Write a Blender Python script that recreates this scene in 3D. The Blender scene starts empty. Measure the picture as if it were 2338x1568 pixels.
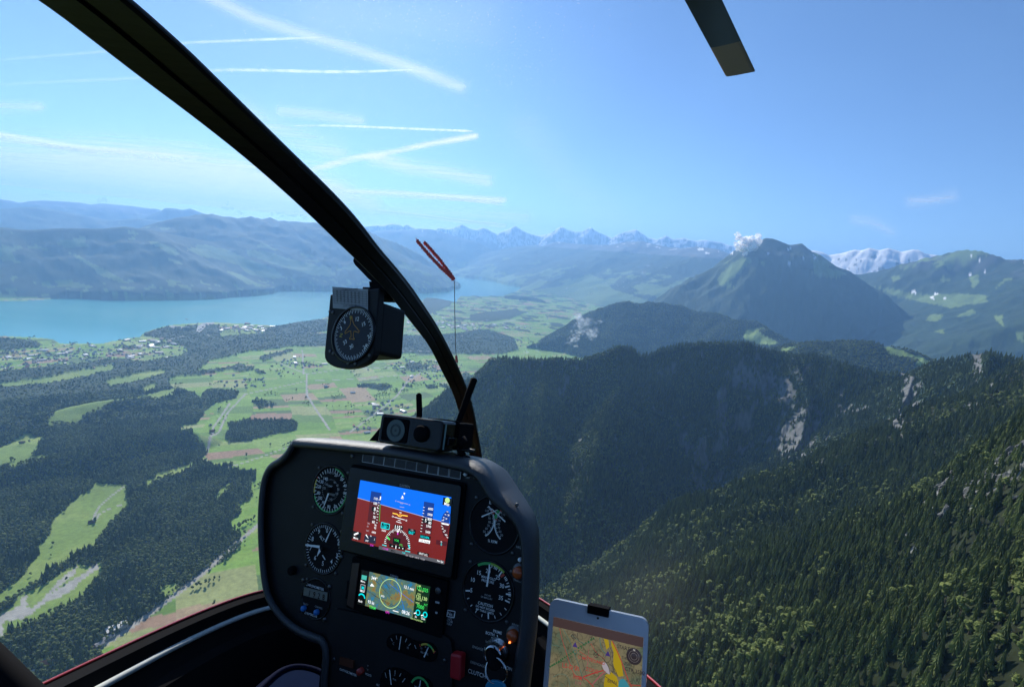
import bpy, bmesh, math, random
import numpy as np
from mathutils import Vector, Matrix
random.seed(7); RNG = np.random.default_rng(7)
scn = bpy.context.scene
# ------------------------------------------------------------------ camera
PITCH, ROLL = math.radians(10.2), math.radians(5.0)
FWD = np.array([0, math.cos(PITCH), -math.sin(PITCH)])
_u0 = np.array([0, math.sin(PITCH), math.cos(PITCH)]); _r0 = np.array([1., 0, 0])
RGT = _r0*math.cos(ROLL) + _u0*math.sin(ROLL)
UP = -_r0*math.sin(ROLL) + _u0*math.cos(ROLL)
cam_d = bpy.data.cameras.new('camera'); cam = bpy.data.objects.new('camera', cam_d)
scn.collection.objects.link(cam); scn.camera = cam
cam_d.sensor_width = 36; cam_d.lens = 18.0; cam_d.clip_start = 0.02; cam_d.clip_end = 400000
M = Matrix.Identity(4)
for i in range(3):
    M[i][0] = RGT[i]; M[i][1] = UP[i]; M[i][2] = -FWD[i]
cam.matrix_world = M
# ------------------------------------------------------------------ light
SUN_AZ, SUN_EL = math.radians(-24.0), math.radians(32.0)      # azimuth clockwise from +Y
sun_dir = Vector((math.sin(SUN_AZ)*math.cos(SUN_EL), math.cos(SUN_AZ)*math.cos(SUN_EL), math.sin(SUN_EL)))
w = bpy.data.worlds.new('World'); scn.world = w; w.use_nodes = True
nt = w.node_tree; nt.nodes.clear()
sky = nt.nodes.new('ShaderNodeTexSky'); sky.sky_type = 'NISHITA'; sky.sun_disc = False
sky.sun_elevation = SUN_EL; sky.sun_rotation = SUN_AZ; sky.altitude = 2600
sky.air_density = 1.0; sky.dust_density = 0.6; sky.ozone_density = 6.0
bg = nt.nodes.new('ShaderNodeBackground'); bg.inputs[1].default_value = 0.10
wo = nt.nodes.new('ShaderNodeOutputWorld')
nt.links.new(sky.outputs[0], bg.inputs[0]); nt.links.new(bg.outputs[0], wo.inputs[0])
sl = bpy.data.lights.new('sun', 'SUN'); sl.energy = 4.6; sl.angle = math.radians(0.5); sl.color = (1, .95, .87)
so = bpy.data.objects.new('sun', sl); scn.collection.objects.link(so)
so.rotation_euler = sun_dir.to_track_quat('Z', 'Y').to_euler()
scn.view_settings.view_transform = 'Standard'; scn.view_settings.look = 'None'
scn.view_settings.gamma = 1; scn.view_settings.exposure = 0.60
scn.cycles.use_denoising = True
scn.cycles.max_bounces = 6; scn.cycles.transparent_max_bounces = 24; scn.cycles.volume_bounces = 1
scn.cycles.sample_clamp_indirect = 4

# ------------------------------------------------------------------ helpers
F = 1168.5
def ray(px, py):                      # direction of a point of the view measured on a 2337 x 1568 print
    d = FWD + (px-1168.5)/F*RGT + (784-py)/F*UP
    return d
def at(px, py, dist):                 # point at a slant distance (m)
    d = ray(px, py); return d/np.linalg.norm(d)*dist
def link(o):
    scn.collection.objects.link(o); return o
def tag(o, label=None, cat=None, group=None, kind=None):
    if label: o['label'] = label
    if cat: o['category'] = cat
    if group: o['group'] = group
    if kind: o['kind'] = kind
    return o
def empty(name, loc=(0, 0, 0)):
    o = bpy.data.objects.new(name, None); o.location = loc; o.empty_display_size = .05
    return link(o)
def fastmesh(name, V, Fc, mats=(), smooth=True, mi=None, n=4):
    me = bpy.data.meshes.new(name); V = np.asarray(V, dtype=np.float32); Fc = np.asarray(Fc, dtype=np.int32)
    me.vertices.add(len(V)); me.vertices.foreach_set('co', V.ravel())
    k = Fc.shape[1]
    me.loops.add(Fc.size); me.loops.foreach_set('vertex_index', Fc.ravel())
    me.polygons.add(len(Fc)); me.polygons.foreach_set('loop_start', np.arange(0, Fc.size, k, dtype=np.int32))
    me.polygons.foreach_set('use_smooth', np.full(len(Fc), smooth))
    for m in mats: me.materials.append(m)
    if mi is not None: me.polygons.foreach_set('material_index', np.asarray(mi, dtype=np.int32))
    me.update(calc_edges=True); me.validate()
    return me
def setcol(me, C, name='Col'):
    a = me.color_attributes.new(name, 'FLOAT_COLOR', 'POINT')
    C = np.concatenate([C, np.ones((len(C), 1))], 1).astype(np.float32); a.data.foreach_set('color', C.ravel())
def N(nt, t, **kw):
    n = nt.nodes.new(t)
    for k, v in kw.items():
        if k.startswith('i_'):
            k = k[2:]; n.inputs[int(k) if k.isdigit() else k.replace('_', ' ')].default_value = v
        else: setattr(n, k, v)
    return n
def mat(name, col, rough=.6, metal=0, spec=.5, emit=None, estr=1, noise=0, nscale=8, bump=0, bscale=300, coat=0):
    m = bpy.data.materials.new(name); m.use_nodes = True; t = m.node_tree; p = t.nodes['Principled BSDF']
    p.inputs['Base Color'].default_value = (*col, 1); p.inputs['Roughness'].default_value = rough
    p.inputs['Metallic'].default_value = metal; p.inputs['Specular IOR Level'].default_value = spec
    if coat: p.inputs['Coat Weight'].default_value = coat
    if emit: p.inputs['Emission Color'].default_value = (*emit, 1); p.inputs['Emission Strength'].default_value = estr
    tc = N(t, 'ShaderNodeTexCoord')
    if noise:
        nz = N(t, 'ShaderNodeTexNoise', i_Scale=nscale, i_Detail=5.0); t.links.new(tc.outputs['Object'], nz.inputs[0])
        mr = N(t, 'ShaderNodeMapRange', i_3=1-noise, i_4=1+noise); t.links.new(nz.outputs[0], mr.inputs[0])
        mx = N(t, 'ShaderNodeMix', data_type='RGBA', blend_type='MULTIPLY'); mx.inputs[0].default_value = 1
        mx.inputs[6].default_value = (*col, 1); t.links.new(mr.outputs[0], mx.inputs[7]); t.links.new(mx.outputs[2], p.inputs['Base Color'])
    if bump:
        nz = N(t, 'ShaderNodeTexNoise', i_Scale=bscale, i_Detail=3.0); t.links.new(tc.outputs['Object'], nz.inputs[0])
        b = N(t, 'ShaderNodeBump', i_Strength=bump, i_Distance=.001); t.links.new(nz.outputs[0], b.inputs['Height']); t.links.new(b.outputs[0], p.inputs['Normal'])
    return m
# gradient noise
_perm = RNG.permutation(4096); _ga = RNG.random(4096)*2*np.pi
def perlin(x, y):
    xi = np.floor(x).astype(np.int64); yi = np.floor(y).astype(np.int64); fx = x-xi; fy = y-yi
    def g(ix, iy, dx, dy):
        a = _ga[_perm[(_perm[ix & 4095]+iy) & 4095]]; return np.cos(a)*dx+np.sin(a)*dy
    u = fx*fx*fx*(fx*(fx*6-15)+10); v = fy*fy*fy*(fy*(fy*6-15)+10)
    a = g(xi, yi, fx, fy); b = g(xi+1, yi, fx-1, fy); c = g(xi, yi+1, fx, fy-1); d = g(xi+1, yi+1, fx-1, fy-1)
    return ((a+(b-a)*u)+((c+(d-c)*u)-(a+(b-a)*u))*v)*1.5
def fbm(x, y, s, o=4, ridged=False):
    r = 0; amp = 1.; tot = 0
    for k in range(o):
        n = perlin(x/s+17.3*k, y/s-9.1*k)
        r = r+amp*((1-2*np.abs(n)) if ridged else n); tot += amp; amp *= .5; s *= .5
    return r/tot
def sst(a, b, x):
    t = np.clip((x-a)/(b-a), 0, 1); return t*t*(3-2*t)
def inpoly(P, X, Y):
    P = np.asarray(P); r = np.zeros(X.shape, bool); n = len(P)
    m = (X >= P[:, 0].min()) & (X <= P[:, 0].max()) & (Y >= P[:, 1].min()) & (Y <= P[:, 1].max())
    x = X[m]; y = Y[m]; q = np.zeros(x.shape, bool); j = n-1
    for i in range(n):
        xi, yi = P[i]; xj, yj = P[j]
        if yi != yj:
            c = ((yi > y) != (yj > y)) & (x < (xj-xi)*(y-yi)/(yj-yi)+xi); q ^= c
        j = i
    r[m] = q; return r

# ------------------------------------------------------------------ the land: one height function
WATER = -1202.0
def base_h(X, Y):
    r = np.hypot(X, Y)
    b = -1196+75*np.clip((8500-r)/7500, 0, 1)
    return b
def onground(px, py, z=None, add=0):
    d = ray(px, py); zz = -1180. if z is None else z
    for _ in range(6):
        t = zz/d[2]; p = d*t
        if z is None: zz = float(base_h(p[0], p[1]))
    p = p.copy(); p[2] += add
    return p
def z1(x, y): return (x*.3332, 426+y*.3332)
def z2(x, y): return (779+x*.3332, 426+y*.3332)
def z3(x, y): return (1558+x*.3332, 426+y*.3332)
def z4(x, y): return (x*.2863, 852+y*.2863)
def z5(x, y): return (x*.2863, 1187+y*.2863)
def z6(x, y): return (1065+x*.3688, 761+y*.3688)
def z7(x, y): return (1643+x*.3686, 761+y*.3686)
def ZL(f, *pts): return [f(*p) for p in pts]
LAKE = [onground(*p, z=WATER)[:2] for p in [(-400, 690), (-150, 690), (0, 687), (60, 687), (150, 681), (235, 679), (310, 672), (420, 672), (470, 664), (560, 660), (640, 661), (700, 652), (760, 645),
        (850, 640), (940, 645), (1032, 637), (1035, 622), (1020, 614), (1040, 610), (1100, 622), (1160, 634), (1200, 642), (1196, 655), (1180, 664), (1150, 676), (1110, 677), (1050, 676), (1040, 690), (975, 680),
        (945, 700), (905, 722), (890, 716), (745, 726), (700, 736), (640, 748), (600, 745), (560, 742), (490, 738), (440, 742), (395, 745), (375, 748), (330, 762), (318, 775), (290, 778),
        (232, 791), (140, 790), (120, 780), (95, 778), (0, 772), (-200, 770), (-400, 765)]]
POND = [onground(*p, z=WATER)[:2] for p in ZL(z1, (1155, 1000), (1180, 982), (1260, 988), (1305, 998), (1300, 1012), (1220, 1016), (1165, 1010))]
# ridges: name, owner, points (px, py, slant km), slope near, slope far, warp m
def zl(f, d, *pts):
    out = []
    for i, p in enumerate(pts):
        q = f(*p[:2]); dd = p[2] if len(p) > 2 else (d[0]+(d[1]-d[0])*i/(len(pts)-1) if isinstance(d, tuple) else d)
        out.append((q[0], q[1], dd))
    return out
RIDGES = [
 ('far', zl(z1, 25, (-300, 120), (-100, 80), (0, 85), (80, 95), (170, 120), (210, 97), (300, 92), (440, 100), (550, 108), (620, 120), (700, 112), (800, 122), (900, 130), (1000, 145), (1080, 152), (1110, 166), (1300, 200)), .45, 200),
 ('far', zl(z1, 22, (1040, 215), (1110, 160), (1135, 147), (1180, 148), (1250, 160), (1300, 150), (1380, 180), (1500, 230)), .7, 100),
 ('far', zl(z1, 20, (-400, 190), (-100, 160), (0, 152), (200, 138), (270, 142), (400, 165), (600, 200), (740, 232), (950, 217), (1080, 232), (1350, 270)), .4, 250),
 ('across', zl(z1, (14, 15.5), (1150, 262), (1240, 240), (1340, 192), (1450, 185), (1500, 198), (1640, 215), (1720, 203), (1800, 224), (1850, 210), (1900, 232), (2000, 237), (2160, 247), (2340, 258)), .42, 180),
 ('across', [(826, 519, 15.5), (862, 539, 16), (906, 554, 16.4), (952, 576, 16.8), (986, 603, 17.1), (1012, 623, 17.3), (1030, 634, 17.5)], .7, 110),
 ('across', zl(z1, (11.4, 11.6), (-600, 300), (-200, 285), (0, 280), (140, 290), (250, 292), (400, 287), (500, 280), (700, 285), (850, 275), (1000, 290))+[(400, 536, 12.2), (483, 552, 12.8), (567, 570, 13.4), (640, 590, 13.8)], .46, 220),
 ('alps', zl(z2, (28, 29), (-100, 300), (60, 290), (150, 270), (230, 258), (300, 262), (350, 250), (400, 255), (440, 277), (450, 255), (500, 285), (580, 285), (650, 290), (680, 275), (720, 290), (770, 280), (825, 252), (880, 280), (930, 290), (970, 278), (1010, 292), (1070, 322), (1110, 300), (1150, 290), (1190, 268), (1230, 290), (1300, 320), (1360, 335))
   + zl(z2, (29, 27), (1430, 320), (1480, 285), (1515, 270), (1550, 290), (1580, 302), (1650, 300), (1710, 278), (1760, 305), (1815, 335), (1850, 345), (1900, 325), (1950, 300), (2020, 292), (2060, 315), (2100, 350), (2160, 355), (2220, 335), (2270, 352), (2338, 350), (2380, 355), (2440, 368), (2510, 360), (2580, 375), (2640, 392), (2720, 400), (2900, 420)), .85, 100),
 ('alps', zl(z3, (17.5, 17.5), (780, 450), (900, 437), (960, 450), (1000, 470), (1080, 458), (1180, 432), (1225, 437), (1280, 420), (1350, 436), (1410, 420), (1460, 436), (1500, 447), (1580, 430), (1620, 435), (1660, 460), (1740, 470), (1900, 490)), .7, 100),
 ('mid', zl(z2, (26, 25.5), (100, 330), (300, 300), (520, 290), (600, 290), (700, 310), (830, 352), (940, 385), (1050, 440), (1100, 480)), .5, 200),
 ('mid', zl(z2, (25, 24), (660, 570), (700, 540), (800, 512), (900, 480), (1050, 450), (1200, 434), (1280, 425), (1400, 430), (1550, 445), (1700, 470)), .6, 160),
 ('mid', zl(z2, (25.5, 16.5), (1060, 440), (1200, 410), (1330, 400), (1400, 410), (1480, 378), (1600, 392), (1700, 398), (1850, 398), (1950, 378), (2060, 372), (2140, 395), (2250, 415), (2338, 420), (2440, 412), (2520, 420), (2590, 432), (2670, 480), (2750, 520)), .36, 250),
 ('peak', zl(z3, (10.4, 11), (-190, 800), (-100, 745), (0, 690), (100, 612), (200, 552), (260, 527), (330, 500), (400, 470), (480, 440), (540, 402), (552, 356), (570, 348), (640, 362), (740, 392), (815, 390), (860, 420), (920, 455), (980, 490), (1080, 552), (1150, 582), (1230, 630), (1300, 690), (1450, 790), (1600, 910), (1700, 1000), (1780, 1080)), .92, 190),
 ('peak', zl(z3, (13.5, 12), (1150, 600), (1300, 587), (1400, 560), (1500, 535), (1650, 490), (1750, 470), (1850, 445), (1930, 430), (2000, 435), (2050, 440), (2100, 458), (2150, 470), (2230, 500), (2280, 498), (2338, 495), (2450, 500), (2700, 520)), .75, 200),
 ('peak', zl(z3, (12, 8.5), (2450, 510), (2500, 640), (2450, 800), (2380, 920)), .5, 120),
 ('knoll', [(1050, 678, 13.4), (1063, 664, 13.5), (1079, 663, 13.5), (1100, 670, 13.4), (1112, 679, 13.3), (1142, 679, 13.2), (1165, 672, 13.1), (1190, 675, 13), (1215, 677, 13), (1240, 684, 12.8)], .7, 30),
 ('knoll', [(958, 684, 12.6), (975, 674, 12.6), (990, 681, 12.5)], .7, 30),
 ('midhill', [(1166, 809, 6.4), (1212, 788, 6.4), (1279, 766, 6.5), (1345, 745, 6.6), (1372, 733, 6.8), (1389, 709, 6.9), (1405, 693, 7), (1432, 688, 7), (1450, 692, 7), (1466, 696, 7), (1479, 689, 7), (1495, 692, 7), (1512, 691, 7), (1532, 696, 7), (1558, 698, 7)]
   + zl(z3, (7, 6), (30, 852), (100, 860), (220, 865), (300, 890), (340, 915), (500, 922), (560, 960), (620, 1000), (700, 1040), (790, 1070), (900, 1130)), .65, 80),
 ('midhill', zl(z3, (4.4, 4.4), (500, 1180), (640, 1130), (740, 1102), (800, 1087), (900, 1062), (1000, 1067), (1150, 1060), (1220, 1057), (1300, 1072), (1380, 1097), (1440, 1100), (1550, 1122), (1640, 1160), (1700, 1200), (1850, 1300)), .42, 50),
 ('wall', zl(z6, (2.35, 2.75), (-30, 560), (20, 400), (40, 330), (70, 262), (110, 212), (150, 165), (200, 155), (330, 158), (450, 160), (560, 155), (680, 160), (760, 150), (850, 120), (920, 90), (970, 75), (1020, 95), (1060, 130), (1120, 133), (1170, 128), (1190, 103), (1250, 90), (1350, 70), (1500, 60), (1700, 53), (1780, 68), (1830, 98))
   + zl(z7, (2.75, 2.5), (330, 118), (500, 133), (600, 138), (700, 168), (780, 190), (880, 225), (1000, 245), (1200, 250)), 1.25, 95),
 ('wall', zl(z7, (2.45, 2.2), (1200, 250), (1300, 190), (1450, 150), (1560, 130), (1700, 125), (1850, 160), (1900, 165), (2100, 220), (2400, 300)), 1.0, 80),
 ('wall', [(1440, 800, 2.72), (1412, 870, 2.5), (1388, 930, 2.3), (1368, 990, 2.12), (1352, 1060, 1.95), (1340, 1130, 1.82)], .85, 30),
 ('wall', [(1232, 828, 2.5), (1240, 890, 2.3), (1235, 960, 2.12), (1225, 1040, 1.95), (1215, 1120, 1.8)], .85, 30),
 ('wall', [(1150, 820, 2.4), (1165, 880, 2.3), (1150, 950, 2.12), (1135, 1030, 1.98)], .85, 30),
 ('wall', [(1640, 785, 2.75), (1650, 850, 2.62), (1640, 930, 2.5), (1600, 1010, 2.4), (1560, 1080, 2.3)], 1.5, 50),
 ('wall', [(1810, 812, 2.7), (1850, 900, 2.5), (1830, 1000, 2.35), (1790, 1060, 2.2)], 1.4, 50),
 ('wall', [(2086, 852, 2.4), (2072, 900, 2.2), (2040, 960, 2.05), (1990, 1020, 1.95), (1960, 1070, 1.85)], 1.1, 40),
 ('wall', [(2260, 806, 2.25), (2225, 900, 1.90), (2160, 985, 1.68), (2110, 1050, 1.55)], 1.15, 50),
 ('wall', [(2420, 860, 1.9), (2370, 950, 1.6), (2290, 1040, 1.38)], 1.15, 50),
 ('lefthill', [tuple(p)+(65,) for p in [(-60, 1120), (60, 1085), (140, 1075), (215, 1058), (300, 1030), (380, 1015), (440, 1010)]], .55, 30),
 ('lefthill', [tuple(p)+(50,) for p in [(-100, 1010), (30, 985), (120, 960), (220, 935), (300, 925)]], .3, 30),
 ('lefthill', [tuple(p)+(40,) for p in [(60, 1290), (140, 1200), (215, 1160), (300, 1110)]], .0, 0),
]
RIDGES.pop()
RG = []
for own, pts, s, warp in RIDGES:
    if own == 'lefthill': P = np.array([onground(p[0], p[1], add=p[2]) for p in pts])
    else: P = np.array([at(p[0], p[1], p[2]*1000) for p in pts])
    RG.append((own, P, s, warp))
# the near hillside under the helicopter
NEAR = [(1224, 1339, 1850), (1323, 1314, 1750), (1408, 1277, 1650), (1452, 1244, 1560), (1500, 1215, 1480), (1543, 1178, 1430), (1592, 1162, 1410), (1655, 1150, 1410), (1709, 1110, 1450), (1780, 1098, 1480), (1860, 1070, 1560), (1940, 1040, 1680)]
NEARP = [at(*p) for p in NEAR]
back = []
for p in NEARP[1:]:
    h = np.hypot(p[0], p[1]); q = p*(1+230/h); q[2] = p[2]-170; back.append(q)
NEARP += back
for p in [(1400, 1335, 1480), (1500, 1295, 1330), (1600, 1250, 1260), (1700, 1200, 1270), (1800, 1185, 1300), (1900, 1205, 1260), (1300, 1380, 1480), (1400, 1400, 1260), (1500, 1352, 1210), (1600, 1330, 1110), (1700, 1290, 1120), (1850, 1262, 1130), (1960, 1236, 1130), (2060, 1200, 1150), (2200, 1120, 1150), (2337, 1060, 1000),
          (1498, 1370, 1080), (1611, 1352, 1000), (1667, 1322, 970), (1742, 1307, 930), (1836, 1296, 890), (1929, 1281, 850), (2004, 1262, 820), (2078, 1242, 790), (2122, 1180, 770), (2159, 1168, 750), (2229, 1149, 720), (2270, 1120, 700), (2337, 1083, 670), (2500, 1000, 600),
          (1498, 1450, 860), (1600, 1450, 790), (1742, 1420, 740), (1900, 1400, 700), (2050, 1380, 660), (2200, 1350, 620), (2337, 1300, 580),
          (1480, 1568, 720), (1600, 1568, 650), (1742, 1568, 580), (1900, 1568, 520), (2050, 1568, 480), (2200, 1568, 450), (2337, 1568, 420), (2500, 1500, 400),
          (1300, 1450, 1260), (1300, 1568, 1050), (1150, 1568, 1350)]:
    NEARP.append(at(*p))
for p in [(-300, 700, -1300), (-300, 1200, -1330), (-200, 1700, -1330), (0, 2200, -1350), (500, 2500, -1250), (-600, 0, -1100), (100, -100, -330), (500, -300, -120), (200, 250, -440), (1500, 600, 50), (1400, 1500, -250)]:
    NEARP.append(np.array(p, float))
NEARP = np.array(NEARP)
def _tps_fit(P, lam=2.0):
    n = len(P); d = np.hypot(P[:, None, 0]-P[None, :, 0], P[:, None, 1]-P[None, :, 1])/1000
    K = np.where(d > 0, d*d*np.log(np.maximum(d, 1e-9)), 0)+np.eye(n)*lam*1e-4
    A = np.zeros((n+3, n+3)); A[:n, :n] = K; A[:n, n] = 1; A[:n, n+1:] = P[:, :2]/1000; A[n:, :n] = A[:n, n:].T
    b = np.zeros(n+3); b[:n] = P[:, 2]; return np.linalg.solve(A, b)
_W = _tps_fit(NEARP)
def tps(X, Y):
    r = _W[-3]+_W[-2]*X/1000+_W[-1]*Y/1000
    for (a, b, _), wgt in zip(NEARP, _W[:-3]):
        d2 = ((X-a)**2+(Y-b)**2)*1e-6; r = r+wgt*.5*d2*np.log(np.maximum(d2, 1e-12))
    return r
OWN = {'ground': 0, 'near': 1, 'wall': 1, 'midhill': 2, 'lefthill': 0, 'knoll': 2, 'across': 3, 'peak': 4, 'mid': 5, 'far': 3, 'alps': 6}
def height(X, Y):
    X = np.asarray(X, float); Y = np.asarray(Y, float); shp = X.shape; X = X.ravel(); Y = Y.ravel()
    r = np.hypot(X, Y); H = base_h(X, Y)+fbm(X, Y, 900, 4)*np.clip(r/4000, .3, 1)*14; H = np.maximum(H, WATER+3)
    lake = inpoly(LAKE, X, Y) | inpoly(POND, X, Y)
    O = np.zeros(X.shape, np.int8)
    m = r < 3000
    if m.any():
        x = X[m]; y = Y[m]; t = tps(x, y); rr = np.hypot(x, y)
        t = t+np.clip((t+1150)/200, 0, 1)*(fbm(x, y, 430, 3, True)*34*sst(350, 800, np.hypot(x, y))+fbm(x, y, 200, 4, True)*24+fbm(x, y, 55, 3, True)*6)
        t = t-900*sst(1900, 2500, rr)-1500*sst(.0, .5, -np.arctan2(x, np.maximum(y, 1))-.25)*sst(300, 900, rr)
        h = H[m]; o = O[m]; c = t > h; h[c] = t[c]; o[c] = 1; H[m] = h; O[m] = o
    for own, P, s, warp in RG:
        reach = (P[:, 2].max()+1200)/max(s, .2)*1.05
        reach = max(reach*1.25, 300)
        mm = (X > P[:, 0].min()-reach) & (X < P[:, 0].max()+reach) & (Y > P[:, 1].min()-reach) & (Y < P[:, 1].max()+reach)
        if not mm.any(): continue
        x = X[mm]; y = Y[mm]
        wx = x+fbm(x, y, warp*7, 3)*warp*1.3; wy = y+fbm(x+5000, y-3000, warp*7, 3)*warp*1.3
        # no warp close to the crest line so that the skyline stays put
        best = np.full(x.shape, 1e12); zz = np.zeros(x.shape)
        for a in (0, 1):
            qx, qy = (x, y) if a == 0 else (wx, wy)
            bd = np.full(x.shape, 1e12); bz = np.full(x.shape, -1e5)
            for k in range(len(P)-1):
                A = P[k]; B = P[k+1]; dx, dy = B[0]-A[0], B[1]-A[1]; L = dx*dx+dy*dy
                t = np.clip(((qx-A[0])*dx+(qy-A[1])*dy)/L, 0, 1)
                d = np.hypot(qx-A[0]-t*dx, qy-A[1]-t*dy); zc = A[2]+t*(B[2]-A[2])-s*d
                c = zc > bz; bz[c] = zc[c]; bd[c] = d[c]
            if a == 0: z0, d0 = bz, bd
            else: z1_, d1 = bz, bd
        k = sst(warp*.3, warp*2.5, d0)
        zc = z0*(1-k)+z1_*k
        up = np.clip((zc+1200)/400, 0, 1)
        rs = warp*3.2
        rid = fbm(x, y, rs, 5, True)
        zc = zc+(rid-.25)*warp*s*.75*up*(.04+.96*k)+(fbm(x, y, 95, 3)*9 if own == 'wall' else 0)
        h = H[mm]; o = O[mm]; c = zc > h; h[c] = zc[c]; o[c] = OWN[own]; H[mm] = h; O[mm] = o
    H = np.where(lake & (H < -1120), WATER-12, H)
    return H.reshape(shp), O.reshape(shp), lake.reshape(shp)

# ------------------------------------------------------------------ cover: forest, meadow, gravel
def GP(f, *pts): return np.array([onground(*(f(*p) if f else p))[:2] for p in pts])
FOREST = [
 GP(None, (-300, 890), (0, 880), (130, 882), (270, 872), (330, 845), (360, 818), (385, 812), (395, 850), (385, 880), (404, 888), (437, 898), (470, 917), (500, 893), (545, 897), (545, 908), (500, 915), (472, 940), (447, 966), (410, 970), (415, 992), (458, 1018), (478, 1030), (452, 1050), (500, 1062),
    (545, 1072), (583, 1076), (583, 1096), (562, 1122), (576, 1128), (570, 1144), (545, 1150), (548, 1168), (527, 1188), (530, 1208), (556, 1222), (545, 1246), (458, 1322), (418, 1345), (384, 1372), (344, 1402), (310, 1426), (243, 1468), (229, 1488), (220, 1510), (140, 1540), (90, 1568), (60, 1700), (-300, 1800)),
 GP(z1, (-200, 1040), (0, 1040), (250, 1062), (290, 1085), (240, 1100), (80, 1120), (-200, 1120)),
 GP(z1, (-200, 1270), (0, 1270), (400, 1235), (800, 1185), (980, 1205), (1230, 1165), (1290, 1100), (1150, 1060), (980, 1015), (1060, 985), (1160, 962), (1350, 955), (1500, 950), (1510, 1035), (1700, 1005), (1850, 965), (2040, 935), (2240, 905), (2240, 990), (2050, 1020), (2240, 1060), (2000, 1100), (1780, 1125), (1700, 1130), (1430, 1200), (1350, 1275), (1500, 1260), (1650, 1225), (1690, 1240), (1380, 1295), (1150, 1312), (1080, 1400), (960, 1440), (900, 1500), (-200, 1500)),
 GP(z1, (1350, 1461), (1420, 1400), (1500, 1385), (1640, 1410), (1620, 1450), (1500, 1480)),
 GP(z1, (970, 1475), (1050, 1420), (1180, 1385), (1290, 1400), (1320, 1461), (1150, 1490)),
 GP(z1, (1780, 1180), (1800, 1165), (2000, 1120), (2010, 1130), (1800, 1200)),
 GP(z4, (1800, 500), (1820, 400), (1950, 370), (2338, 372), (2390, 400), (2380, 440), (2150, 490), (2000, 530), (1830, 548)),
 GP(z2, (300, 1020), (640, 1020), (1000, 985), (1180, 1040), (1210, 1120), (1100, 1150), (900, 1150), (380, 1142), (200, 1130), (0, 1090), (-300, 1100), (-300, 1010)),
 GP(z2, (560, 770), (620, 760), (700, 770), (760, 790), (740, 820), (600, 880), (560, 860)),
 GP(z2, (880, 880), (1000, 860), (1200, 840), (1250, 870), (1150, 910), (1000, 930), (880, 925)),
 GP(z2, (790, 1350), (830, 1290), (860, 1280), (900, 1300), (860, 1350)),
 GP(z4, (2000, 225), (2060, 210), (2150, 240), (2220, 240), (2200, 245), (2080, 275)),
]
MEADOW = [
 GP(z4, (760, 875), (1000, 885), (1010, 1070), (900, 1175), (810, 1285), (720, 1365), (600, 1420), (520, 1520), (420, 1545), (340, 1620), (240, 1700), (130, 1775), (0, 1860), (-200, 1960), (-200, 1860), (0, 1760), (130, 1640), (250, 1520), (340, 1400), (400, 1190), (650, 960)),
 GP(z4, (-200, 620), (0, 600), (200, 500), (350, 510), (330, 600), (250, 660), (440, 660), (445, 730), (310, 770), (160, 840), (0, 830), (-200, 800)),
 GP(z4, (460, 350), (600, 310), (760, 265), (930, 225), (1050, 190), (1180, 170), (1400, 120), (1380, 175), (1180, 225), (1060, 245), (900, 285), (720, 335), (620, 395), (400, 430)),
 GP(z1, (400, 1290), (770, 1215), (800, 1250), (450, 1332), (250, 1362), (0, 1378), (-200, 1398), (-200, 1350), (0, 1345), (300, 1310)),
 GP(z1, (700, 1340), (800, 1310), (980, 1275), (1130, 1258), (1140, 1285), (900, 1348), (750, 1372)),
 GP(z1, (950, 1410), (1000, 1370), (1070, 1345), (1075, 1365), (1020, 1410)),
 GP(z1, (980, 1160), (1130, 1130), (1270, 1110), (1280, 1130), (1230, 1165), (1000, 1200)),
 GP(z1, (1520, 990), (1640, 970), (1820, 980), (1800, 1010), (1640, 1020), (1520, 1030)),
 GP(z5, (300, 1331), (420, 1260), (540, 1200), (500, 1180), (560, 1210), (420, 1331)),
 GP(z5, (0, 740), (100, 690), (140, 660), (165, 600), (230, 570), (300, 530), (350, 500), (500, 420), (620, 350), (700, 380), (770, 330), (800, 350), (820, 430), (720, 525), (640, 605), (580, 645), (450, 705), (320, 785), (200, 865), (80, 875), (50, 930), (0, 960), (-100, 960), (-100, 740)),
 GP(z5, (1280, 550), (1400, 520), (1440, 540), (1420, 580), (1350, 610)),
 GP(z4, (1700, 1000), (1780, 900), (1850, 870), (1800, 940), (1730, 1020)),
 GP(z4, (1160, 850), (1260, 790), (1400, 760), (1560, 700), (1500, 760), (1300, 830), (1180, 900)),
]
GRAVEL = [
 GP(z5, (-200, 800), (0, 760), (100, 705), (150, 680), (170, 620), (215, 585), (225, 595), (205, 690), (260, 690), (330, 640), (380, 580), (460, 490), (620, 360), (600, 420), (480, 520), (400, 590), (560, 490), (700, 400), (770, 340), (785, 385), (650, 480), (600, 540), (480, 610), (380, 650), (260, 740), (170, 790), (60, 800), (0, 880), (-200, 960)),
 GP(z5, (0, 880), (30, 850), (15, 950), (0, 990), (-30, 960)),
 GP(z1, (1340, 990), (1350, 960), (1390, 935), (1450, 925), (1475, 935), (1420, 960), (1370, 1010)),
 GP(z1, (1120, 962), (1180, 952), (1310, 966), (1300, 972), (1160, 966)),
]
ROADS = []      # polylines on the ground: (points, half width)
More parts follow.
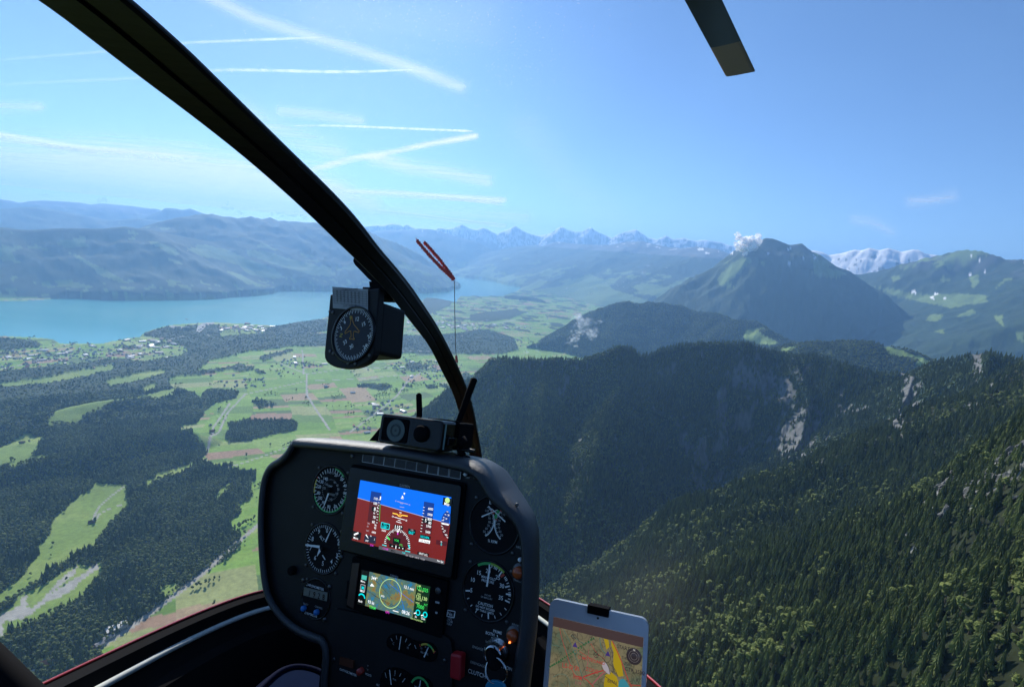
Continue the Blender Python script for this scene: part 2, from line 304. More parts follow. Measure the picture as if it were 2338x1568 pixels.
for f, hw, pts in [(z5, 8, [(800, 1010), (1000, 880), (1120, 800), (1340, 640), (1460, 550), (1600, 440), (1940, 140), (2080, 20)]),
                   (z4, 2.2, [(985, 905), (880, 980), (790, 1060), (755, 1130), (745, 1170)]), (z4, 2.2, [(970, 1045), (860, 1080), (790, 1120), (755, 1170)]),
                   (z4, 4, [(1650, 620), (1690, 520), (1700, 430), (1790, 300), (1830, 240)]), (z4, 2.5, [(1580, 760), (1700, 770), (1900, 720), (2338, 570)]),
                   (None, 5, [(700, 853), (700, 900), (752, 980)]), (None, 5, [(800, 985), (860, 940), (905, 905), (930, 870), (960, 850)]), (None, 4, [(480, 1000), (500, 985), (520, 940), (560, 900)]),
                   (None, 4, [(560, 900), (700, 870), (860, 862), (1000, 850)]), (None, 4, [(640, 830), (700, 853), (790, 842), (900, 838)]), (None, 4, [(690, 800), (693, 853)]), (None, 5, [(905, 805), (1000, 803)]),
                   (None, 9, [(1000, 740), (1060, 745), (1110, 742), (1180, 730)]), (None, 6, [(0, 842), (150, 815), (300, 800), (420, 770)]), (None, 6, [(740, 785), (880, 770), (1000, 742)])]:
    ROADS.append(([onground(*(f(*p) if f else p))[:2] for p in pts], hw))
def cover(X, Y, H, O, lake):
    """colour of every vertex of the land + forest mask"""
    n = X.shape; r = np.hypot(X, Y)
    jx = X+fbm(X, Y, 130, 3)*28; jy = Y+fbm(X-900, Y+700, 130, 3)*28
    forest = np.zeros(n, bool)
    for P in FOREST: forest |= inpoly(P, jx, jy)
    mead = np.zeros(n, bool)
    for P in MEADOW: mead |= inpoly(P, jx, jy)
    grav = np.zeros(n, bool)
    jx2 = X+fbm(X, Y, 40, 3)*8; jy2 = Y+fbm(X-900, Y+700, 40, 3)*8
    for P in GRAVEL: grav |= inpoly(P, jx2, jy2)
    forest &= ~mead & ~grav
    # copses and hedges out in the fields
    cop = fbm(X+300, Y, 420, 4)
    field = (O == 0) & ~forest & ~mead & ~grav & ~lake
    forest |= field & (cop > .43-.27*sst(6500, 9000, r)) & (r > 2500)
    # field patchwork: rotated strips of random parcels
    ca, sa = math.cos(.62), math.sin(.62)
    wx = X+fbm(X, Y, 1500, 2)*260; wy = Y+fbm(X, Y+999, 1500, 2)*260
    u = wx*ca+wy*sa; v = -wx*sa+wy*ca
    iu = np.floor(u/230).astype(int); v2 = v+((iu*7919) % 97)*3.1
    big = _ga[(iu*31+np.floor(v2/150).astype(int)*57) & 4095]/6.283
    vv = np.where(big < .5, np.floor(v2/150)*10, np.floor(v2/(36+40*(big-.5)))+7777)
    hsh = _perm[(_perm[iu & 4095]+vv.astype(int)) & 4095]/4096.
    pal = np.array([[.150, .250, .050], [.170, .260, .060], [.130, .225, .045], [.185, .270, .075], [.150, .240, .060], [.210, .275, .095], [.120, .195, .050], [.160, .255, .055], [.140, .235, .050], [.225, .260, .110], [.260, .220, .130], [.105, .160, .055], [.155, .250, .055], [.235, .185, .115], [.145, .240, .055], [.165, .265, .06]])
    C = pal[(hsh*16).astype(int)]*np.array([1.22, 1.22, 1.0])
    C = np.clip(C.mean(axis=(0, 1))+(C-C.mean(axis=(0, 1)))*1.35, .03, 1); C = C*(1+.16*fbm(X, Y, 120, 4))[..., None]
    mc = np.array([.185, .275, .06]); tint = fbm(X, Y, 260, 4)[..., None]
    mcol = mc*(1+.25*tint)+np.array([.05, .02, .015])*np.clip(tint*2, 0, 1)
    C = np.where(mead[..., None], mcol, C)
    fc = np.array([.026, .050, .022]); fcol = fc*(1+.45*fbm(X, Y, 60, 3)+.3*fbm(X, Y, 700, 3))[..., None]
    # mountains: forest below, meadows in patches, rock, snow
    hill = O > 0
    eps = fbm(X, Y, 700, 5); eps2 = fbm(X+3000, Y, 2100, 5)
    C = np.where(hill[..., None], fcol, C)
    g = ((O == 3) & ((eps*.6+eps2*.8 > .33)) & (H < -150)) | ((O == 5) & (eps+eps2*.6 > .20-.25*sst(-600, -1100, H)) & (H < -300)) | ((O == 4) & (eps*.9+eps2*.5 > .42-.3*sst(-50, 400, H))) | ((O == 3) & (H < -1120) & (eps > .05))
    g |= (O == 3) & (H < -950) & (fbm(X, Y, 150, 4) > .22)
    g &= hill
    qx, qy, _f = project(X, Y, H); wq = fbm(X, Y, 300, 4)*9
    for own, P in PIXMEAD: g |= (O == own) & (_f > 0) & inpoly(P, qx+wq, qy+wq*.5)
    gc = np.array([.15, .215, .065])*(1+.2*tint)
    C = np.where(g[..., None], gc*np.where(O == 2, 1.35, 1.)[..., None], C)
    k = sst(-.1, .25, fbm(X, Y, 260, 5))[..., None]*sst(150, 450, H)[..., None]*(O == 4)[..., None]
    C = C*(1-k)+np.array([.07, .085, .085])*k
    rock = (O == 6) | ((O == 5) & (H > 300)) | ((O == 3) & (H > 150) & (r > 22000))
    C = np.where(rock[..., None], np.array([.13, .135, .14])*(1+.4*fbm(X, Y, 500, 4))[..., None], C)
    # meadows on the middle hills
    for P in MEAD_HILL:
        C = np.where((inpoly(P, jx, jy) & (O == 2))[..., None], np.array([.20, .26, .075])*(1+.15*tint), C)
    C = np.where(forest[..., None] & (O == 0)[..., None], fcol, C)
    C = np.where(grav[..., None], np.array([.36, .35, .31])*(1+.3*fbm(X, Y, 30, 4))[..., None], C)
    road = np.zeros(n, bool)
    mr = (r < 9500) & (O == 0)
    for pts, hw in ROADS:
        for a, b in zip(pts[:-1], pts[1:]):
            dx, dy = b[0]-a[0], b[1]-a[1]; t = np.clip(((X-a[0])*dx+(Y-a[1])*dy)/(dx*dx+dy*dy), 0, 1)
            road |= mr & (np.hypot(X-a[0]-t*dx, Y-a[1]-t*dy) < hw+r*.0006)
    C = np.where(road[..., None], np.array([.34, .33, .29]), C)
    snow = np.zeros(n)
    return C, forest, g, mead, grav, road
MEAD_HILL = []
def project(x, y, z):
    P = np.stack([x, y, z], -1); f = P@FWD; f2 = np.where(np.abs(f) < 1, 1., f); return 1168.5+F*(P@RGT)/f2, 784-F*(P@UP)/f2, f
PIXMEAD = [(3, ZL(z1, *p)) for p in [[(380, 380), (480, 360), (560, 350), (600, 340), (590, 390), (630, 415), (560, 420), (440, 415)], [(460, 450), (540, 470), (600, 510), (680, 545), (760, 590), (850, 640), (900, 650), (820, 655), (720, 620), (660, 590), (640, 560), (560, 510)],
  [(1000, 370), (1080, 380), (1180, 415), (1245, 465), (1180, 470), (1050, 400)], [(1120, 480), (1200, 500), (1270, 540), (1200, 525)], [(1280, 430), (1400, 400), (1550, 430), (1700, 500), (1880, 560), (1950, 625), (1850, 630), (1700, 600), (1640, 540), (1500, 500), (1380, 480)],
  [(1530, 570), (1640, 600), (1760, 660), (1850, 690), (1700, 670)], [(1680, 430), (1850, 450), (2000, 500), (2150, 530), (2300, 590), (2280, 620), (2100, 600), (1900, 540), (1700, 470)], [(-100, 420), (100, 405), (150, 415), (100, 450), (90, 490), (160, 525), (60, 510), (-100, 470)], [(180, 410), (320, 415), (310, 430), (200, 425)], [(1120, 650), (1200, 640), (1260, 655), (1200, 675)], [(350, 640), (500, 650), (650, 690), (560, 700), (420, 680)]]]
PIXMEAD += [(5, ZL(z2, *p)) for p in [[(1540, 660), (1700, 600), (1830, 650), (1850, 700), (2100, 780), (2050, 800), (1850, 800), (1700, 850), (1500, 820), (1400, 760), (1480, 700)], [(2000, 690), (2100, 660), (2250, 690), (2280, 720), (2200, 750), (2060, 730)]]]
PIXMEAD += [(4, ZL(z3, *p)) for p in [[(240, 640), (270, 580), (350, 510), (460, 480), (470, 510), (380, 600), (310, 650), (350, 690), (270, 695)], [(880, 590), (960, 550), (1060, 570), (1130, 600), (1060, 630), (930, 610)], [(1300, 680), (1450, 700), (1600, 740), (1750, 740), (1900, 735), (2080, 745), (2085, 790), (1950, 810), (1830, 830), (1700, 800), (1480, 760)],
  [(1960, 620), (2020, 600), (2035, 660), (1990, 700)], [(1430, 620), (1480, 610), (1500, 640), (1440, 660)], [(1650, 910), (1700, 880), (1790, 880), (1740, 920)], [(1720, 990), (1800, 975), (1790, 1010)], [(2120, 880), (2190, 880), (2200, 960), (2150, 920)], [(2280, 990), (2338, 985), (2338, 1060), (2290, 1050)]]]
ROCKELL = [(1745, 882, 46, 30), (1650, 930, 12, 48), (1820, 1010, 46, 40), (1690, 862, 30, 20), (1600, 1030, 14, 30), (1880, 1120, 20, 20), (2075, 900, 13, 50), (2050, 975, 15, 30), (2215, 1005, 16, 22), (1795, 905, 26, 20), (2190, 1110, 26, 12), (2232, 825, 9, 30), (1560, 1000, 12, 20), (1700, 960, 18, 18)]
PIXMEAD += [(2, ZL(z3, *p)) for p in [[(410, 1010), (425, 972), (465, 962), (500, 975), (560, 1018), (670, 1078), (600, 1088), (500, 1075), (420, 1050)], [(640, 1133), (700, 1108), (790, 1083), (770, 1105), (720, 1140)], [(1368, 1092), (1440, 1100), (1520, 1128), (1640, 1163), (1705, 1203), (1640, 1232), (1600, 1222), (1605, 1180), (1500, 1165), (1400, 1140)]]]
SNOWPIX = [(z3(*p), r) for p, r in [((735, 425), 4), ((820, 488), 5), ((735, 532), 4), ((905, 488), 3), ((1600, 728), 7), ((1705, 762), 7), ((1670, 735), 4), ((1800, 767), 5), ((1980, 477), 3), ((1550, 695), 4), ((1730, 735), 5), ((105, 400), 4), ((165, 457), 6), ((120, 428), 6), ((340, 455), 6), ((560, 135), 1)]]
def hp(f, d, *pts):
    return np.array([at(*f(*p), d*1000)[:2] for p in pts])

ROCKPIX = [(1740, 900, 2650, 60), (1700, 870, 2650, 50), (1650, 950, 2500, 45), (1800, 1010, 2450, 70), (1830, 990, 2450, 60), (1600, 1020, 2400, 40), (1880, 1150, 1700, 30),
           (2130, 1190, 765, 22), (2100, 1250, 790, 16), (2200, 1160, 735, 18), (2290, 1110, 700, 16), (2180, 1280, 700, 30), (2230, 1240, 690, 20), (1820, 1285, 900, 12), (2075, 930, 2150, 25), (2085, 880, 2250, 25), (2060, 980, 2050, 18), (2210, 1010, 1700, 18), (2220, 900, 2000, 25), (2190, 1105, 1500, 20), (2320, 1180, 640, 14)]
HAZE = 4.9e-5
MEAD_HILL += [hp(z3, 6.4, (410, 1010), (430, 970), (470, 965), (560, 1020), (665, 1075), (600, 1090), (440, 1070)),
 hp(z3, 4.4, (650, 1130), (700, 1110), (780, 1085), (740, 1120), (690, 1140)), hp(z3, 4.4, (1370, 1095), (1440, 1100), (1520, 1130), (1640, 1165), (1700, 1205), (1640, 1230), (1600, 1220), (1610, 1180), (1500, 1170), (1390, 1140))]

# ------------------------------------------------------------------ build the land mesh (fine in front, coarse behind)
az = np.radians(np.concatenate([np.arange(-180, -58, 4.), np.linspace(-58, 58, 1401), np.arange(62, 181, 4.)]))
az[-1] = math.pi; az[0] = -math.pi
NR = 960
rr = 120*np.exp(np.linspace(0, math.log(34000/120), NR))
A, R = np.meshgrid(az, rr, indexing='ij')
X = np.sin(A)*R; Y = np.cos(A)*R
H, O, lake = height(X, Y)  #HCACHE
C, forest, green, mead, grav, road = cover(X, Y, H, O, lake)
# slope
gx = np.gradient(H, axis=1)/np.gradient(R, axis=1); ga = np.gradient(H, axis=0)/(np.gradient(A, axis=0)*R)
slope = np.hypot(gx, ga)
# snow on the high alps, on gentler ground; rock faces stay bare
sn = ((O == 6) & (H > 260+420*fbm(X, Y, 900, 4)+np.where(A > .45, -1000, 0)) & (slope < .9+1.1*fbm(X, Y, 260, 4)+np.where(A > .45, .25, 0))) | ((O == 5) & (H > 500) & (fbm(X, Y, 260, 4) > .34)) | ((O == 4) & (H > 250) & (fbm(X, Y, 150, 4) > .47)) | ((O == 3) & (H > 200) & (np.hypot(X, Y) > 21000) & (fbm(X, Y, 260, 3) > .5))
qx, qy, _f = project(X, Y, H)
for (a_, b_), r_ in SNOWPIX: sn |= (O >= 4) & (_f > 0) & (np.hypot((qx-a_)*.6, qy-b_)+fbm(X, Y, 60, 3)*r_ < r_*.5)
C = np.where(sn[..., None], .88, C)
# limestone cliffs of the near hills
clf = (O == 1) & (slope > 1.0) & (np.hypot(X, Y) > 1700) & (fbm(X, Y, 60, 4)+.5*fbm(X, Y, 350, 3) > .30)
ROCKS = np.zeros(H.shape, bool)
for (px, py, d, rad) in ROCKPIX:
    p = at(px, py, d); ROCKS |= (np.hypot(X-p[0], Y-p[1])+fbm(X, Y, 22, 4)*rad*2.6 < rad*.55)
qx, qy, _f = project(X, Y, H); _w = fbm(X, Y, 60, 4); _r2 = np.hypot(X, Y)
for a_, b_, c_, d_ in ROCKELL: ROCKS |= (_f > 0) & (_r2 > 1300) & (np.hypot((qx-a_)/c_, (qy-b_)/d_)+_w*2.2 < .95)
ROCKS &= (O == 1)
C = np.where((clf | ROCKS)[..., None], (np.array([.19, .195, .185])*np.where(np.hypot(X, Y) > 1300, .75, 1)[..., None])*(1+.8*fbm(X, Y, 16, 3))[..., None], C)
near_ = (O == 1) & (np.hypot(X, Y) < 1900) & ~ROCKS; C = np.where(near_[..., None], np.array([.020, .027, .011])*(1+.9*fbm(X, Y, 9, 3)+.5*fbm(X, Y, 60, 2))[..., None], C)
# canopy height of the far woods (near woods are real trees)
rad = np.hypot(X, Y)
can = forest & (O == 0)
Hc = H+np.where(can & (rad > 4200), 14+8*fbm(X, Y, 45, 3), 0)
Hc += np.where((O == 1) | (O == 2), fbm(X, Y, 28, 3)*np.clip(rad/1500, 0, 2)*3*(rad > 3000), 0)
nA = len(az)
V = np.stack([X, Y, Hc], -1).reshape(-1, 3); idx = np.arange(nA*NR).reshape(nA, NR)
Q = np.stack([idx[:-1, :-1], idx[:-1, 1:], idx[1:, 1:], idx[1:, :-1]], -1).reshape(-1, 4)[:, ::-1]
fo = np.maximum.reduce([O[:-1, :-1], O[1:, 1:]]).ravel()
Cf = C.reshape(-1, 3)
lm = bpy.data.materials.new('land'); lm.use_nodes = True; t = lm.node_tree; p = t.nodes['Principled BSDF']
p.inputs['Roughness'].default_value = .9; p.inputs['Specular IOR Level'].default_value = .15
at_ = N(t, 'ShaderNodeAttribute', attribute_name='Col'); tc = N(t, 'ShaderNodeTexCoord')
nz = N(t, 'ShaderNodeTexNoise', i_Scale=.06, i_Detail=6.0, i_Roughness=.65); t.links.new(tc.outputs['Object'], nz.inputs[0])
mr = N(t, 'ShaderNodeMapRange', i_1=.25, i_2=.75, i_3=.72, i_4=1.28); t.links.new(nz.outputs[0], mr.inputs[0])
mx = N(t, 'ShaderNodeMix', data_type='RGBA', blend_type='MULTIPLY'); mx.inputs[0].default_value = 1
t.links.new(at_.outputs[0], mx.inputs[6]); t.links.new(mr.outputs[0], mx.inputs[7]); t.links.new(mx.outputs[2], p.inputs['Base Color'])
for oid, nm, lab in [(0, 'ground', 'green and brown field parcels covering the flat valley floor'), (1, 'forested_hills', 'dark steep wooded ridge with pale limestone outcrops below the helicopter'),
                     (2, 'hills', 'wooded lower hills with a bright pasture rising from the valley'), (3, 'hills', 'blue wooded mountainside rising beyond the turquoise lake'),
                     (4, 'mountains', 'pyramid-shaped mountain and its grassy neighbour'), (5, 'mountains', 'hazy blue ranges in front of the snowy peaks'), (6, 'mountains', 'jagged snow-covered alpine peaks on the horizon')]:
    q = Q[fo == oid]
    if len(q) == 0: continue
    u, inv = np.unique(q, return_inverse=True)
    me = fastmesh(nm, V[u], inv.reshape(-1, 4), [lm]); setcol(me, Cf[u])
    o = link(bpy.data.objects.new(nm, me)); tag(o, lab, kind='structure')
# inner disc right under the helicopter
iv = np.concatenate([[[0, 0, H[:, 0].mean()]], V[idx[:, 0]]]); q = np.array([[0, i+2, i+1] for i in range(nA-1)])
me = fastmesh('ground', iv, q, [lm]); setcol(me, np.tile([[.03, .05, .02]], (len(iv), 1))); tag(link(bpy.data.objects.new('ground', me)), 'wooded slope directly below the helicopter', kind='structure')
# lake
wm = bpy.data.materials.new('lake_water'); wm.use_nodes = True; t = wm.node_tree; p = t.nodes['Principled BSDF']
p.inputs['Base Color'].default_value = (.03, .29, .32, 1); p.inputs['Roughness'].default_value = .14; p.inputs['Specular IOR Level'].default_value = .5
tc = N(t, 'ShaderNodeTexCoord'); nz = N(t, 'ShaderNodeTexNoise', i_Scale=.02, i_Detail=8.0, i_Roughness=.7); t.links.new(tc.outputs['Object'], nz.inputs[0])
b = N(t, 'ShaderNodeBump', i_Strength=.18, i_Distance=4.0); t.links.new(nz.outputs[0], b.inputs['Height']); t.links.new(b.outputs[0], p.inputs['Normal'])
mpn = N(t, 'ShaderNodeMapping'); mpn.inputs['Scale'].default_value = (.35, 1.6, 1); mpn.inputs['Rotation'].default_value = (0, 0, .25); t.links.new(tc.outputs['Object'], mpn.inputs[0]); n2 = N(t, 'ShaderNodeTexNoise', i_Scale=.0011, i_Detail=7.0, i_Roughness=.6); t.links.new(mpn.outputs[0], n2.inputs[0])
cr = N(t, 'ShaderNodeMix', data_type='RGBA'); cr.inputs[6].default_value = (.05, .36, .38, 1); cr.inputs[7].default_value = (.16, .50, .48, 1)
t.links.new(n2.outputs[0], cr.inputs[0]); t.links.new(cr.outputs[2], p.inputs['Base Color'])
Lp = np.array(LAKE); x0, y0 = Lp.min(0)-300; x1, y1 = Lp.max(0)+300
gx_, gy_ = np.meshgrid(np.linspace(x0, x1, 60), np.linspace(y0, y1, 60), indexing='ij')
lv = np.stack([gx_, gy_, np.full_like(gx_, WATER)], -1).reshape(-1, 3); li = np.arange(3600).reshape(60, 60)
lq = np.stack([li[:-1, :-1], li[1:, :-1], li[1:, 1:], li[:-1, 1:]], -1).reshape(-1, 4)
tag(link(bpy.data.objects.new('lake', fastmesh('lake', lv, lq, [wm]))), 'turquoise alpine lake lying across the valley', kind='structure')
# the air
hz = bpy.data.materials.new('air'); hz.use_nodes = True; t = hz.node_tree; t.nodes.clear()
pv = N(t, 'ShaderNodeVolumePrincipled'); pv.inputs['Color'].default_value = (.28, .55, .96, 1); pv.inputs['Density'].default_value = HAZE; pv.inputs['Anisotropy'].default_value = .35
oo = N(t, 'ShaderNodeOutputMaterial'); t.links.new(pv.outputs[0], oo.inputs['Volume'])
E = 34600; zb, zt = float(min(H.min(), WATER-12))-2, float(H.max())+60
hv = [(sx*E, sy*E, z) for z in (zb, zt) for sx, sy in ((-1, -1), (1, -1), (1, 1), (-1, 1))]
me = bpy.data.meshes.new('haze'); me.from_pydata(hv, [], [(0, 3, 2, 1), (4, 5, 6, 7), (0, 1, 5, 4), (1, 2, 6, 5), (2, 3, 7, 6), (3, 0, 4, 7)]); me.materials.append(hz)
tag(link(bpy.data.objects.new('haze', me)), 'pale blue morning haze filling the valley air', kind='stuff')

# ================================================================== the helicopter
class MB:
    def __init__(s): s.v = []; s.f = []; s.m = []; s.mats = []; s.sm = []
    def mi(s, m):
        if m not in s.mats: s.mats.append(m)
        return s.mats.index(m)
    def add(s, V, Fc, m, smooth=False):
        b = len(s.v); k = s.mi(m); s.v += [tuple(map(float, p)) for p in V]
        for f in Fc: s.f.append(tuple(b+i for i in f)); s.m.append(k); s.sm.append(smooth)
    def build(s, name, parent=None, origin=None, bevel=0, label=None):
        V = np.array(s.v)
        po = np.array(WO[parent.name]) if parent else np.zeros(3)
        if origin is None: origin = po if parent else V.mean(0)
        origin = np.array(origin, float)
        me = bpy.data.meshes.new(name); me.from_pydata([tuple(p) for p in V-origin], [], s.f)
        for m in s.mats: me.materials.append(m)
        me.polygons.foreach_set('material_index', s.m); me.polygons.foreach_set('use_smooth', s.sm); me.update()
        o = link(bpy.data.objects.new(name, me)); o.location = origin-po
        if parent: o.parent = parent
        WO[o.name] = tuple(origin)
        if bevel:
            b = o.modifiers.new('bevel', 'BEVEL'); b.width = bevel; b.segments = 3; b.limit_method = 'ANGLE'; b.angle_limit = .6
            b.harden_normals = False
        if label: o['label'] = label
        return o
WO = {}
def root(name, loc, label, cat, group=None):
    o = empty(name, loc); WO[o.name] = tuple(loc); tag(o, label, cat, group); return o
def nrm(a): a = np.asarray(a, float); return a/np.linalg.norm(a)
# frame of the instrument panel (faces aft and a little up)
PN = nrm([-.43069, -.85398, .29192]); PX = np.array([.90242, -.41188, .12648]); PX = nrm(PX-PN*(PX@PN)); PY = np.cross(PN, PX)
P0 = at(910, 1190, .72)
class Frame:
    def __init__(s, O, X, Y, Nn): s.O, s.X, s.Y, s.N = map(np.array, (O, X, Y, Nn))
    def P(s, u, v, h=0): return s.O+u*s.X+v*s.Y+h*s.N
    def uv(s, px, py):
        d = ray(px, py); p = d*((s.O@s.N)/(d@s.N)); q = p-s.O; return np.array([q@s.X, q@s.Y])
    def shift(s, h): return Frame(s.O+s.N*h, s.X, s.Y, s.N)
PF = Frame(P0, PX, PY, PN)
def zp(x, y): return (584.3+x*.4253, 900.7+y*.4253)
def zq(x, y): return (998.1+.163*x, 1059+.163*y)
def zr(x, y): return (730.3+x*.1925, 1265.9+y*.1925)
def zs(x, y): return (730.3+x*.163, 1059+y*.163)       # the big screen close-up
def zb(x, y): return (821.6+.1747*x, 821.6+.1747*y)
def zt(x, y): return (998.1+.2135*x, 1265.9+.2135*y)
def zc(x, y): return (718.1+.2329*x, 523.4+.2329*y)
def prism(mb, fr, pts, h0, h1, m, cap=True, smooth=False, mside=None):
    n = len(pts); V = [fr.P(u, v, h0) for u, v in pts]+[fr.P(u, v, h1) for u, v in pts]
    a = sum(pts[i][0]*pts[(i+1) % n][1]-pts[(i+1) % n][0]*pts[i][1] for i in range(n))
    q = [(i, (i+1) % n, n+(i+1) % n, n+i) for i in range(n)]
    if a < 0: q = [t[::-1] for t in q]
    f = tuple(range(n, 2*n)); cp = [f if a > 0 else f[::-1], tuple(range(n))[::-1] if a > 0 else tuple(range(n))] if cap else []
    if mside is None: mb.add(V, q+cp, m, smooth)
    else: mb.add(V, q, mside, smooth); mb.add(V, cp, m)
def circ(c, r, n=48, r2=None, a0=0): return [(c[0]+r*math.cos(2*math.pi*i/n+a0), c[1]+(r2 or r)*math.sin(2*math.pi*i/n+a0)) for i in range(n)]
def flat(mb, fr, pts, h, m):
    n = len(pts); a = sum(pts[i][0]*pts[(i+1) % n][1]-pts[(i+1) % n][0]*pts[i][1] for i in range(n))
    f = tuple(range(n)); mb.add([fr.P(u, v, h) for u, v in pts], [f if a > 0 else f[::-1]], m)
def ringz(mb, fr, c, prof, m, n=56, smooth=True):          # lathe: prof = [(radius, height)]
    V = []; Fc = []
    for r, h in prof: V += [fr.P(c[0]+r*math.cos(2*math.pi*i/n), c[1]+r*math.sin(2*math.pi*i/n), h) for i in range(n)]
    for k in range(len(prof)-1):
        for i in range(n):
            j = (i+1) % n; Fc.append((k*n+i, (k+1)*n+i, (k+1)*n+j, k*n+j)[::-1])
    mb.add(V, Fc, m, smooth)
    if prof[-1][0] > 1e-6: mb.add(V[-n:], [tuple(range(n))], m)
def line(mb, fr, a, b, w, h, m, w2=None):
    a = np.array(a); b = np.array(b); d = b-a; L = np.linalg.norm(d)
    if L < 1e-7: return
    n = np.array([-d[1], d[0]])/L; w2 = w if w2 is None else w2
    flat(mb, fr, [a-n*w/2, b-n*w2/2, b+n*w2/2, a+n*w/2], h, m)
def poly(mb, fr, pts, w, h, m, close=False):
    P = list(pts)+([pts[0]] if close else [])
    for a, b in zip(P[:-1], P[1:]): line(mb, fr, a, b, w, h, m)
def arc(mb, fr, c, r, a0, a1, w, h, m, n=24):
    A = np.linspace(a0, a1, n); V = []
    for t in A: V += [fr.P(c[0]+(r-w/2)*math.cos(t), c[1]+(r-w/2)*math.sin(t), h), fr.P(c[0]+(r+w/2)*math.cos(t), c[1]+(r+w/2)*math.sin(t), h)]
    Fc = [(2*i, 2*i+1, 2*i+3, 2*i+2) for i in range(n-1)]
    if a1 < a0: Fc = [f[::-1] for f in Fc]
    mb.add(V, [f[::-1] for f in Fc], m)
_tc = {}
def tgeo(s):
    if s not in _tc:
        cu = bpy.data.curves.new('t', 'FONT'); cu.body = s; cu.size = 1; cu.resolution_u = 3; cu.align_x = 'CENTER'; cu.offset = .006
        ob = bpy.data.objects.new('t', cu); me = ob.to_mesh()
        v = np.array([p.co[:2] for p in me.vertices]); f = [tuple(p.vertices) for p in me.polygons]; ob.to_mesh_clear()
        bpy.data.objects.remove(ob); bpy.data.curves.remove(cu)
        v[:, 1] -= (v[:, 1].min()+v[:, 1].max())/2; v[:, 0] -= (v[:, 0].min()+v[:, 0].max())/2
        _tc[s] = (v, f)
    return _tc[s]
def text(mb, fr, s, c, hh, h, m, rot=0, sx=1.0):
    v, f = tgeo(s); k = hh/.7; ca, sa = math.cos(rot), math.sin(rot)
    V = [fr.P(c[0]+k*(x*sx*ca-y*sa), c[1]+k*(x*sx*sa+y*ca), h) for x, y in v]
    mb.add(V, f, m)
def ptext(mb, fr, z, s, x, y, px, h, m, rot=0, sx=1.0):     # text centred on a close-up position, height px
    a = fr.uv(*z(x, y-px/2)); b = fr.uv(*z(x, y+px/2)); text(mb, fr, s, fr.uv(*z(x, y)), np.linalg.norm(a-b)*1.14, h, m, rot, sx*.95)
def tube(mb, P, R, m, n=12, cap=True):
    P = [np.array(p, float) for p in P]; R = R if hasattr(R, '__len__') else [R]*len(P); V = []; ref = np.array([.13, .2, .97])
    for i, p in enumerate(P):
        d = nrm(P[min(i+1, len(P)-1)]-P[max(i-1, 0)])
        if abs(d@ref) > .95: ref = np.array([1., 0, 0])
        a = nrm(np.cross(d, ref)); b = np.cross(d, a)
        V += [p+R[i]*(a*math.cos(2*math.pi*k/n)+b*math.sin(2*math.pi*k/n)) for k in range(n)]
    Fc = [(i*n+k, i*n+(k+1) % n, (i+1)*n+(k+1) % n, (i+1)*n+k) for i in range(len(P)-1) for k in range(n)]
    mb.add(V, Fc, m, True)
    if cap: mb.add(V[:n], [tuple(range(n))[::-1]], m); mb.add(V[-n:], [tuple(range(n))], m)
def boxf(mb, fr, u0, u1, v0, v1, h0, h1, m): prism(mb, fr, [(u0, v0), (u1, v0), (u1, v1), (u0, v1)], h0, h1, m)

blk = mat('black_crackle_paint', (.012, .0115, .012), .6, spec=.25, bump=.35, bscale=900, noise=.25, nscale=40)
hoodm = mat('charcoal_vinyl', (.026, .029, .033), .42, spec=.6, bump=.6, bscale=1400, noise=.2, nscale=20)
matb = mat('matt_black', (.005, .005, .006), .85, spec=.06, noise=.2, nscale=60)
gloss = mat('black_gloss_plastic', (.006, .006, .007), .25, spec=.3, noise=.1, nscale=50)
face = mat('instrument_face_black', (.005, .005, .006), .8, spec=.2, noise=.2, nscale=80)
wht = mat('marking_white', (.85, .85, .80), .6, noise=.1, nscale=300)
dim = mat('marking_grey', (.42, .42, .40), .6, noise=.1, nscale=300)
grn = mat('marking_green', (.06, .42, .10), .6, noise=.1, nscale=300)
yel = mat('marking_yellow', (.55, .42, .05), .6, noise=.1, nscale=300)
redm = mat('marking_red', (.50, .06, .03), .6, noise=.1, nscale=300)
orgm = mat('marking_orange', (.45, .20, .03), .6, noise=.1, nscale=300)
screw = mat('dark_screw_steel', (.10, .10, .10), .35, metal=.8, noise=.2, nscale=300)
chrome = mat('polished_steel', (.60, .60, .58), .18, metal=1, noise=.1, nscale=60)
redp = mat('red_body_paint', (.30, .012, .012), .3, noise=.1, nscale=10, coat=.4)
alu = mat('brushed_aluminium_strip', (.46, .49, .46), .65, metal=.0, spec=.2, noise=.15, nscale=90)
bow_m = mat('bow_black_paint', (.007, .007, .008), .5, spec=.2, noise=.3, nscale=30, bump=.1, bscale=400)
lcd = mat('lcd_grey', (.16, .17, .14), .3, noise=.1, nscale=100)
blub = mat('blue_button', (.02, .18, .50), .35, noise=.1, nscale=100)
lampo = mat('amber_lens', (.42, .08, .02), .15, noise=.2, nscale=200)
def em(name, c, s=1.0, noise=None):
    m = bpy.data.materials.new(name); m.use_nodes = True; t = m.node_tree; p = t.nodes['Principled BSDF']
    p.inputs['Base Color'].default_value = (.01, .01, .01, 1); p.inputs['Roughness'].default_value = .25
    p.inputs['Emission Color'].default_value = (*c, 1); p.inputs['Emission Strength'].default_value = s
    tc = N(t, 'ShaderNodeTexCoord'); nz = N(t, 'ShaderNodeTexNoise', i_Scale=25.0, i_Detail=3.0); t.links.new(tc.outputs['Object'], nz.inputs[0])
    mr = N(t, 'ShaderNodeMapRange', i_3=s*.9, i_4=s*1.1); t.links.new(nz.outputs[0], mr.inputs[0]); t.links.new(mr.outputs[0], p.inputs['Emission Strength'])
    return m
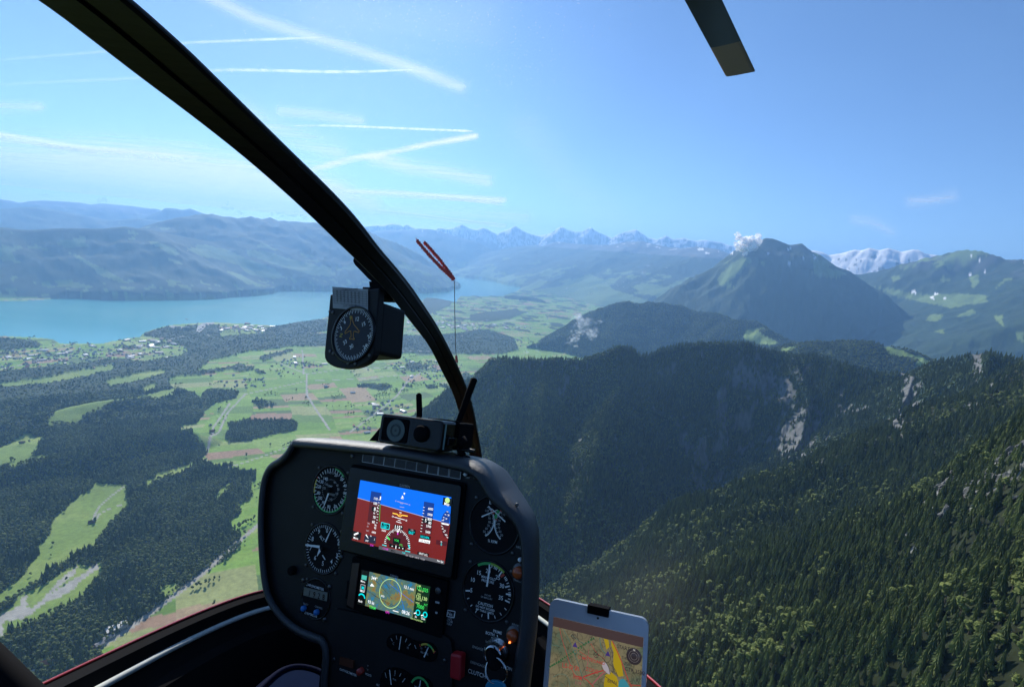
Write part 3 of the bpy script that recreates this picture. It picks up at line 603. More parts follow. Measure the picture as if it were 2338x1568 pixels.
e_sky = em('screen_blue', (.0, .115, .68)); e_gnd = em('screen_red_brown', (.13, .010, .007)); e_wht = em('screen_white', (.85, .88, .9)); e_dk = em('screen_tape_dark', (.012, .012, .03))
e_cyan = em('screen_cyan', (.0, .62, .66)); e_yel = em('screen_yellow', (.85, .50, .06)); e_grn = em('screen_green', (.04, .62, .10)); e_mag = em('screen_magenta', (.55, .03, .50)); e_tape = em('screen_tape_blue', (.004, .03, .20)); e_tred = em('screen_tape_red', (.06, .006, .008))
e_olive = em('screen_pale_green', (.42, .62, .22)); e_blk = em('screen_black', (.002, .003, .002)); e_pink = em('screen_grey', (.35, .33, .36))

HELI = root('helicopter', (0, .15, -1.05), 'black cockpit with red outer skin around the camera, its nose frame arching overhead', 'helicopter')
# ---- instrument panel housing
def pu(*pts): return [PF.uv(*zp(*p)) for p in pts]
def smoothp(pts, it=2, closed=True):
    P = [np.array(p, float) for p in pts]
    for _ in range(it):
        Q = []; n = len(P)
        for i in range(n if closed else n-1):
            a, b = P[i], P[(i+1) % n]; Q += [a*.75+b*.25, a*.25+b*.75]
        if not closed: Q = [P[0]]+Q+[P[-1]]
        P = Q
    return P
OUT = pu((215, 243), (240, 240), (500, 262), (800, 292), (1060, 345), (1150, 362), (1222, 403), (1264, 460), (1299, 525), (1341, 556), (1394, 602), (1444, 664), (1475, 737), (1488, 813), (1492, 900), (1490, 1050), (1482, 1250), (1462, 1400), (1440, 1500), (1420, 1800),
         (360, 1800), (372, 1500), (385, 1335), (330, 1318), (250, 1285), (180, 1235), (120, 1165), (85, 1110), (60, 1040), (42, 900), (32, 700), (37, 560), (50, 460), (72, 400), (100, 362), (150, 335), (185, 300))
OUT = smoothp(OUT, 2)
def inset(P, d):
    n = len(P); R = []; P = [np.array(p) for p in P]
    a = sum(P[i][0]*P[(i+1) % n][1]-P[(i+1) % n][0]*P[i][1] for i in range(n)); s = 1 if a > 0 else -1
    for i in range(n):
        t = P[(i+2) % n]-P[i-2]; t = t/np.linalg.norm(t); R.append(P[i]+s*d*np.array([-t[1], t[0]]))
    return R
mb = MB(); n = len(OUT); V = []
ctr = sum(OUT)/n
def hullr(P):
    P = sorted(map(tuple, P)); 
    def half(P):
        h = []
        for p in P:
            while len(h) > 1 and (h[-1][0]-h[-2][0])*(p[1]-h[-2][1])-(h[-1][1]-h[-2][1])*(p[0]-h[-2][0]) <= 0: h.pop()
            h.append(p)
        return h[:-1]
    return [np.array(p) for p in half(P)+half(P[::-1])]
HULL = hullr(OUT)
def tohull(p):
    d = p-ctr; best = 1.
    for i in range(len(HULL)):
        a, b = HULL[i], HULL[(i+1) % len(HULL)]; e_ = b-a; den = d[0]*e_[1]-d[1]*e_[0]
        if abs(den) < 1e-12: continue
        w_ = a-ctr; t_ = (w_[0]*e_[1]-w_[1]*e_[0])/den; u_ = (w_[0]*d[1]-w_[1]*d[0])/den
        if t_ > 0 and -1e-6 <= u_ <= 1+1e-6: best = max(best, t_)
    return ctr+d*best
vt = pu((800, 292))[0][1]; vb = pu((1480, 900))[0][1]
kd = [float(sst(vb, vt, p[1])) if p[0] > ctr[0]*.2 else 1. for p in OUT]
kr_ = [float(sst(0, .06, p[0]-ctr[0])) for p in OUT]
prof = [(.004, -.0, 0), (.012, .008, 0), (.007, .0125, 0), (.001, .009, 0), (-.002, .000, .1), (-.003, -.30, .6), (-.003, -.70, 1), (.004, -1.1, 1), (.020, -1.5, 1), (.04, -1.6, 1)]
for d, h, hu in prof:
    R_ = inset(OUT, d)
    for i, p in enumerate(R_):
        q = p+(tohull(OUT[i])-OUT[i])*hu*kr_[i]; dep = .014+.052*kd[i]
        V.append(PF.P(q[0], q[1], h if h > -.2 else h*dep))
Fc = [(k*n+i, (k+1)*n+i, (k+1)*n+(i+1) % n, k*n+(i+1) % n) for k in range(len(prof)-1) for i in range(n)]
a = sum(OUT[i][0]*OUT[(i+1) % n][1]-OUT[(i+1) % n][0]*OUT[i][1] for i in range(n))
if a < 0: Fc = [f[::-1] for f in Fc]
mb.add(V, Fc, hoodm, True); mb.add(V[-n:], [tuple(range(n))], matb)
HOUS = mb.build('panel_housing', HELI, origin=P0-.05*PN)
mb = MB(); flat(mb, PF, inset(OUT, .003), 0, blk)
for x, y in [(518, 328), (1178, 445), (255, 993), (395, 1030), (368, 1205), (460, 868), (1070, 800), (985, 1048), (1440, 1040)]:
    c = PF.uv(*zp(x, y)); ringz(mb, PF, c, [(.0028, .0), (.0028, .0012), (.0018, .0018), (0, .0018)], screw, 14)
c = PF.uv(*zp(203, 940)); ringz(mb, PF, c, [(.006, 0), (.006, .006), (.005, .007), (0, .007)], matb, 24)
for s, x, y, px in [('FULL', 1423, 985, 11), ('THROTTLE', 1420, 1000, 12), ('BRAKE', 1397, 1235, 12), ('BOTH', 1257, 1280, 14), ('PRIME', 1297, 1271, 14), ('L', 1237, 1320, 11), ('R', 1232, 1360, 13), ('O', 1230, 1401, 12),
                    ('ENGAGE', 1192, 1357, 12), ('DISENGAGE', 1191, 1443, 12), ('CLUTCH', 1186, 1493, 20), ('IGNITION', 1328, 1456, 17), ('GPS', 1042, 1200, 11), ('COM', 1041, 1214, 11), ('NAV', 1039, 1229, 11)]:
    ptext(mb, PF, zp, s, x, y, px, .0006, wht if px > 12 else dim)
ptext(mb, PF, zq, 'HIGH RPM', 1198, 1172, 30, .0006, dim); ptext(mb, PF, zq, 'TEST', 1208, 1217, 30, .0006, dim)
ptext(mb, PF, zq, 'TEST', 428, 188, 22, .0006, dim)
for a, b in [((1240, 1322), (1250, 1330)), ((1266, 1298), (1276, 1313)), ((1296, 1287), (1298, 1308)), ((1240, 1362), (1250, 1362))]:
    line(mb, PF, PF.uv(*zp(*a)), PF.uv(*zp(*b)), .0008, .0006, wht)
q = [PF.uv(*zr(*p)) for p in [(1517, 652), (1605, 668), (1593, 742), (1507, 724)]]; poly(mb, PF, q, .0009, .0006, wht, True)
ptext(mb, PF, zr, 'No.1', 1556, 700, 36, .0006, wht)
mb.build('panel_face', HELI, origin=P0)
# annunciator strip
mb = MB()
for i in range(9):
    c0 = PF.uv(*zp(604+58.2*i, 340+10.1*i)); a = .0088; b = .0059
    r = [c0+np.array(q) for q in [(-a, -b), (a, -b), (a, b), (-a, b)]]
    prism(mb, PF, r, 0, .0015, gloss); poly(mb, PF, r, .0008, .0018, dim, True)
    line(mb, PF, c0+[-a+.001, b+.0018], c0+[-a+.001, b+.0045], .0006, .0008, dim); line(mb, PF, c0+[-a, b+.002], c0+[a, b+.002], .0005, .0008, dim)
mb.build('warning_light_strip', HELI, origin=PF.P(*PF.uv(*zp(840, 380))))
def button(name, z, x, y, r, m, h=.004):
    mb = MB(); c = PF.uv(*z(x, y)); ringz(mb, PF, c, [(r*1.5, 0), (r*1.5, .0014), (r*1.1, .0018), (r, .002)], screw if m is lampo else matb, 24); ringz(mb, PF, c, [(r, .0019), (r, h), (r*.8, h+.0012), (r*.4, h+.0018), (0, h+.002)], m, 24)
    return mb.build(name, HELI, origin=PF.P(*c))
button('test_button', zq, 1175, 1328, .0026, wht); button('test_button', zp, 1130, 426, .0022, wht)
button('warning_lamp', zp, 1418, 948, .0065, lampo, .008)['label'] = 'amber warning lamp beside the manifold gauge'
L2 = button('warning_lamp', zp, 1388, 1284, .0065, lampo, .008); L2['label'] = 'amber brake warning lamp with a small glowing spot'
mb = MB(); c = PF.uv(*zp(1380, 1312)); ringz(mb, PF, c, [(.0012, .009), (.0009, .0105), (0, .011)], em('lamp_glow', (1, .25, .05), 2), 12); mb.build('bulb', L2)
# ---- gauges
def gauge(name, c, R, label, bez=True):
    g = MB(); ringz(g, PF, c, [(R*1.0, -.002), (R*1.0, .0005), (R*.97, .0016), (R*.93, .0012), (R*.90, -.0015)], gloss, 64)
    mb0 = MB(); flat(mb0, PF, circ(c, R*.91, 64), .0004, face)
    for k in range(4):
        a = math.pi/4+k*math.pi/2; q = c+1.12*R*np.array([math.cos(a), math.sin(a)])
        ringz(g, PF, q, [(.0022, 0), (.0022, .001), (.0014, .0015), (0, .0015)], screw, 12)
    o = mb0.build(name, HELI, origin=PF.P(*c), label=label); g.build('bezel', o)
    return o
def child(o, name, mb): return mb.build(name, o)
def angc(c, z, x, y): q = PF.uv(*z(x, y))-c; return math.atan2(q[1], q[0])
cA = PF.uv(*zp(401, 511)); RA = .0345
o = gauge('airspeed_gauge', cA, RA, 'round airspeed dial at the upper left of the panel, green arc along its bottom'); mb = MB()
for s, x, y in [('20', 433, 430), ('30', 463, 452), ('40', 481, 487), ('50', 481, 528), ('60', 462, 575), ('70', 428, 598), ('80', 394, 600), ('90', 366, 578), ('100', 347, 553), ('80', 340, 526), ('120', 341, 492), ('130', 354, 466), ('140', 377, 450)]: ptext(mb, PF, zp, s, x, y, 15, .0012, wht)
for s, x, y in [('KNOTS', 402, 418), ('TEMP', 400, 490), ('160', 382, 480), ('40', 425, 470), ('60', 440, 485), ('80', 445, 507), ('100', 437, 530), ('140', 405, 560), ('120', 370, 500), ('SPEED', 412, 535)]: ptext(mb, PF, zp, s, x, y, 10, .0012, dim)
a90 = angc(cA, zp, 395, 632); aL = angc(cA, zp, 316, 540); aR = angc(cA, zp, 502, 540)
arc(mb, PF, cA, RA*.86, aL, aL+((aR-aL) % (2*math.pi)), .0022, .001, grn, 40)
b0 = angc(cA, zp, 316, 525); b1 = angc(cA, zp, 332, 455)
arc(mb, PF, cA, RA*.86, b1, b1+((b0-b1) % (2*math.pi)), .0022, .001, yel, 12)
t0 = angc(cA, zp, 427, 397); t1 = angc(cA, zp, 478, 437); arc(mb, PF, cA, RA*.86, t1, t1+((t0-t1) % (2*math.pi)), .0022, .001, grn, 12)
for k in range(36):
    a = k*math.pi/18; d = np.array([math.cos(a), math.sin(a)]); line(mb, PF, cA+d*RA*.86, cA+d*RA*(.74 if k % 2 else .69), .0008, .0014, wht)
    line(mb, PF, cA+d*RA*.44, cA+d*RA*.39, .0005, .0012, dim)
line(mb, PF, cA+.82*RA*np.array([math.cos(b1-.1), math.sin(b1-.1)]), cA+.9*RA*np.array([math.cos(b1-.1), math.sin(b1-.1)]), .0016, .0016, redm)
child(o, 'dial_markings', mb); mb = MB(); line(mb, PF, PF.uv(*zp(402, 525)), PF.uv(*zp(373, 606)), .0030, .0045, wht, .0010); ringz(mb, PF, cA, [(.004, .003), (.004, .005), (0, .005)], face, 20); child(o, 'needle', mb)
cB = PF.uv(*zp(364, 824)); RB = .0345
o = gauge('altimeter', cB, RB, 'round altimeter dial with three hands below the airspeed dial'); mb = MB()
for s, x, y in zip('0123456789', (385, 428, 446, 437, 408, 362, 321, 297, 307, 341), (727, 748, 790, 862, 893, 903, 873, 822, 772, 733)): ptext(mb, PF, zp, s, x, y, 21, .0012, wht)
ptext(mb, PF, zp, 'ALT', 357, 768, 15, .0012, wht, rot=-.5)
for k in range(50):
    a = k*math.pi/25+.35; d = np.array([math.cos(a), math.sin(a)]); line(mb, PF, cB+d*RB*.9, cB+d*RB*(.80 if k % 5 else .76), .0007, .0012, wht)
for k in range(5): line(mb, PF, PF.uv(*zp(358+k*3, 862+k*5)), PF.uv(*zp(364+k*3, 860+k*5)), .0012, .0012, wht)
child(o, 'dial_markings', mb)
for w0, w1, a, b in [(.0026, .0009, (384, 786), (416, 716)), (.0035, .0022, (353, 813), (277, 802)), (.0050, .0006, (356, 826), (338, 864))]:
    mb = MB(); line(mb, PF, PF.uv(*zp(*a)), PF.uv(*zp(*b)), w0, .004, wht, w1); child(o, 'needle', mb)
mb = MB(); ringz(mb, PF, cB, [(.003, .003), (.003, .0045), (0, .0045)], face, 20); child(o, 'hub', mb)
cC = PF.uv(*zp(323, 1094)); o = gauge('chronometer', cC, .0265, 'round digital chronometer with two blue buttons at the lower left'); mb = MB()
q = [PF.uv(*zp(*p)) for p in [(262, 1030), (388, 1060), (383, 1106), (257, 1073)]]; prism(mb, PF, q, .0005, .0014, lcd); child(o, 'display', mb)
mb = MB(); v = q
for i, dch in enumerate('1928'): ptext(mb, PF, zp, dch, 292+i*25, 1063+i*6.8, 27, .0018, gloss, sx=.85)
ptext(mb, PF, zp, 'CHRONOMETER', 320, 1029, 12, .0012, wht); ptext(mb, PF, zp, 'SELECT', 270, 1121, 8, .0012, dim); ptext(mb, PF, zp, 'CONTROL', 340, 1139, 8, .0012, dim); ptext(mb, PF, zp, 'DAVTRON', 297, 1177, 12, .0012, wht, sx=1.1)
child(o, 'lettering', mb)
for x, y in [(262, 1143), (331, 1164)]:
    mb = MB(); ringz(mb, PF, PF.uv(*zp(x, y)), [(.0038, 0), (.0038, .004), (.003, .005), (0, .0053)], blub, 20); child(o, 'button', mb)
cD = PF.uv(*zq(795, 845)); RD = .0345
o = gauge('rotor_speed_gauge', cD, RD, 'round dual engine and rotor speed dial marked E and R'); mb = MB()
for pts in ([(725, 585), (765, 640), (795, 710), (803, 790), (795, 860), (760, 930), (715, 985), (680, 1005)], [(925, 630), (870, 680), (830, 745), (808, 800), (803, 860), (815, 920), (840, 990), (885, 1050)]):
    P = smoothp([PF.uv(*zq(*p)) for p in pts], 2, False); poly(mb, PF, P, .0010, .0010, wht)
    s = 1 if pts[0][0] > 800 else -1; L = 0
    for i in range(0, len(P)-1, 1):
        t = P[i+1]-P[i]; nn = np.array([-t[1], t[0]])/np.linalg.norm(t)*(1 if s > 0 else -1); line(mb, PF, P[i], P[i]+nn*(.0028 if i % 4 == 0 else .0017), .0005, .0011, wht)
for s, x, y in [('110', 702, 652), ('100', 722, 706), ('90', 735, 755), ('80', 738, 808), ('70', 722, 858), ('60', 695, 898), ('50', 665, 940), ('110', 932, 703), ('100', 903, 745), ('90', 877, 788), ('80', 865, 835), ('70', 868, 888), ('60', 885, 940), ('50', 908, 990)]: ptext(mb, PF, zq, s, x, y, 28, .0012, dim)
ptext(mb, PF, zq, 'E', 750, 525, 55, .0012, wht); ptext(mb, PF, zq, 'R', 910, 560, 55, .0012, wht); ptext(mb, PF, zq, '% RPM', 778, 1078, 36, .0012, wht)
poly(mb, PF, [PF.uv(*zq(*p)) for p in [(868, 645), (840, 690), (815, 760)]], .0034, .0014, grn); poly(mb, PF, [PF.uv(*zq(*p)) for p in [(768, 650), (785, 675), (800, 697)]], .0026, .0014, redm)
line(mb, PF, PF.uv(*zq(885, 640)), PF.uv(*zq(910, 665)), .0016, .0014, redm); line(mb, PF, PF.uv(*zq(808, 770)), PF.uv(*zq(850, 775)), .0010, .0014, redm)
child(o, 'dial_markings', mb)
for a, b in [((640, 730), (862, 635)), ((972, 800), (778, 615))]:
    mb = MB(); line(mb, PF, PF.uv(*zq(*a)), PF.uv(*zq(*b)), .0016, .004, wht, .0009); child(o, 'needle', mb)
cE = PF.uv(*zp(1246, 1052)); RE = .0345
o = gauge('manifold_pressure_gauge', cE, RE, 'round manifold pressure dial with green and yellow arc at the lower right'); mb = MB()
aE = lambda x, y: angc(cE, zp, x, y)
a5, a35 = aE(1130, 1049), aE(1352, 1107); a20 = aE(1255, 905)
for k in range(31):
    a = a5+(a20-a5)*k/15 if k <= 15 else a20+(a35-a20)*(k-15)/15
    d = np.array([math.cos(a), math.sin(a)]); line(mb, PF, cE+d*RE*.86, cE+d*RE*(.68 if k % 5 == 0 else .77), .0016 if k % 5 == 0 else .0008, .0012, wht)
arc(mb, PF, cE, RE*.88, aE(1325, 962), aE(1262, 905), .0030, .0009, mat('marking_lime', (.28, .45, .05), .6), 14); arc(mb, PF, cE, RE*.88, aE(1262, 905), aE(1195, 918), .0030, .0009, grn, 14)
line(mb, PF, PF.uv(*zp(1316, 975)), PF.uv(*zp(1335, 960)), .0026, .0016, redm)
for s, x, y in [('5', 1158, 1047), ('10', 1167, 990), ('15', 1200, 953), ('20', 1248, 944), ('25', 1300, 978), ('30', 1322, 1023), ('35', 1316, 1087)]: ptext(mb, PF, zp, s, x, y, 20, .0012, wht)
for s, x, y, px in [('MANIFOLD', 1250, 981, 12), ('PRESSURE', 1246, 999, 12), ('INCHES', 1246, 1074, 8), ('OF MERCURY', 1240, 1088, 8), ('CAUTION', 1233, 1123, 14), ('DO NOT EXCEED', 1232, 1143, 10), ('MP TABLE LIMITS', 1230, 1160, 10)]: ptext(mb, PF, zp, s, x, y, px, .0012, wht if px > 9 else dim)
child(o, 'dial_markings', mb); mb = MB(); line(mb, PF, PF.uv(*zp(1247, 1024)), PF.uv(*zp(1263, 918)), .0022, .004, wht); child(o, 'needle', mb)
# ---- big flight display
SQ = [PF.uv(*p) for p in [(822.7, 1095.2), (1031, 1133), (1015.6, 1285.6), (802.9, 1232.6)]]
u0 = (SQ[0][0]+SQ[3][0])/2; u1 = (SQ[1][0]+SQ[2][0])/2; v1 = (SQ[0][1]+SQ[1][1])/2; v0 = (SQ[2][1]+SQ[3][1])/2
def rrect(u0, v0, u1, v1, r, n=6):
    R = []
    for cx, cy, a in [(u1-r, v0+r, -90), (u1-r, v1-r, 0), (u0+r, v1-r, 90), (u0+r, v0+r, 180)]:
        for k in range(n+1): t = math.radians(a+90*k/n); R.append((cx+r*math.cos(t), cy+r*math.sin(t)))
    return R
bx = MB(); prism(bx, PF, rrect(u0-.0135, v0-.0125, u1+.0165, v1+.0165, .004), 0, .009, gloss)
prism(bx, PF, rrect(u0-.0165, v0-.0155, u1+.0195, v1+.0195, .005), 0, .004, matb)
SF = PF.shift(.0092)
ptext(bx, SF, zs, 'GARMIN', 1188, 305, 32, .0004, dim)
D = bx.build('flight_display', HELI, origin=PF.P((u0+u1)/2, (v0+v1)/2), bevel=.0008, label='large flight display showing blue sky over a red-brown horizon')
ss = MB(); S = lambda x, y: SF.uv(*zs(x, y))
a, b, c, d = S(567, 222), S(1840, 462), S(1748, 1390), S(447, 1062)
hl, hr = S(530, 472), S(1820, 838)
flat(ss, SF, [a, b, hr, hl], .0003, e_sky); flat(ss, SF, [hl, hr, c, d], .0003, e_gnd); line(ss, SF, hl, hr, .0006, .0006, e_pink)
def sq(x0, y0, x1, y1, h, m):  # axis-aligned on the screen, given two corners of the close-up
    A = S(x0, y0); B = S(x1, y1); flat(ss, SF, [(A[0], A[1]), (B[0], A[1]), (B[0], B[1]), (A[0], B[1])], h, m)
A = S(722, 375); sl = S(866, 402)[0]-A[0]
lowt = S(700, 515); 
flat(ss, SF, [S(722, 375), S(866, 402), S(848, 560), S(702, 518)], .0006, e_tape); flat(ss, SF, [S(702, 518), S(848, 560), S(812, 838), S(668, 800)], .0006, e_tred)
flat(ss, SF, [S(1462, 520), S(1604, 548), S(1584, 780), S(1438, 740)], .0006, e_tape); flat(ss, SF, [S(1438, 740), S(1584, 780), S(1560, 985), S(1408, 950)], .0006, e_tred)
flat(ss, SF, [S(632, 985), S(792, 1010), S(782, 1115), S(618, 1080)], .0006, e_dk)
T = lambda s, x, y, px, m=e_wht, sx=1.0, h=.0012: ptext(ss, SF, zs, s, x, y, px, h, m, sx=sx)
for s, x, y in [('110', 790, 482), ('100', 783, 548), ('70', 768, 742), ('60', 756, 806)]: T(s, x, y, 32)
for s, x, y in [('6000', 1556, 625), ('5900', 1548, 705), ('5700', 1528, 868), ('5600', 1518, 948)]: T(s, x, y, 28)
flat(ss, SF, [S(735, 590), S(790, 600), S(785, 668), S(728, 655)], .0009, e_blk); flat(ss, SF, [S(1448, 745), S(1580, 770), S(1572, 845), S(1440, 815)], .0009, e_blk)
T('8', 776, 628, 44); T('9', 812, 608, 24); T('7', 806, 660, 30); T('5', 1488, 785, 42); T('800', 1545, 770, 32); T('80', 1546, 822, 32)
T('80', 768, 684, 20)
for k in range(9): line(ss, SF, S(826-k*4, 495+k*40), S(846-k*4, 499+k*40), .0005, .0012, e_wht); line(ss, SF, S(1452-k*5, 600+k*42), S(1474-k*5, 605+k*42), .0005, .0012, e_wht)
line(ss, SF, S(850, 560), S(838, 800), .0012, .0011, em('screen_dim_green', (.03, .25, .05))); line(ss, SF, S(856, 450), S(850, 500), .0016, .0011, e_wht)
T('188°', 918, 878, 36, e_cyan); T('HDG', 918, 842, 18, e_cyan); poly(ss, SF, [S(870, 812), S(982, 840), S(974, 912), S(862, 888)], .0008, .0012, e_cyan, True); flat(ss, SF, [S(870, 812), S(982, 840), S(974, 912), S(862, 888)], .0006, e_blk)
T('065°', 1290, 958, 36, e_cyan); T('CRS', 1296, 920, 18, e_pink); flat(ss, SF, [S(1240, 895), S(1345, 920), S(1338, 990), S(1232, 970)], .0006, e_blk)
T('NAV', 905, 928, 26); T('115°', 1106, 885, 48, e_wht); flat(ss, SF, [S(1045, 845), S(1168, 868), S(1160, 935), S(1036, 905)], .0006, e_blk)
T('1021HPA', 1476, 1020, 27, e_cyan); flat(ss, SF, [S(1408, 980), S(1556, 1010), S(1548, 1060), S(1396, 1030)], .0006, e_blk)
flat(ss, SF, [S(1395, 1040), S(1548, 1070), S(1540, 1112), S(1388, 1080)], .0008, e_wht); T('TER INHB', 1466, 1076, 26, e_blk)
T('09:07 LCL', 1455, 1258, 24); flat(ss, SF, [S(1370, 1222), S(1530, 1250), S(1525, 1290), S(1365, 1262)], .0006, e_blk); flat(ss, SF, [S(995, 1178), S(1075, 1195), S(1068, 1240), S(988, 1222)], .0008, e_wht); T('MSG', 1032, 1210, 28, e_blk)
T('TAS', 688, 828, 18, e_pink); T('96', 785, 852, 24); T('GS', 676, 868, 18, e_pink); T('93', 780, 892, 26); T('OAT', 675, 930, 18, e_pink); T('6420', 762, 952, 24)
T('N', 720, 1003, 18); T('070°', 668, 1070, 20); T('2', 770, 1050, 20); line(ss, SF, S(652, 985), S(685, 1035), .0016, .0012, e_wht, .0004); 
T('ENR', 735, 1133, 22, e_mag); T('1.2 NM', 925, 1182, 22, e_mag); T('VOR', 1080, 1065, 26, e_grn); T('VTL', 1142, 1130, 24, e_grn)
sq(1730, 462, 1842, 590, .0006, e_blk); T('Map', 1782, 562, 34); ringz(ss, SF, S(1788, 505), [(.0034, .0008), (0, .0012)], e_olive, 20)
sq(468, 930, 570, 1060, .0006, e_blk); T('Menu', 510, 1032, 26, e_wht); line(ss, SF, S(485, 985), S(545, 960), .002, .0012, e_wht); line(ss, SF, S(500, 985), S(530, 990), .004, .0011, redm)
flat(ss, SF, [S(1632, 1055), S(1785, 1085), S(1780, 1150), S(1626, 1118)], .0006, e_tred); T('0', 1706, 1120, 30, e_cyan); T('PS', 1706, 1085, 16, e_wht)
# attitude symbols
poly(ss, SF, [S(1025, 683), S(1088, 698), S(1110, 722), S(1135, 730), S(1160, 712), S(1236, 725)], .0013, .0013, e_yel); flat(ss, SF, circ(S(1133, 705), .0020, 16), .0014, em('screen_orange', (.5, .18, .03)))
for (x0, y0), (x1, y1) in [((1050, 738), (1195, 778)), ((1098, 780), (1135, 790)), ((1075, 800), (1148, 822)), ((1085, 518), (1240, 560)), ((1125, 595), (1185, 605)), ((1130, 545), (1170, 553)), ((1120, 672), (1150, 680))]:
    line(ss, SF, S(x0, y0), S(x1, y1), .0006, .0012, e_pink if y0 < 650 else e_wht)
T('10', 1028, 730, 22); T('10', 1215, 786, 22); T('10', 1068, 514, 18, e_pink); T('10', 1260, 568, 18, e_pink)
flat(ss, SF, [S(1176, 398), S(1202, 402), S(1186, 430)], .0012, e_wht); flat(ss, SF, [S(1162, 436), S(1178, 468), S(1148, 465)], .0012, e_wht); line(ss, SF, S(1142, 476), S(1178, 482), .0008, .0012, e_wht)
cc = S(1085, 1140); rc = np.linalg.norm(S(1270, 1180)-cc); 
flat(ss, SF, [cc+rc*np.array([math.cos(t), math.sin(t)]) for t in np.linspace(-.05, math.pi+.05, 30)], .0007, e_tred)
for k in range(28):
    t = math.pi*k/27; dd = np.array([math.cos(t), math.sin(t)]); line(ss, SF, cc+dd*rc, cc+dd*rc*(.88 if k % 3 else .82), .0006, .0012, e_wht)
flat(ss, SF, [S(1088, 922), S(1116, 928), S(1098, 962)], .0014, e_wht); line(ss, SF, S(1098, 955), S(1096, 985), .0016, .0013, e_mag)
line(ss, SF, S(880, 1125), S(940, 1140), .0010, .0013, e_cyan); line(ss, SF, S(1200, 1210), S(1270, 1225), .001, .0013, e_cyan); line(ss, SF, S(945, 1010), S(985, 1055), .0018, .0013, e_grn); line(ss, SF, S(1245, 1125), S(1265, 1175), .0016, .0013, e_cyan)
line(ss, SF, S(975, 1130), S(1200, 1185), .0040, .0009, e_blk); line(ss, SF, S(1074, 1135), S(1070, 1180), .0010, .0014, e_wht); line(ss, SF, S(1030, 1065), S(1130, 1085), .0075, .0010, e_blk)
for x in (1020, 1120, 1168): flat(ss, SF, circ(S(x, 1145+(x-1020)*.22), .0007, 10), .0014, e_wht)
# vertical speed tape
vs = smoothp([S(1782, 645), S(1735, 690), S(1708, 760), S(1700, 800)], 2, False)
flat(ss, SF, [S(1784, 645), S(1830, 700), S(1812, 835), S(1700, 815), S(1705, 760), S(1730, 700)], .0006, e_tape)
flat(ss, SF, [S(1812, 842), S(1700, 822), S(1700, 880), S(1715, 960), S(1740, 1025), S(1790, 1000)], .0006, e_tred)
line(ss, SF, S(1712, 826), S(1810, 848), .0014, .0012, e_wht)
for k in range(10):
    x = 1780-26*math.sin(k/9*math.pi)*3; y = 660+k*40; line(ss, SF, S(x, y), S(x+22, y+8), .0005, .0012, e_wht)
for s, x, y in [('20', 1806, 712), ('10', 1776, 762), ('5', 1740, 775), ('5', 1728, 895), ('10', 1755, 928), ('20', 1778, 990)]: T(s, x, y, 20)
line(ss, SF, S(830, 1162), S(1745, 1375), .0040, .0009, em('screen_slate', (.07, .07, .08)));
T('100  102.00  108.90  118.00', 1340, 1300, 20, e_pink, 1.0); T('114', 1180, 1238, 26, e_cyan); T('Pwr Sys', 1690, 1360, 22, e_wht)
child(D, 'screen', ss)
# ---- lower navigator
S2 = PF.shift(.0062); Z = lambda x, y: S2.uv(*zr(x, y))
bx = MB(); a, b, c, d = Z(420, 120), Z(1470, 360), Z(1400, 900), Z(350, 640)
uu = [Z(497, 175), Z(1310, 375), Z(1255, 805), Z(440, 580)]; U0 = min(uu[0][0], uu[3][0]); U1 = max(uu[1][0], uu[2][0]); V1 = (uu[0][1]+uu[1][1])/2; V0 = (uu[2][1]+uu[3][1])/2
prism(bx, PF, rrect(U0-.018, V0-.010, U1+.023, V1+.012, .003), 0, .0060, matb)
prism(bx, PF, [p for p in [(U0-.016, V0-.006), (U0-.004, V0-.008), (U0-.004, V1+.006), (U0-.016, V1+.004)]], .0061, .0075, mat('brown_reflecting_plastic', (.05, .022, .012), .4))
ptext(bx, S2, zr, 'GARMIN', 880, 250, 22, .0004, dim)
for x, y, r in [(1412, 420, .004)]: ringz(bx, S2, Z(x, y), [(r, 0), (r, .003), (0, .003)], screw, 16)
line(bx, S2, Z(1370, 555), Z(1418, 567), .0022, .0006, dim); line(bx, S2, Z(1370, 680), Z(1395, 686), .0022, .0006, dim); line(bx, S2, Z(345, 300), Z(320, 515), .0028, .0016, matb)
G = bx.build('navigator', HELI, origin=PF.P((U0+U1)/2, (V0+V1)/2), bevel=.0006, label='smaller navigator with a coloured moving map')
mp = bpy.data.materials.new('screen_map'); mp.use_nodes = True; t = mp.node_tree; p = t.nodes['Principled BSDF']; p.inputs['Base Color'].default_value = (.01, .01, .01, 1); p.inputs['Roughness'].default_value = .25
tc = N(t, 'ShaderNodeTexCoord'); nz = N(t, 'ShaderNodeTexNoise', i_Scale=60.0, i_Detail=6.0, i_Roughness=.62); t.links.new(tc.outputs['Object'], nz.inputs[0])
cr = N(t, 'ShaderNodeValToRGB'); cr.color_ramp.interpolation = 'LINEAR'; e = cr.color_ramp.elements; e[0].position = .36; e[0].color = (.02, .22, .42, 1); e[1].position = .44; e[1].color = (.10, .16, .12, 1)
for ps, cl in [(.47, (.10, .24, .20, 1)), (.50, (.05, .14, .25, 1)), (.53, (.17, .24, .10, 1)), (.57, (.22, .22, .10, 1)), (.61, (.30, .17, .04, 1)), (.66, (.12, .20, .14, 1))]: q = e.new(ps); q.color = cl
t.links.new(nz.outputs[0], cr.inputs[0]); t.links.new(cr.outputs[0], p.inputs['Emission Color']); p.inputs['Emission Strength'].default_value = .62
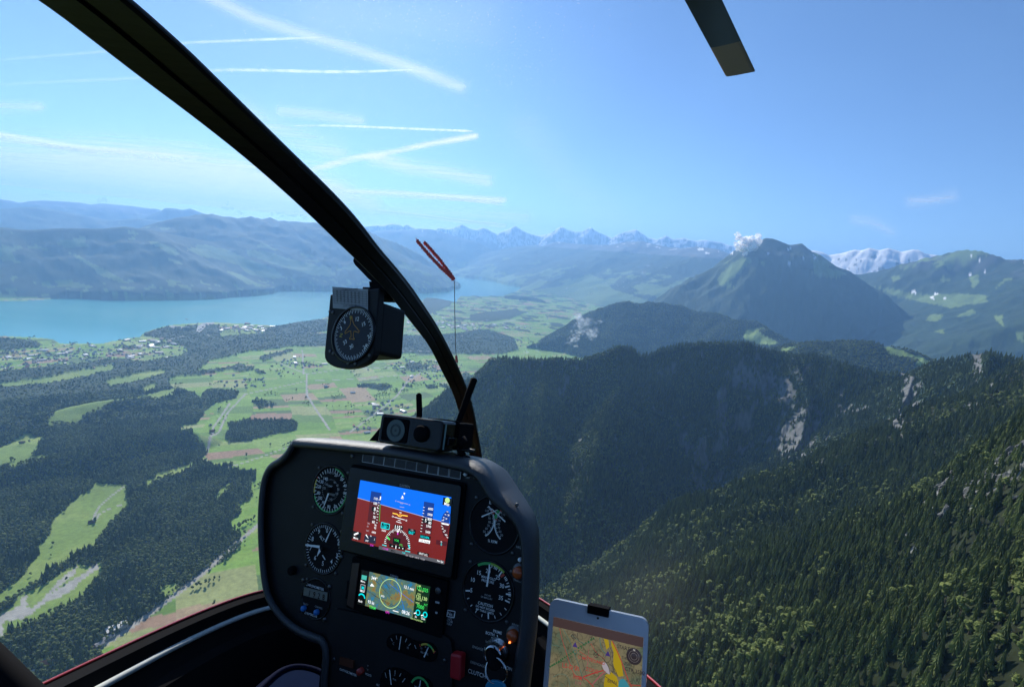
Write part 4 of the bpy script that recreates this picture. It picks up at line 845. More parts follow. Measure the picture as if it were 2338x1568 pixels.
ss = MB(); flat(ss, S2, [Z(497, 175), Z(590, 198), Z(535, 603), Z(440, 580)], .0003, e_blk); flat(ss, S2, [Z(590, 198), Z(1150, 336), Z(1097, 755), Z(535, 600)], .0003, mp); flat(ss, S2, [Z(1150, 336), Z(1310, 375), Z(1255, 805), Z(1097, 755)], .0003, em('screen_dark_green', (.004, .02, .008)))
T = lambda s, x, y, px, m=e_wht, sx=1.0: ptext(ss, S2, zr, s, x, y, px, .001, m, sx=sx)
for s, x, y, px, m in [('344°', 650, 275, 34, e_wht), ('13.1 nm', 1060, 390, 32, e_wht), ('93 kt', 612, 560, 32, e_wht), ('TERM', 625, 620, 28, e_grn), ('GPS', 805, 675, 24, e_mag), ('08:26', 1022, 680, 36, e_wht), ('COM', 1175, 362, 18, e_olive),
        ('121.025', 1222, 405, 36, e_grn), ('125.130', 1210, 506, 36, e_olive), ('STBY', 1180, 462, 16, e_olive), ('XPDR', 1162, 566, 16, e_olive), ('ALT', 1258, 588, 20, e_grn), ('7000', 1195, 612, 38, e_grn), ('In', 1142, 728, 24, e_wht), ('Out', 1228, 750, 24, e_wht), ('Menu', 515, 312, 20, e_wht), ('MSG', 508, 425, 20, e_wht), ('Back', 486, 545, 22, e_wht), ('Com Freq Psh Nav', 1150, 768, 16, e_olive), ('WRN 50', 1200, 425, 14, e_olive), ('GND 500', 1180, 530, 14, e_olive), ('RTD', 750, 487, 18, e_wht)]: T(s, x, y, px, m)
c1 = Z(838, 455); r1 = np.linalg.norm(Z(968, 470)-c1); arc(ss, S2, c1, r1, 0, 2*math.pi, .0007, .0008, e_olive, 60)
flat(ss, S2, [Z(500, 235), Z(560, 248), Z(552, 300), Z(494, 285)], .0006, em('screen_teal', (.05, .35, .30))); poly(ss, S2, [Z(490, 345), Z(540, 358), Z(530, 440), Z(480, 428)], .0007, .0007, e_pink, True); ptext(ss, S2, zr, 'M', 512, 388, 34, .0009, e_cyan)
arc(ss, S2, Z(495, 515), .0055, .2, 2.6, .0016, .0008, e_cyan, 12)
for x in (1165, 1250): arc(ss, S2, Z(x, 680+(x-1165)*.3), .0028, 0, 6.28, .0012, .0008, e_cyan, 14); line(ss, S2, Z(x-18, 684+(x-1165)*.3), Z(x-48, 690+(x-1165)*.3), .0012, .0008, e_wht)
for (x0, y0), (x1, y1) in [((600, 230), (860, 520)), ((640, 480), (1080, 700)), ((900, 270), (1000, 640)), ((820, 340), (1110, 560)), ((560, 420), (900, 640)), ((720, 260), (830, 400))]: line(ss, S2, Z(x0, y0), Z(x1, y1), .0004, .0005, e_sky if x0 % 40 else e_dk)
flat(ss, S2, [Z(620, 335), Z(650, 372), Z(598, 366)], .0009, e_wht); line(ss, S2, Z(868, 655), Z(935, 675), .0008, .0008, e_wht)
child(G, 'screen', ss)
# ---- lower console
mb = MB(); CON = pu((432, 1140), (420, 1165), (400, 1260), (372, 1400), (350, 1560), (335, 1800), (1060, 1800), (1066, 1500), (1064, 1330), (1040, 1290), (960, 1262), (480, 1148)); CO = smoothp(CON, 1)
prism(mb, PF, CO, -.05, .005, blk); CF = PF.shift(.0052)
for s, x, y, px in [('OAT/VOLTMETER', 335, 1388, 24), ('°F', 568, 1312, 18), ('°C', 566, 1358, 18), ('VOLTS', 575, 1417, 22), ('AUX FUEL', 725, 1552, 22)]: ptext(mb, CF, zr, s, x, y, px, .0004, wht if px > 20 else dim)
for x, y in [(170, 1235), (1480, 1250)]: ringz(mb, CF, CF.uv(*zr(x, y)), [(.002, 0), (.002, .001), (0, .001)], screw, 12)
CN = mb.build('lower_console', HELI, origin=PF.P(*CF.uv(*zr(700, 1300)))); C_ = lambda x, y: CF.uv(*zr(x, y))
mb = MB(); prism(mb, CF, [C_(248, 1203), C_(412, 1246), C_(402, 1338), C_(238, 1290)], 0, .002, mat('bronze_display', (.10, .035, .02), .3)); child(CN, 'voltmeter_display', mb)
mb = MB(); ringz(mb, CF, C_(495, 1368), [(.0042, 0), (.0038, .006), (0, .0065)], mat('red_knob', (.35, .03, .02), .4), 18); child(CN, 'selector_knob', mb)
mb = MB(); lens = smoothp([C_(790, 1000), C_(840, 945), C_(920, 925), C_(1000, 940), C_(1120, 1010), C_(1200, 1020), C_(1300, 1020), C_(1380, 1080), C_(1400, 1160), C_(1370, 1250), C_(1290, 1268), C_(1130, 1215), C_(1000, 1165), C_(860, 1125), C_(800, 1080)], 2)
prism(mb, CF, lens, 0, .0012, gloss)
for a, b in [((850, 980), (868, 1015)), ((912, 950), (920, 995)), ((1038, 985), (1020, 1025)), ((1085, 1045), (1060, 1070)), ((1130, 1060), (1148, 1105))]: line(mb, CF, C_(*a), C_(*b), .0009, .0016, dim)
cg = C_(1262, 1190); rg = np.linalg.norm(C_(1262, 1040)-cg); ag = lambda x, y: math.atan2(*(C_(x, y)-cg)[::-1])
arc(mb, CF, cg, rg*.93, ag(1285, 1050), ag(1200, 1045), .0022, .0016, yel, 10); arc(mb, CF, cg, rg*.93, ag(1345, 1105), ag(1285, 1050), .0022, .0016, grn, 10); arc(mb, CF, cg, rg*.93, ag(1372, 1140), ag(1345, 1105), .0022, .0016, yel, 8); line(mb, CF, C_(1192, 1050), C_(1200, 1085), .001, .0017, redm); line(mb, CF, C_(1378, 1135), C_(1355, 1160), .001, .0017, redm)
ptext(mb, CF, zr, 'OIL PRESS', 1245, 1155, 18, .0016, dim); ptext(mb, CF, zr, '115', 1210, 1100, 14, .0016, dim); ptext(mb, CF, zr, '60', 1260, 1082, 14, .0016, dim); ptext(mb, CF, zr, 'C', 880, 1045, 24, .0016, dim); ptext(mb, CF, zr, 'H', 1050, 1095, 24, .0016, dim)
g1 = mb.build('oil_gauge', CN, label='long window with an oil needle and a red-yellow-green arc')
mb = MB(); line(mb, CF, C_(955, 1110), C_(978, 955), .0010, .0030, wht); child(CN, 'needle', mb); mb = MB(); line(mb, CF, C_(1252, 1198), C_(1305, 1080), .0016, .0034, wht, .0009); child(CN, 'needle', mb)
mb = MB(); prism(mb, CF, smoothp([C_(720, 1450), C_(760, 1360), C_(860, 1320), C_(1000, 1350), C_(1100, 1430), C_(1200, 1420), C_(1320, 1480), C_(1350, 1600), C_(1250, 1800), C_(700, 1700)], 2), 0, .0012, gloss)
for a, b in [((780, 1385), (798, 1450)), ((900, 1360), (898, 1405)), ((970, 1395), (952, 1432)), ((1020, 1455), (985, 1500))]: line(mb, CF, C_(*a), C_(*b), .0009, .0016, dim)
cg = C_(1190, 1590); rg = np.linalg.norm(C_(1190, 1448)-cg); arc(mb, CF, cg, rg, .35, math.pi-.35, .0026, .0016, grn, 18); ptext(mb, CF, zr, 'FUEL', 895, 1470, 18, .0016, dim); ptext(mb, CF, zr, 'OIL TEMP', 1170, 1562, 18, .0016, dim); ptext(mb, CF, zr, '10', 895, 1418, 16, .0016, dim)
mb.build('fuel_gauge', CN, label='lower window with a fuel needle beside a green arc')
mb = MB(); line(mb, CF, C_(862, 1525), C_(843, 1350), .0012, .0030, wht); child(CN, 'needle', mb); mb = MB(); line(mb, CF, C_(1192, 1600), C_(1212, 1470), .0015, .0034, wht, .001); child(CN, 'needle', mb)
# clutch guard, ignition lock
mb = MB(); q = pu((1080, 1360), (1137, 1371), (1131, 1508), (1075, 1490)); prism(mb, PF, q, .003, .016, mat('red_switch_guard', (.42, .015, .02), .35, noise=.15, nscale=60)); CG = mb.build('clutch_switch_guard', HELI, origin=PF.P(*q[0]), bevel=.0025); mb = MB(); prism(mb, PF, inset(q, -.0015), 0, .003, matb); mb.build('guard_base', CG)
cI = PF.uv(*zp(1297, 1374)); mb = MB(); ringz(mb, PF, cI, [(.0150, 0), (.0150, .003), (.0118, .004), (.0112, .012), (.0095, .015), (.0080, .0155), (.0075, .013), (.006, .0135), (.0, .014)], chrome, 40); line(mb, PF, cI-[0, .006], cI+[0, .006], .0016, .0143, matb)
IG = mb.build('ignition_lock', HELI, origin=PF.P(*cI))

# ---- small tracker box on the hood
BF = PF.shift(.012)
tl, tr, bl = BF.uv(*zb(292, 688)), BF.uv(*zb(1102, 806)), BF.uv(*zb(212, 1080))
bu0, bu1 = (tl[0]+bl[0])/2, tr[0]; bv1 = (tl[1]+tr[1])/2; bv0 = bl[1]
bu1 = BF.uv(*zb(1060, 1030))[0]
BX = root('tracker_box', tuple(BF.P((bu0+bu1)/2, bv0, -.03)), 'dark box with a round lens and knob standing on top of the instrument panel', 'electronic device')
mb = MB(); cu, cv = (bu0+bu1)/2, (bv0+bv1)/2
Bp = lambda x, y: BF.uv(*zb(x, y))
def rotf(fr, c, a):
    X_ = fr.X*math.cos(a)+fr.Y*math.sin(a); return Frame(fr.P(*c), X_, np.cross(fr.N, X_), fr.N)
TB = rotf(BF, (cu, cv), math.atan2(tr[1]-tl[1], tr[0]-tl[0])*.5)
hw, hh = (bu1-bu0)/2, (bv1-bv0)/2
prism(mb, TB, rrect(-hw, -hh, hw, hh, .005), -.035, 0, gloss); mb.build('case', BX, origin=TB.O, bevel=.0025)
mb = MB(); prism(mb, TB, rrect(-hw+.006, -hh+.004, -.002, hh-.004, .003), 0, .0012, matb); mb.build('display_window', BX)
ln = mat('grey_green_lens', (.045, .07, .06), .25, noise=.1, nscale=60); q = (-hw*.42, -.0005)
mb = MB(); r_ = hh*.74; prism(mb, TB, circ(q, r_, 40), .0013, .0018, ln)
for k in (.55, .45, .08): arc(mb, TB, q, r_*k, 0, 2*math.pi, .0005, .0021, matb, 40)
mb.build('lens', BX)
mb = MB(); ringz(mb, TB, (hw*.40, 0), [(hh*.56, .0002), (hh*.54, .004), (hh*.46, .006), (0, .0062)], matb, 36); mb.build('knob', BX)
mb = MB(); TR_ = Frame(TB.P(hw, 0, -.0175), -TB.N, TB.Y, TB.X); prism(mb, TR_, [(-.012, -hh*.85), (-.009, -hh*.85), (-.009, hh*.8), (-.012, hh*.8)], .0003, .0008, mat('pale_green_strip', (.22, .34, .30), .5)); mb.build('side_label', BX)
mb = MB(); prism(mb, TB, rrect(.002, -hh*.9, hw+.004, hh*.95, .003), -.075, -.036, matb); prism(mb, TR_, rrect(-.004, -hh*.6, .02, -hh*.05, .002), .0008, .003, gloss)
prism(mb, TB, [(hw*.1, hh*.96), (hw*.9, hh*.96), (hw*.9, hh*1.05), (hw*.1, hh*1.05)], -.06, -.03, matb); mb.build('rear_unit', BX, bevel=.001)
BK = PF.shift(-.03)
def onf(fr, x, y): return fr.P(*fr.uv(*zb(x, y)))
mb = MB(); tube(mb, [onf(BK, 776, 800), onf(BK, 774, 600), onf(BK, 769, 455), onf(BK, 769, 432)], [.0042, .0042, .0042, .002], matb, 12); mb.build('antenna', BX, origin=onf(BK, 776, 800))
BK2 = PF.shift(-.05)
mb = MB(); tube(mb, [onf(BK2, 1268, 860), onf(BK2, 1330, 690), onf(BK2, 1425, 430), onf(BK2, 1492, 250), onf(BK2, 1496, 236)], [.0040, .0042, .0048, .0048, .002], matb, 12); mb.build('antenna', BX, origin=onf(BK2, 1268, 860))
mb = MB(); B3 = PF.shift(-.02); tube(mb, [onf(B3, 1290, 1075), onf(B3, 1340, 1075), onf(B3, 1375, 1100)], [.006, .009, .005], matb, 14); tube(mb, [onf(B3, 1310, 1168), onf(B3, 1420, 1178), onf(B3, 1500, 1196)], [.0016, .003, .0028], gloss, 10)
tube(mb, [onf(B3, 1300, 1160), onf(B3, 1310, 1210), onf(B3, 1360, 1245)], .004, matb, 10); tube(mb, [onf(B3, 1250, 1255), onf(B3, 1340, 1262), onf(B3, 1435, 1268)], [.002, .003, .001], gloss, 8); mb.build('mounting_clamp', BX, origin=onf(B3, 1300, 1180))
mb = MB(); B4 = PF.shift(-.05); V = [onf(B4, 120, 1052), onf(B4, 262, 1066), onf(B4, 262, 880)]; V2 = [p-PN*.01 for p in V]; mb.add(V+V2, [(0, 1, 2), (5, 4, 3), (0, 3, 4, 1), (1, 4, 5, 2), (2, 5, 3, 0)], matb); mb.build('rear_bracket', BX)
mb = MB(); PP = PF.shift(.004); V = [onf(PP, 210, 1150), onf(PP, 420, 1172), onf(PP, 438, 1160), onf(PP, 330, 1146), onf(PP, 120, 1112), onf(PP, 60, 1106)]; V2 = [p-np.array([0, 0, .0012]) for p in V]
mb.add(V+V2, [tuple(range(6)), tuple(range(11, 5, -1))]+[(i, i+6, (i+1) % 6+6, (i+1) % 6) for i in range(6)], mat('white_paper', (.7, .72, .7), .7)); PPR = mb.build('paper_strip', None); tag(PPR, 'white paper strip lying on the hood left of the tracker box', 'paper')
# ---- tablet
A0 = ray(1256, 1364); B0 = ray(1481, 1413)*.93; dep = .135/np.linalg.norm(B0-A0); A0 = A0*dep; B0 = B0*dep
TX = nrm(B0-A0); rl = ray(1239.4, 1568); t_ = (A0@TX)/(rl@TX); TY = -nrm(t_*rl-A0); TY = nrm(TY-TX*(TY@TX)); TN = np.cross(TX, TY)
TFm = Frame(A0, TX, TY, TN)
TAB = root('tablet', tuple(TFm.P(.0675, -.2)), 'white tablet showing an aeronautical chart at the bottom beside the instrument panel', 'tablet')
whitep = mat('white_glass_bezel', (.95, .92, .90), .35, noise=.05, nscale=60)
mb = MB(); prism(mb, TFm, rrect(0, -.200, .135, 0, .011, 8), -.007, 0, whitep, mside=mat('silver_tablet_edge', (.55, .56, .58), .3, metal=.7, noise=.1, nscale=50)); mb.build('case', TAB, origin=TFm.P(.0675, -.1), bevel=.0012)
Tt = lambda x, y: TFm.uv(*zt(x, y))
sc0 = Tt(1245, 660); sc1 = Tt(2205, 880); su0, su1, sv1 = sc0[0], sc1[0], (sc0[1]+sc1[1])/2; sv0 = -.185
mp = bpy.data.materials.new('chart'); mp.use_nodes = True; t = mp.node_tree; p = t.nodes['Principled BSDF']; p.inputs['Base Color'].default_value = (.02, .02, .02, 1); p.inputs['Roughness'].default_value = .2
tc = N(t, 'ShaderNodeTexCoord'); nz = N(t, 'ShaderNodeTexNoise', i_Scale=28.0, i_Detail=7.0, i_Roughness=.6); t.links.new(tc.outputs['Object'], nz.inputs[0])
cr = N(t, 'ShaderNodeValToRGB'); e = cr.color_ramp.elements; e[0].position = .36; e[0].color = (.09, .12, .08, 1); e[1].position = .72; e[1].color = (.24, .20, .12, 1)
for ps, cl in [(.46, (.14, .13, .075, 1)), (.52, (.19, .165, .095, 1)), (.60, (.155, .135, .085, 1))]: q = e.new(ps); q.color = cl
t.links.new(nz.outputs[0], cr.inputs[0])
vr = N(t, 'ShaderNodeTexVoronoi', i_Scale=85.0, feature='DISTANCE_TO_EDGE'); n5 = N(t, 'ShaderNodeTexNoise', i_Scale=30.0, i_Detail=3.0); t.links.new(tc.outputs['Object'], n5.inputs[0]); ma = N(t, 'ShaderNodeMix', data_type='RGBA', i_0=.06); t.links.new(tc.outputs['Object'], ma.inputs[6]); t.links.new(n5.outputs[1], ma.inputs[7]); t.links.new(ma.outputs[2], vr.inputs['Vector'])
lt = N(t, 'ShaderNodeMapRange', i_1=.0, i_2=.05, i_3=.45, i_4=1.); t.links.new(vr.outputs[0], lt.inputs[0]); mu = N(t, 'ShaderNodeMix', data_type='RGBA', blend_type='MULTIPLY', i_0=1.); t.links.new(cr.outputs[0], mu.inputs[6]); t.links.new(lt.outputs[0], mu.inputs[7]); t.links.new(mu.outputs[2], p.inputs['Emission Color']); p.inputs['Emission Strength'].default_value = .6
ss = MB(); flat(ss, TFm, [(su0, sv0), (su1, sv0), (su1, sv1), (su0, sv1)], .0003, mp)
bt = Tt(2205, 980)[1]-.001; flat(ss, TFm, [(su0, sv1-.012), (su1, sv1-.012), (su1, sv1), (su0, sv1)], .0005, em('chart_bar', (.035, .022, .022)))
c_red = em('chart_red', (.34, .05, .04), .6); c_red2 = em('chart_pink', (.30, .09, .10), .6); c_blk = em('chart_ink', (.03, .025, .03), .6); c_yel = em('chart_yellow', (.36, .26, .01), .6); c_grn = em('chart_green', (.03, .10, .04), .6); c_blu = em('chart_lake', (.04, .22, .28), .6); c_pur = em('chart_purple', (.05, .03, .16), .6); c_teal = em('chart_teal', (.06, .14, .12), .6)
TC = lambda x, y: tuple(np.clip(Tt(x, y), [su0+.0005, sv0+.0005], [su1-.0005, sv1-.0125]))
flat(ss, TFm, [TC(1780, 890), TC(1830, 900), TC(1840, 980), TC(1810, 1010)], .0006, c_yel)
flat(ss, TFm, [TC(1860, 905), TC(1900, 960), TC(1960, 1090), TC(1975, 1190), TC(1990, 1290), TC(1940, 1300), TC(1900, 1240), TC(1880, 1150), TC(1885, 1040), TC(1860, 960)], .0006, c_yel)
flat(ss, TFm, [TC(1795, 1280), TC(1860, 1250), TC(1920, 1300), TC(1950, 1414), TC(1960, 1500), TC(1790, 1500), TC(1780, 1380)], .0006, c_yel)
flat(ss, TFm, smoothp([TC(1935, 1340), TC(1990, 1310), TC(2030, 1360), TC(2060, 1420), TC(2060, 1540), TC(1930, 1540)], 2), .0007, c_blu)
flat(ss, TFm, smoothp([TC(1760, 1150), TC(1800, 1140), TC(1850, 1230), TC(1850, 1280), TC(1800, 1250), TC(1765, 1200)], 2), .0008, em('chart_town', (.22, .20, .22)))
for pts, m_, wd in [([(1310, 770), (1330, 880), (1370, 1010), (1450, 1250), (1480, 1290)], c_red, .0007), ([(1350, 780), (1420, 920), (1470, 1060), (1540, 1250), (1560, 1330)], c_teal, .0007), ([(1870, 910), (1950, 1080), (2040, 1330), (2080, 1410)], c_red, .0012), ([(1640, 940), (1680, 1010), (1720, 1060), (1790, 1110)], c_red, .0006),
                   ([(1500, 830), (1500, 900), (1560, 950)], c_blk, .0006), ([(1430, 850), (1560, 950), (1640, 930)], c_teal, .0006), ([(1740, 870), (1740, 930), (1760, 1010), (1800, 1050)], c_teal, .0010), ([(1500, 1010), (1600, 1080), (1700, 1130), (1760, 1160)], c_red, .0006), ([(1620, 1000), (1610, 1120), (1600, 1200)], c_red2, .0005),
                   ([(1560, 1300), (1700, 1250), (1780, 1230)], c_red, .0016), ([(1480, 1290), (1580, 1310), (1680, 1414)], c_red, .0012), ([(1660, 1380), (1720, 1310), (1800, 1240)], c_red2, .0014), ([(1230, 960), (1300, 970), (1370, 1010)], c_teal, .0005), ([(1240, 1300), (1320, 1260), (1400, 1290), (1420, 1414)], c_teal, .0005),
                   ([(1850, 990), (1880, 1050), (1870, 1100)], c_blk, .0006), ([(1790, 1290), (1850, 1330), (1930, 1400)], c_blk, .0006), ([(1840, 1160), (1900, 1210), (1930, 1290)], c_blk, .0006), ([(1700, 1060), (1760, 1080), (1830, 1180), (1850, 1270)], c_blk, .0007), ([(2060, 1385), (2190, 1395)], c_red, .001),
                   ([(1520, 1010), (1560, 1160), (1600, 1300)], c_blk, .0004), ([(1380, 1000), (1430, 1150), (1500, 1300)], c_teal, .0004), ([(1600, 1180), (1640, 1110), (1700, 1080)], c_red2, .0004)]:
    P = smoothp([TC(*q) for q in pts], 1, False); poly(ss, TFm, P, wd, .0008+.00003*len(P), m_)
for k in range(14): f = k/13; x, y = (1225+450*f*.5, 1180-190*f*.6) if k < 7 else (1240+(k-7)*35+200, 1085-(k-7)*32); flat(ss, TFm, circ(TC(x, y), .0011, 5), .0011, c_grn)
for k in range(12): x = 1210+k*22; y = 1190-k*14; flat(ss, TFm, circ(TC(x, y), .0013, 5), .0011, c_grn)
for k in range(7): flat(ss, TFm, circ(TC(1510+k*27, 990-k*17), .0014, 5), .0011, c_grn)
for x, y in [(1475, 955), (1825, 1050)]: a = np.array(TC(x, y)); flat(ss, TFm, [a+(-.0035, -.003), a+(.0035, -.003), a+(0, .0035)], .0012, c_pur)
arc(ss, TFm, TC(1698, 1067), .0030, 0, 6.28, .0006, .0012, c_blk, 20); arc(ss, TFm, TC(1478, 1030), .0022, 0, 6.28, .0006, .0012, c_teal, 16); arc(ss, TFm, TC(1462, 868), .0032, 0, 6.28, .0006, .0012, c_blk, 16); 
q = TC(2103, 1080); ringz(ss, TFm, q, [(.0098, .001), (.0098, .0014), (0, .0014)], c_blk, 30); arc(ss, TFm, q, .0066, 0, 6.28, .0004, .0017, em('chart_ring', (.10, .09, .09)), 24); arc(ss, TFm, q, .0040, 0, 6.28, .0004, .0017, em('chart_ring2', (.10, .09, .09)), 24)
text(ss, TFm, 'N', (q[0], q[1]+.0078), .0022, .0018, em('chart_n', (.4, .38, .36)))
for s, x, y, px, m_ in [('S', 1462, 868, 34, c_blk), ('S', 2075, 980, 1, c_blk), ('START', 1990, 985, 34, c_blk), ('U MITTELLAND', 1650, 1120, 30, c_red), ('LS-D 7', 1420, 1190, 44, c_red), ('US', 1495, 1210, 36, c_red), ('ZONE', 1655, 1228, 36, c_red), ('300M', 1500, 1305, 34, c_red), ('2500', 2040, 1160, 30, c_blk), ('CTR 3500', 2110, 1235, 36, c_blk), ('R', 2140, 1335, 30, c_blk), ('BERN', 1870, 1350, 30, c_blk), ('119', 1510, 1365, 34, c_red2), ('THUN', 2020, 1100, 26, c_blk), ('1', 2170, 1000, 1, c_blk)]:
    if px > 5: ptext(ss, TFm, zt, s, x, y, px, .0014, m_, rot=0)
ss.build('screen', TAB)
mb = MB(); ringz(mb, TFm, Tt(1716, 675), [(.0016, .0), (.0014, .0005), (0, .0005)], gloss, 16); mb.build('camera_lens', TAB)
mb = MB(); a, b, c, d = Tt(1612, 528), Tt(1840, 575), Tt(1832, 645), Tt(1608, 598); uu0, uu1 = a[0], b[0]
prism(mb, TFm, [(uu0, -.008), (uu1, -.008), (uu1, .0028), (uu0, .0028)], -.011, .004, matb); CL = mb.build('tablet_clip', None, bevel=.0008); tag(CL, 'small black spring clip gripping the top edge of the white tablet', 'clip')
mb = MB(); mb.add(*[[TFm.P(u, v, h) for h in (-.012, -.0075) for u, v in [(.03, -.22), (.105, -.22), (.105, -.05), (.03, -.05)]], [(0, 3, 2, 1), (4, 5, 6, 7), (0, 1, 5, 4), (1, 2, 6, 5), (2, 3, 7, 6), (3, 0, 4, 7)]], matb)
tube(mb, [TFm.P(.0675, -.13, -.012), TFm.P(.0675, -.2, -.05), TFm.P(.06, -.35, -.08), P0+np.array([.3, .25, -.5])], .009, matb); mb.build('tablet_mount', HELI, origin=TFm.P(.0675, -.13, -.012))
# ---- keys
KF = PF.shift(.030); KR = root('key_ring', tuple(KF.P(*KF.uv(*zp(1292, 1440)))), 'steel split ring with a blue tag hanging from the ignition key', 'keys')
kc = KF.uv(*zp(1291, 1478)); kr = .0125
mb = MB(); 
for off in (0, .0012):
    tube(mb, [KF.P(kc[0]+kr*math.cos(a), kc[1]+kr*1.02*math.sin(a), off+.002*math.sin(a*2)) for a in np.linspace(.1, 6.3, 40)], .0007, chrome, 8)
tube(mb, [KF.P(kc[0], kc[1]-kr, 0), KF.P(kc[0]+.0003, kc[1]-kr-.006, 0), KF.P(kc[0], kc[1]-kr-.009, 0)], .0012, chrome, 8); mb.build('ring', KR)
mb = MB(); q = [KF.uv(*zp(*p)) for p in [(1252, 1527), (1310, 1530), (1345, 1562), (1350, 1680), (1225, 1680), (1228, 1562)]]; prism(mb, KF, smoothp(q, 1), -.002, .002, mat('blue_plastic_tag', (.01, .22, .36), .3, noise=.15, nscale=60)); mb.build('tag', KR, bevel=.001)
mb = MB(); a, b = PF.shift(.014), KF
kk = [a.P(*a.uv(*zp(1297, 1374))), a.P(*a.uv(*zp(1270, 1400))), b.P(*b.uv(*zp(1285, 1440))), b.P(kc[0], kc[1]+.002, 0)]; tube(mb, kk, [.006, .0085, .0085, .006], matb, 10); mb.build('key', KR)
# ---- compass hanging from the bow
CO_ = at(*zc(365, 900), .74); CX = nrm(PX*.97+PN*.05); cy_ = nrm(np.cross(PN, CX)); CX = nrm(CX*math.cos(.07)+cy_*math.sin(.07)); CNv = nrm(PN-CX*(PN@CX)); CY = np.cross(CNv, CX)
CFm = Frame(CO_, CX, CY, CNv); cz = lambda x, y: CFm.uv(*zc(x, y))
CP = root('compass', tuple(CFm.P(0, .05, -.03)), 'black compass box with an orange aircraft outline hanging from the windscreen bow', 'compass')
tl, tr, rr_ = cz(120, 595), cz(607, 632), cz(600, 1270); lx = (tl[0]+cz(130, 1210)[0])/2; rx = (tr[0]+rr_[0])/2; ty = (tl[1]+tr[1])/2; by = cz(380, 1362)[1]; sy = cz(130, 1210)[1]; mx_ = (lx+rx)/2; hw = (rx-lx)/2
pr = [(lx, ty), (lx, sy)]+[(mx_-hw*math.cos(a), sy-(sy-by)*math.sin(a)**.9) for a in np.linspace(.25, math.pi-.25, 16)]+[(rx, sy), (rx, ty)]
mb = MB(); prism(mb, CFm, pr, -.012, 0, blk); mb.build('case', CP, origin=CFm.P(mx_, 0, -.006), bevel=.0018)
mb = MB(); prism(mb, CFm, rrect(lx+.004, sy-.004, rx-.002, ty-.016, .006), -.060, -.0125, blk); mb.build('rear_housing', CP, origin=CFm.P(mx_, 0, -.05), bevel=.003)
cd = cz(384, 1030); cr_ = .5*(cz(582, 1030)[0]-cz(190, 1030)[0])
mb = MB(); ringz(mb, CFm, cd, [(cr_*1.06, 0), (cr_*1.06, .003), (cr_*1.0, .0035), (cr_*.98, .001)], gloss, 56); mb.build('bezel', CP)
mb = MB(); prism(mb, CFm, circ(cd, cr_, 48), .0002, .0008, face)
for k in range(72):
    a = k*math.pi/36; d_ = np.array([math.cos(a), math.sin(a)]); line(mb, CFm, cd+d_*cr_*.96, cd+d_*cr_*(.80 if k % 2 == 0 else .86), .0007, .0011, wht)
for s, x, y in [('3', 265, 970), ('6', 300, 908), ('12', 425, 880), ('15', 487, 930), ('33', 303, 1108), ('30', 366, 1150), ('9', 357, 870), ('24', 500, 1150), ('21', 540, 1050)]: ptext(mb, CFm, zc, s, x, y, 34, .0012, wht if s != '9' else yel, rot=(0 if s in ('12', '9') else .3 if s == '15' else .5))
ptext(mb, CFm, zc, 'N', 265, 1040, 34, .0012, yel, rot=1.4)
pl = [(372, 850), (380, 900), (392, 935), (445, 1000), (440, 1015), (398, 1000), (388, 1010), (385, 1060), (398, 1072), (396, 1082), (372, 1075), (348, 1080), (350, 1068), (365, 1055), (362, 1000), (350, 998), (305, 1025), (303, 1010), (355, 940), (362, 900)]
poly(mb, CFm, [cz(*p) for p in pl], .0011, .0014, orgm, True); mb.build('dial', CP)
mb = MB(); q = [cz(183, 567), cz(530, 592), cz(530, 803), cz(188, 775)]; CP2 = CFm.shift(.001); prism(mb, CP2, q, 0, .0008, mat('card_grey_white', (.30, .31, .31), .6, noise=.1, nscale=60))
qa, qb, qc, qd = [np.array(x) for x in q]
L_ = lambda a, b: qa+(qb-qa)*a+(qd-qa)*b
ink = mat('card_ink', (.05, .05, .06), .7)
for k in range(10): line(mb, CP2, L_(.04+k*.102, .14), L_(.04+k*.102, .76), .0004, .0011, ink)
for k in range(7): line(mb, CP2, L_(.03, .14+k*.103), L_(.96, .14+k*.103), .0004, .0012, ink)
text(mb, CP2, 'CALIBRATION CARD', L_(.5, .07), .0024, .0012, ink, rot=-.06); text(mb, CP2, 'DATE  RADIO ON', L_(.5, .82), .0022, .0012, ink, rot=-.06)
for k in range(7):
    for j in range(5): text(mb, CP2, '%03d' % ((k*5+j)*37 % 360), L_(.09+k*.102+.05, .2+j*.103), .0018, .0012, ink, rot=-.06)
mb.build('correction_card', CP)
for x, y in [(152, 805), (180, 815), (155, 1195), (185, 1215), (330, 1312), (400, 1315), (545, 845), (540, 1235)]:
    mb = MB(); ringz(mb, CFm, cz(x, y), [(.0024, 0), (.0024, .001), (.0012, .0016), (0, .001)], screw, 14); mb.build('screw', CP, origin=CFm.P(*cz(x, y)))
CB = CFm.shift(-.02)
mb = MB(); prism(mb, CB, [CB.uv(*zc(*p)) for p in [(540, 668), (698, 672), (706, 640), (700, 575), (535, 560)]], -.03, .0, matb); prism(mb, CB, [CB.uv(*zc(*p)) for p in [(535, 575), (700, 585), (705, 512), (527, 508)]], -.025, .0, matb); 
prism(mb, CB, [CB.uv(*zc(*p)) for p in [(465, 600), (540, 600), (540, 565), (465, 562)]], -.01, .0, gloss)
prism(mb, CB, smoothp([CB.uv(*zc(*p)) for p in [(376, 275), (372, 330), (450, 410), (545, 510), (640, 560), (720, 560), (740, 480), (700, 380), (560, 300), (440, 240)]], 1), -.03, .0, matb)
for x, y in [(625, 285), (720, 390)]: ringz(mb, CB, CB.uv(*zc(x, y)), [(.004, 0), (.004, .003), (0, .0035)], screw, 8)
mb.build('bracket', CP, bevel=.0015)
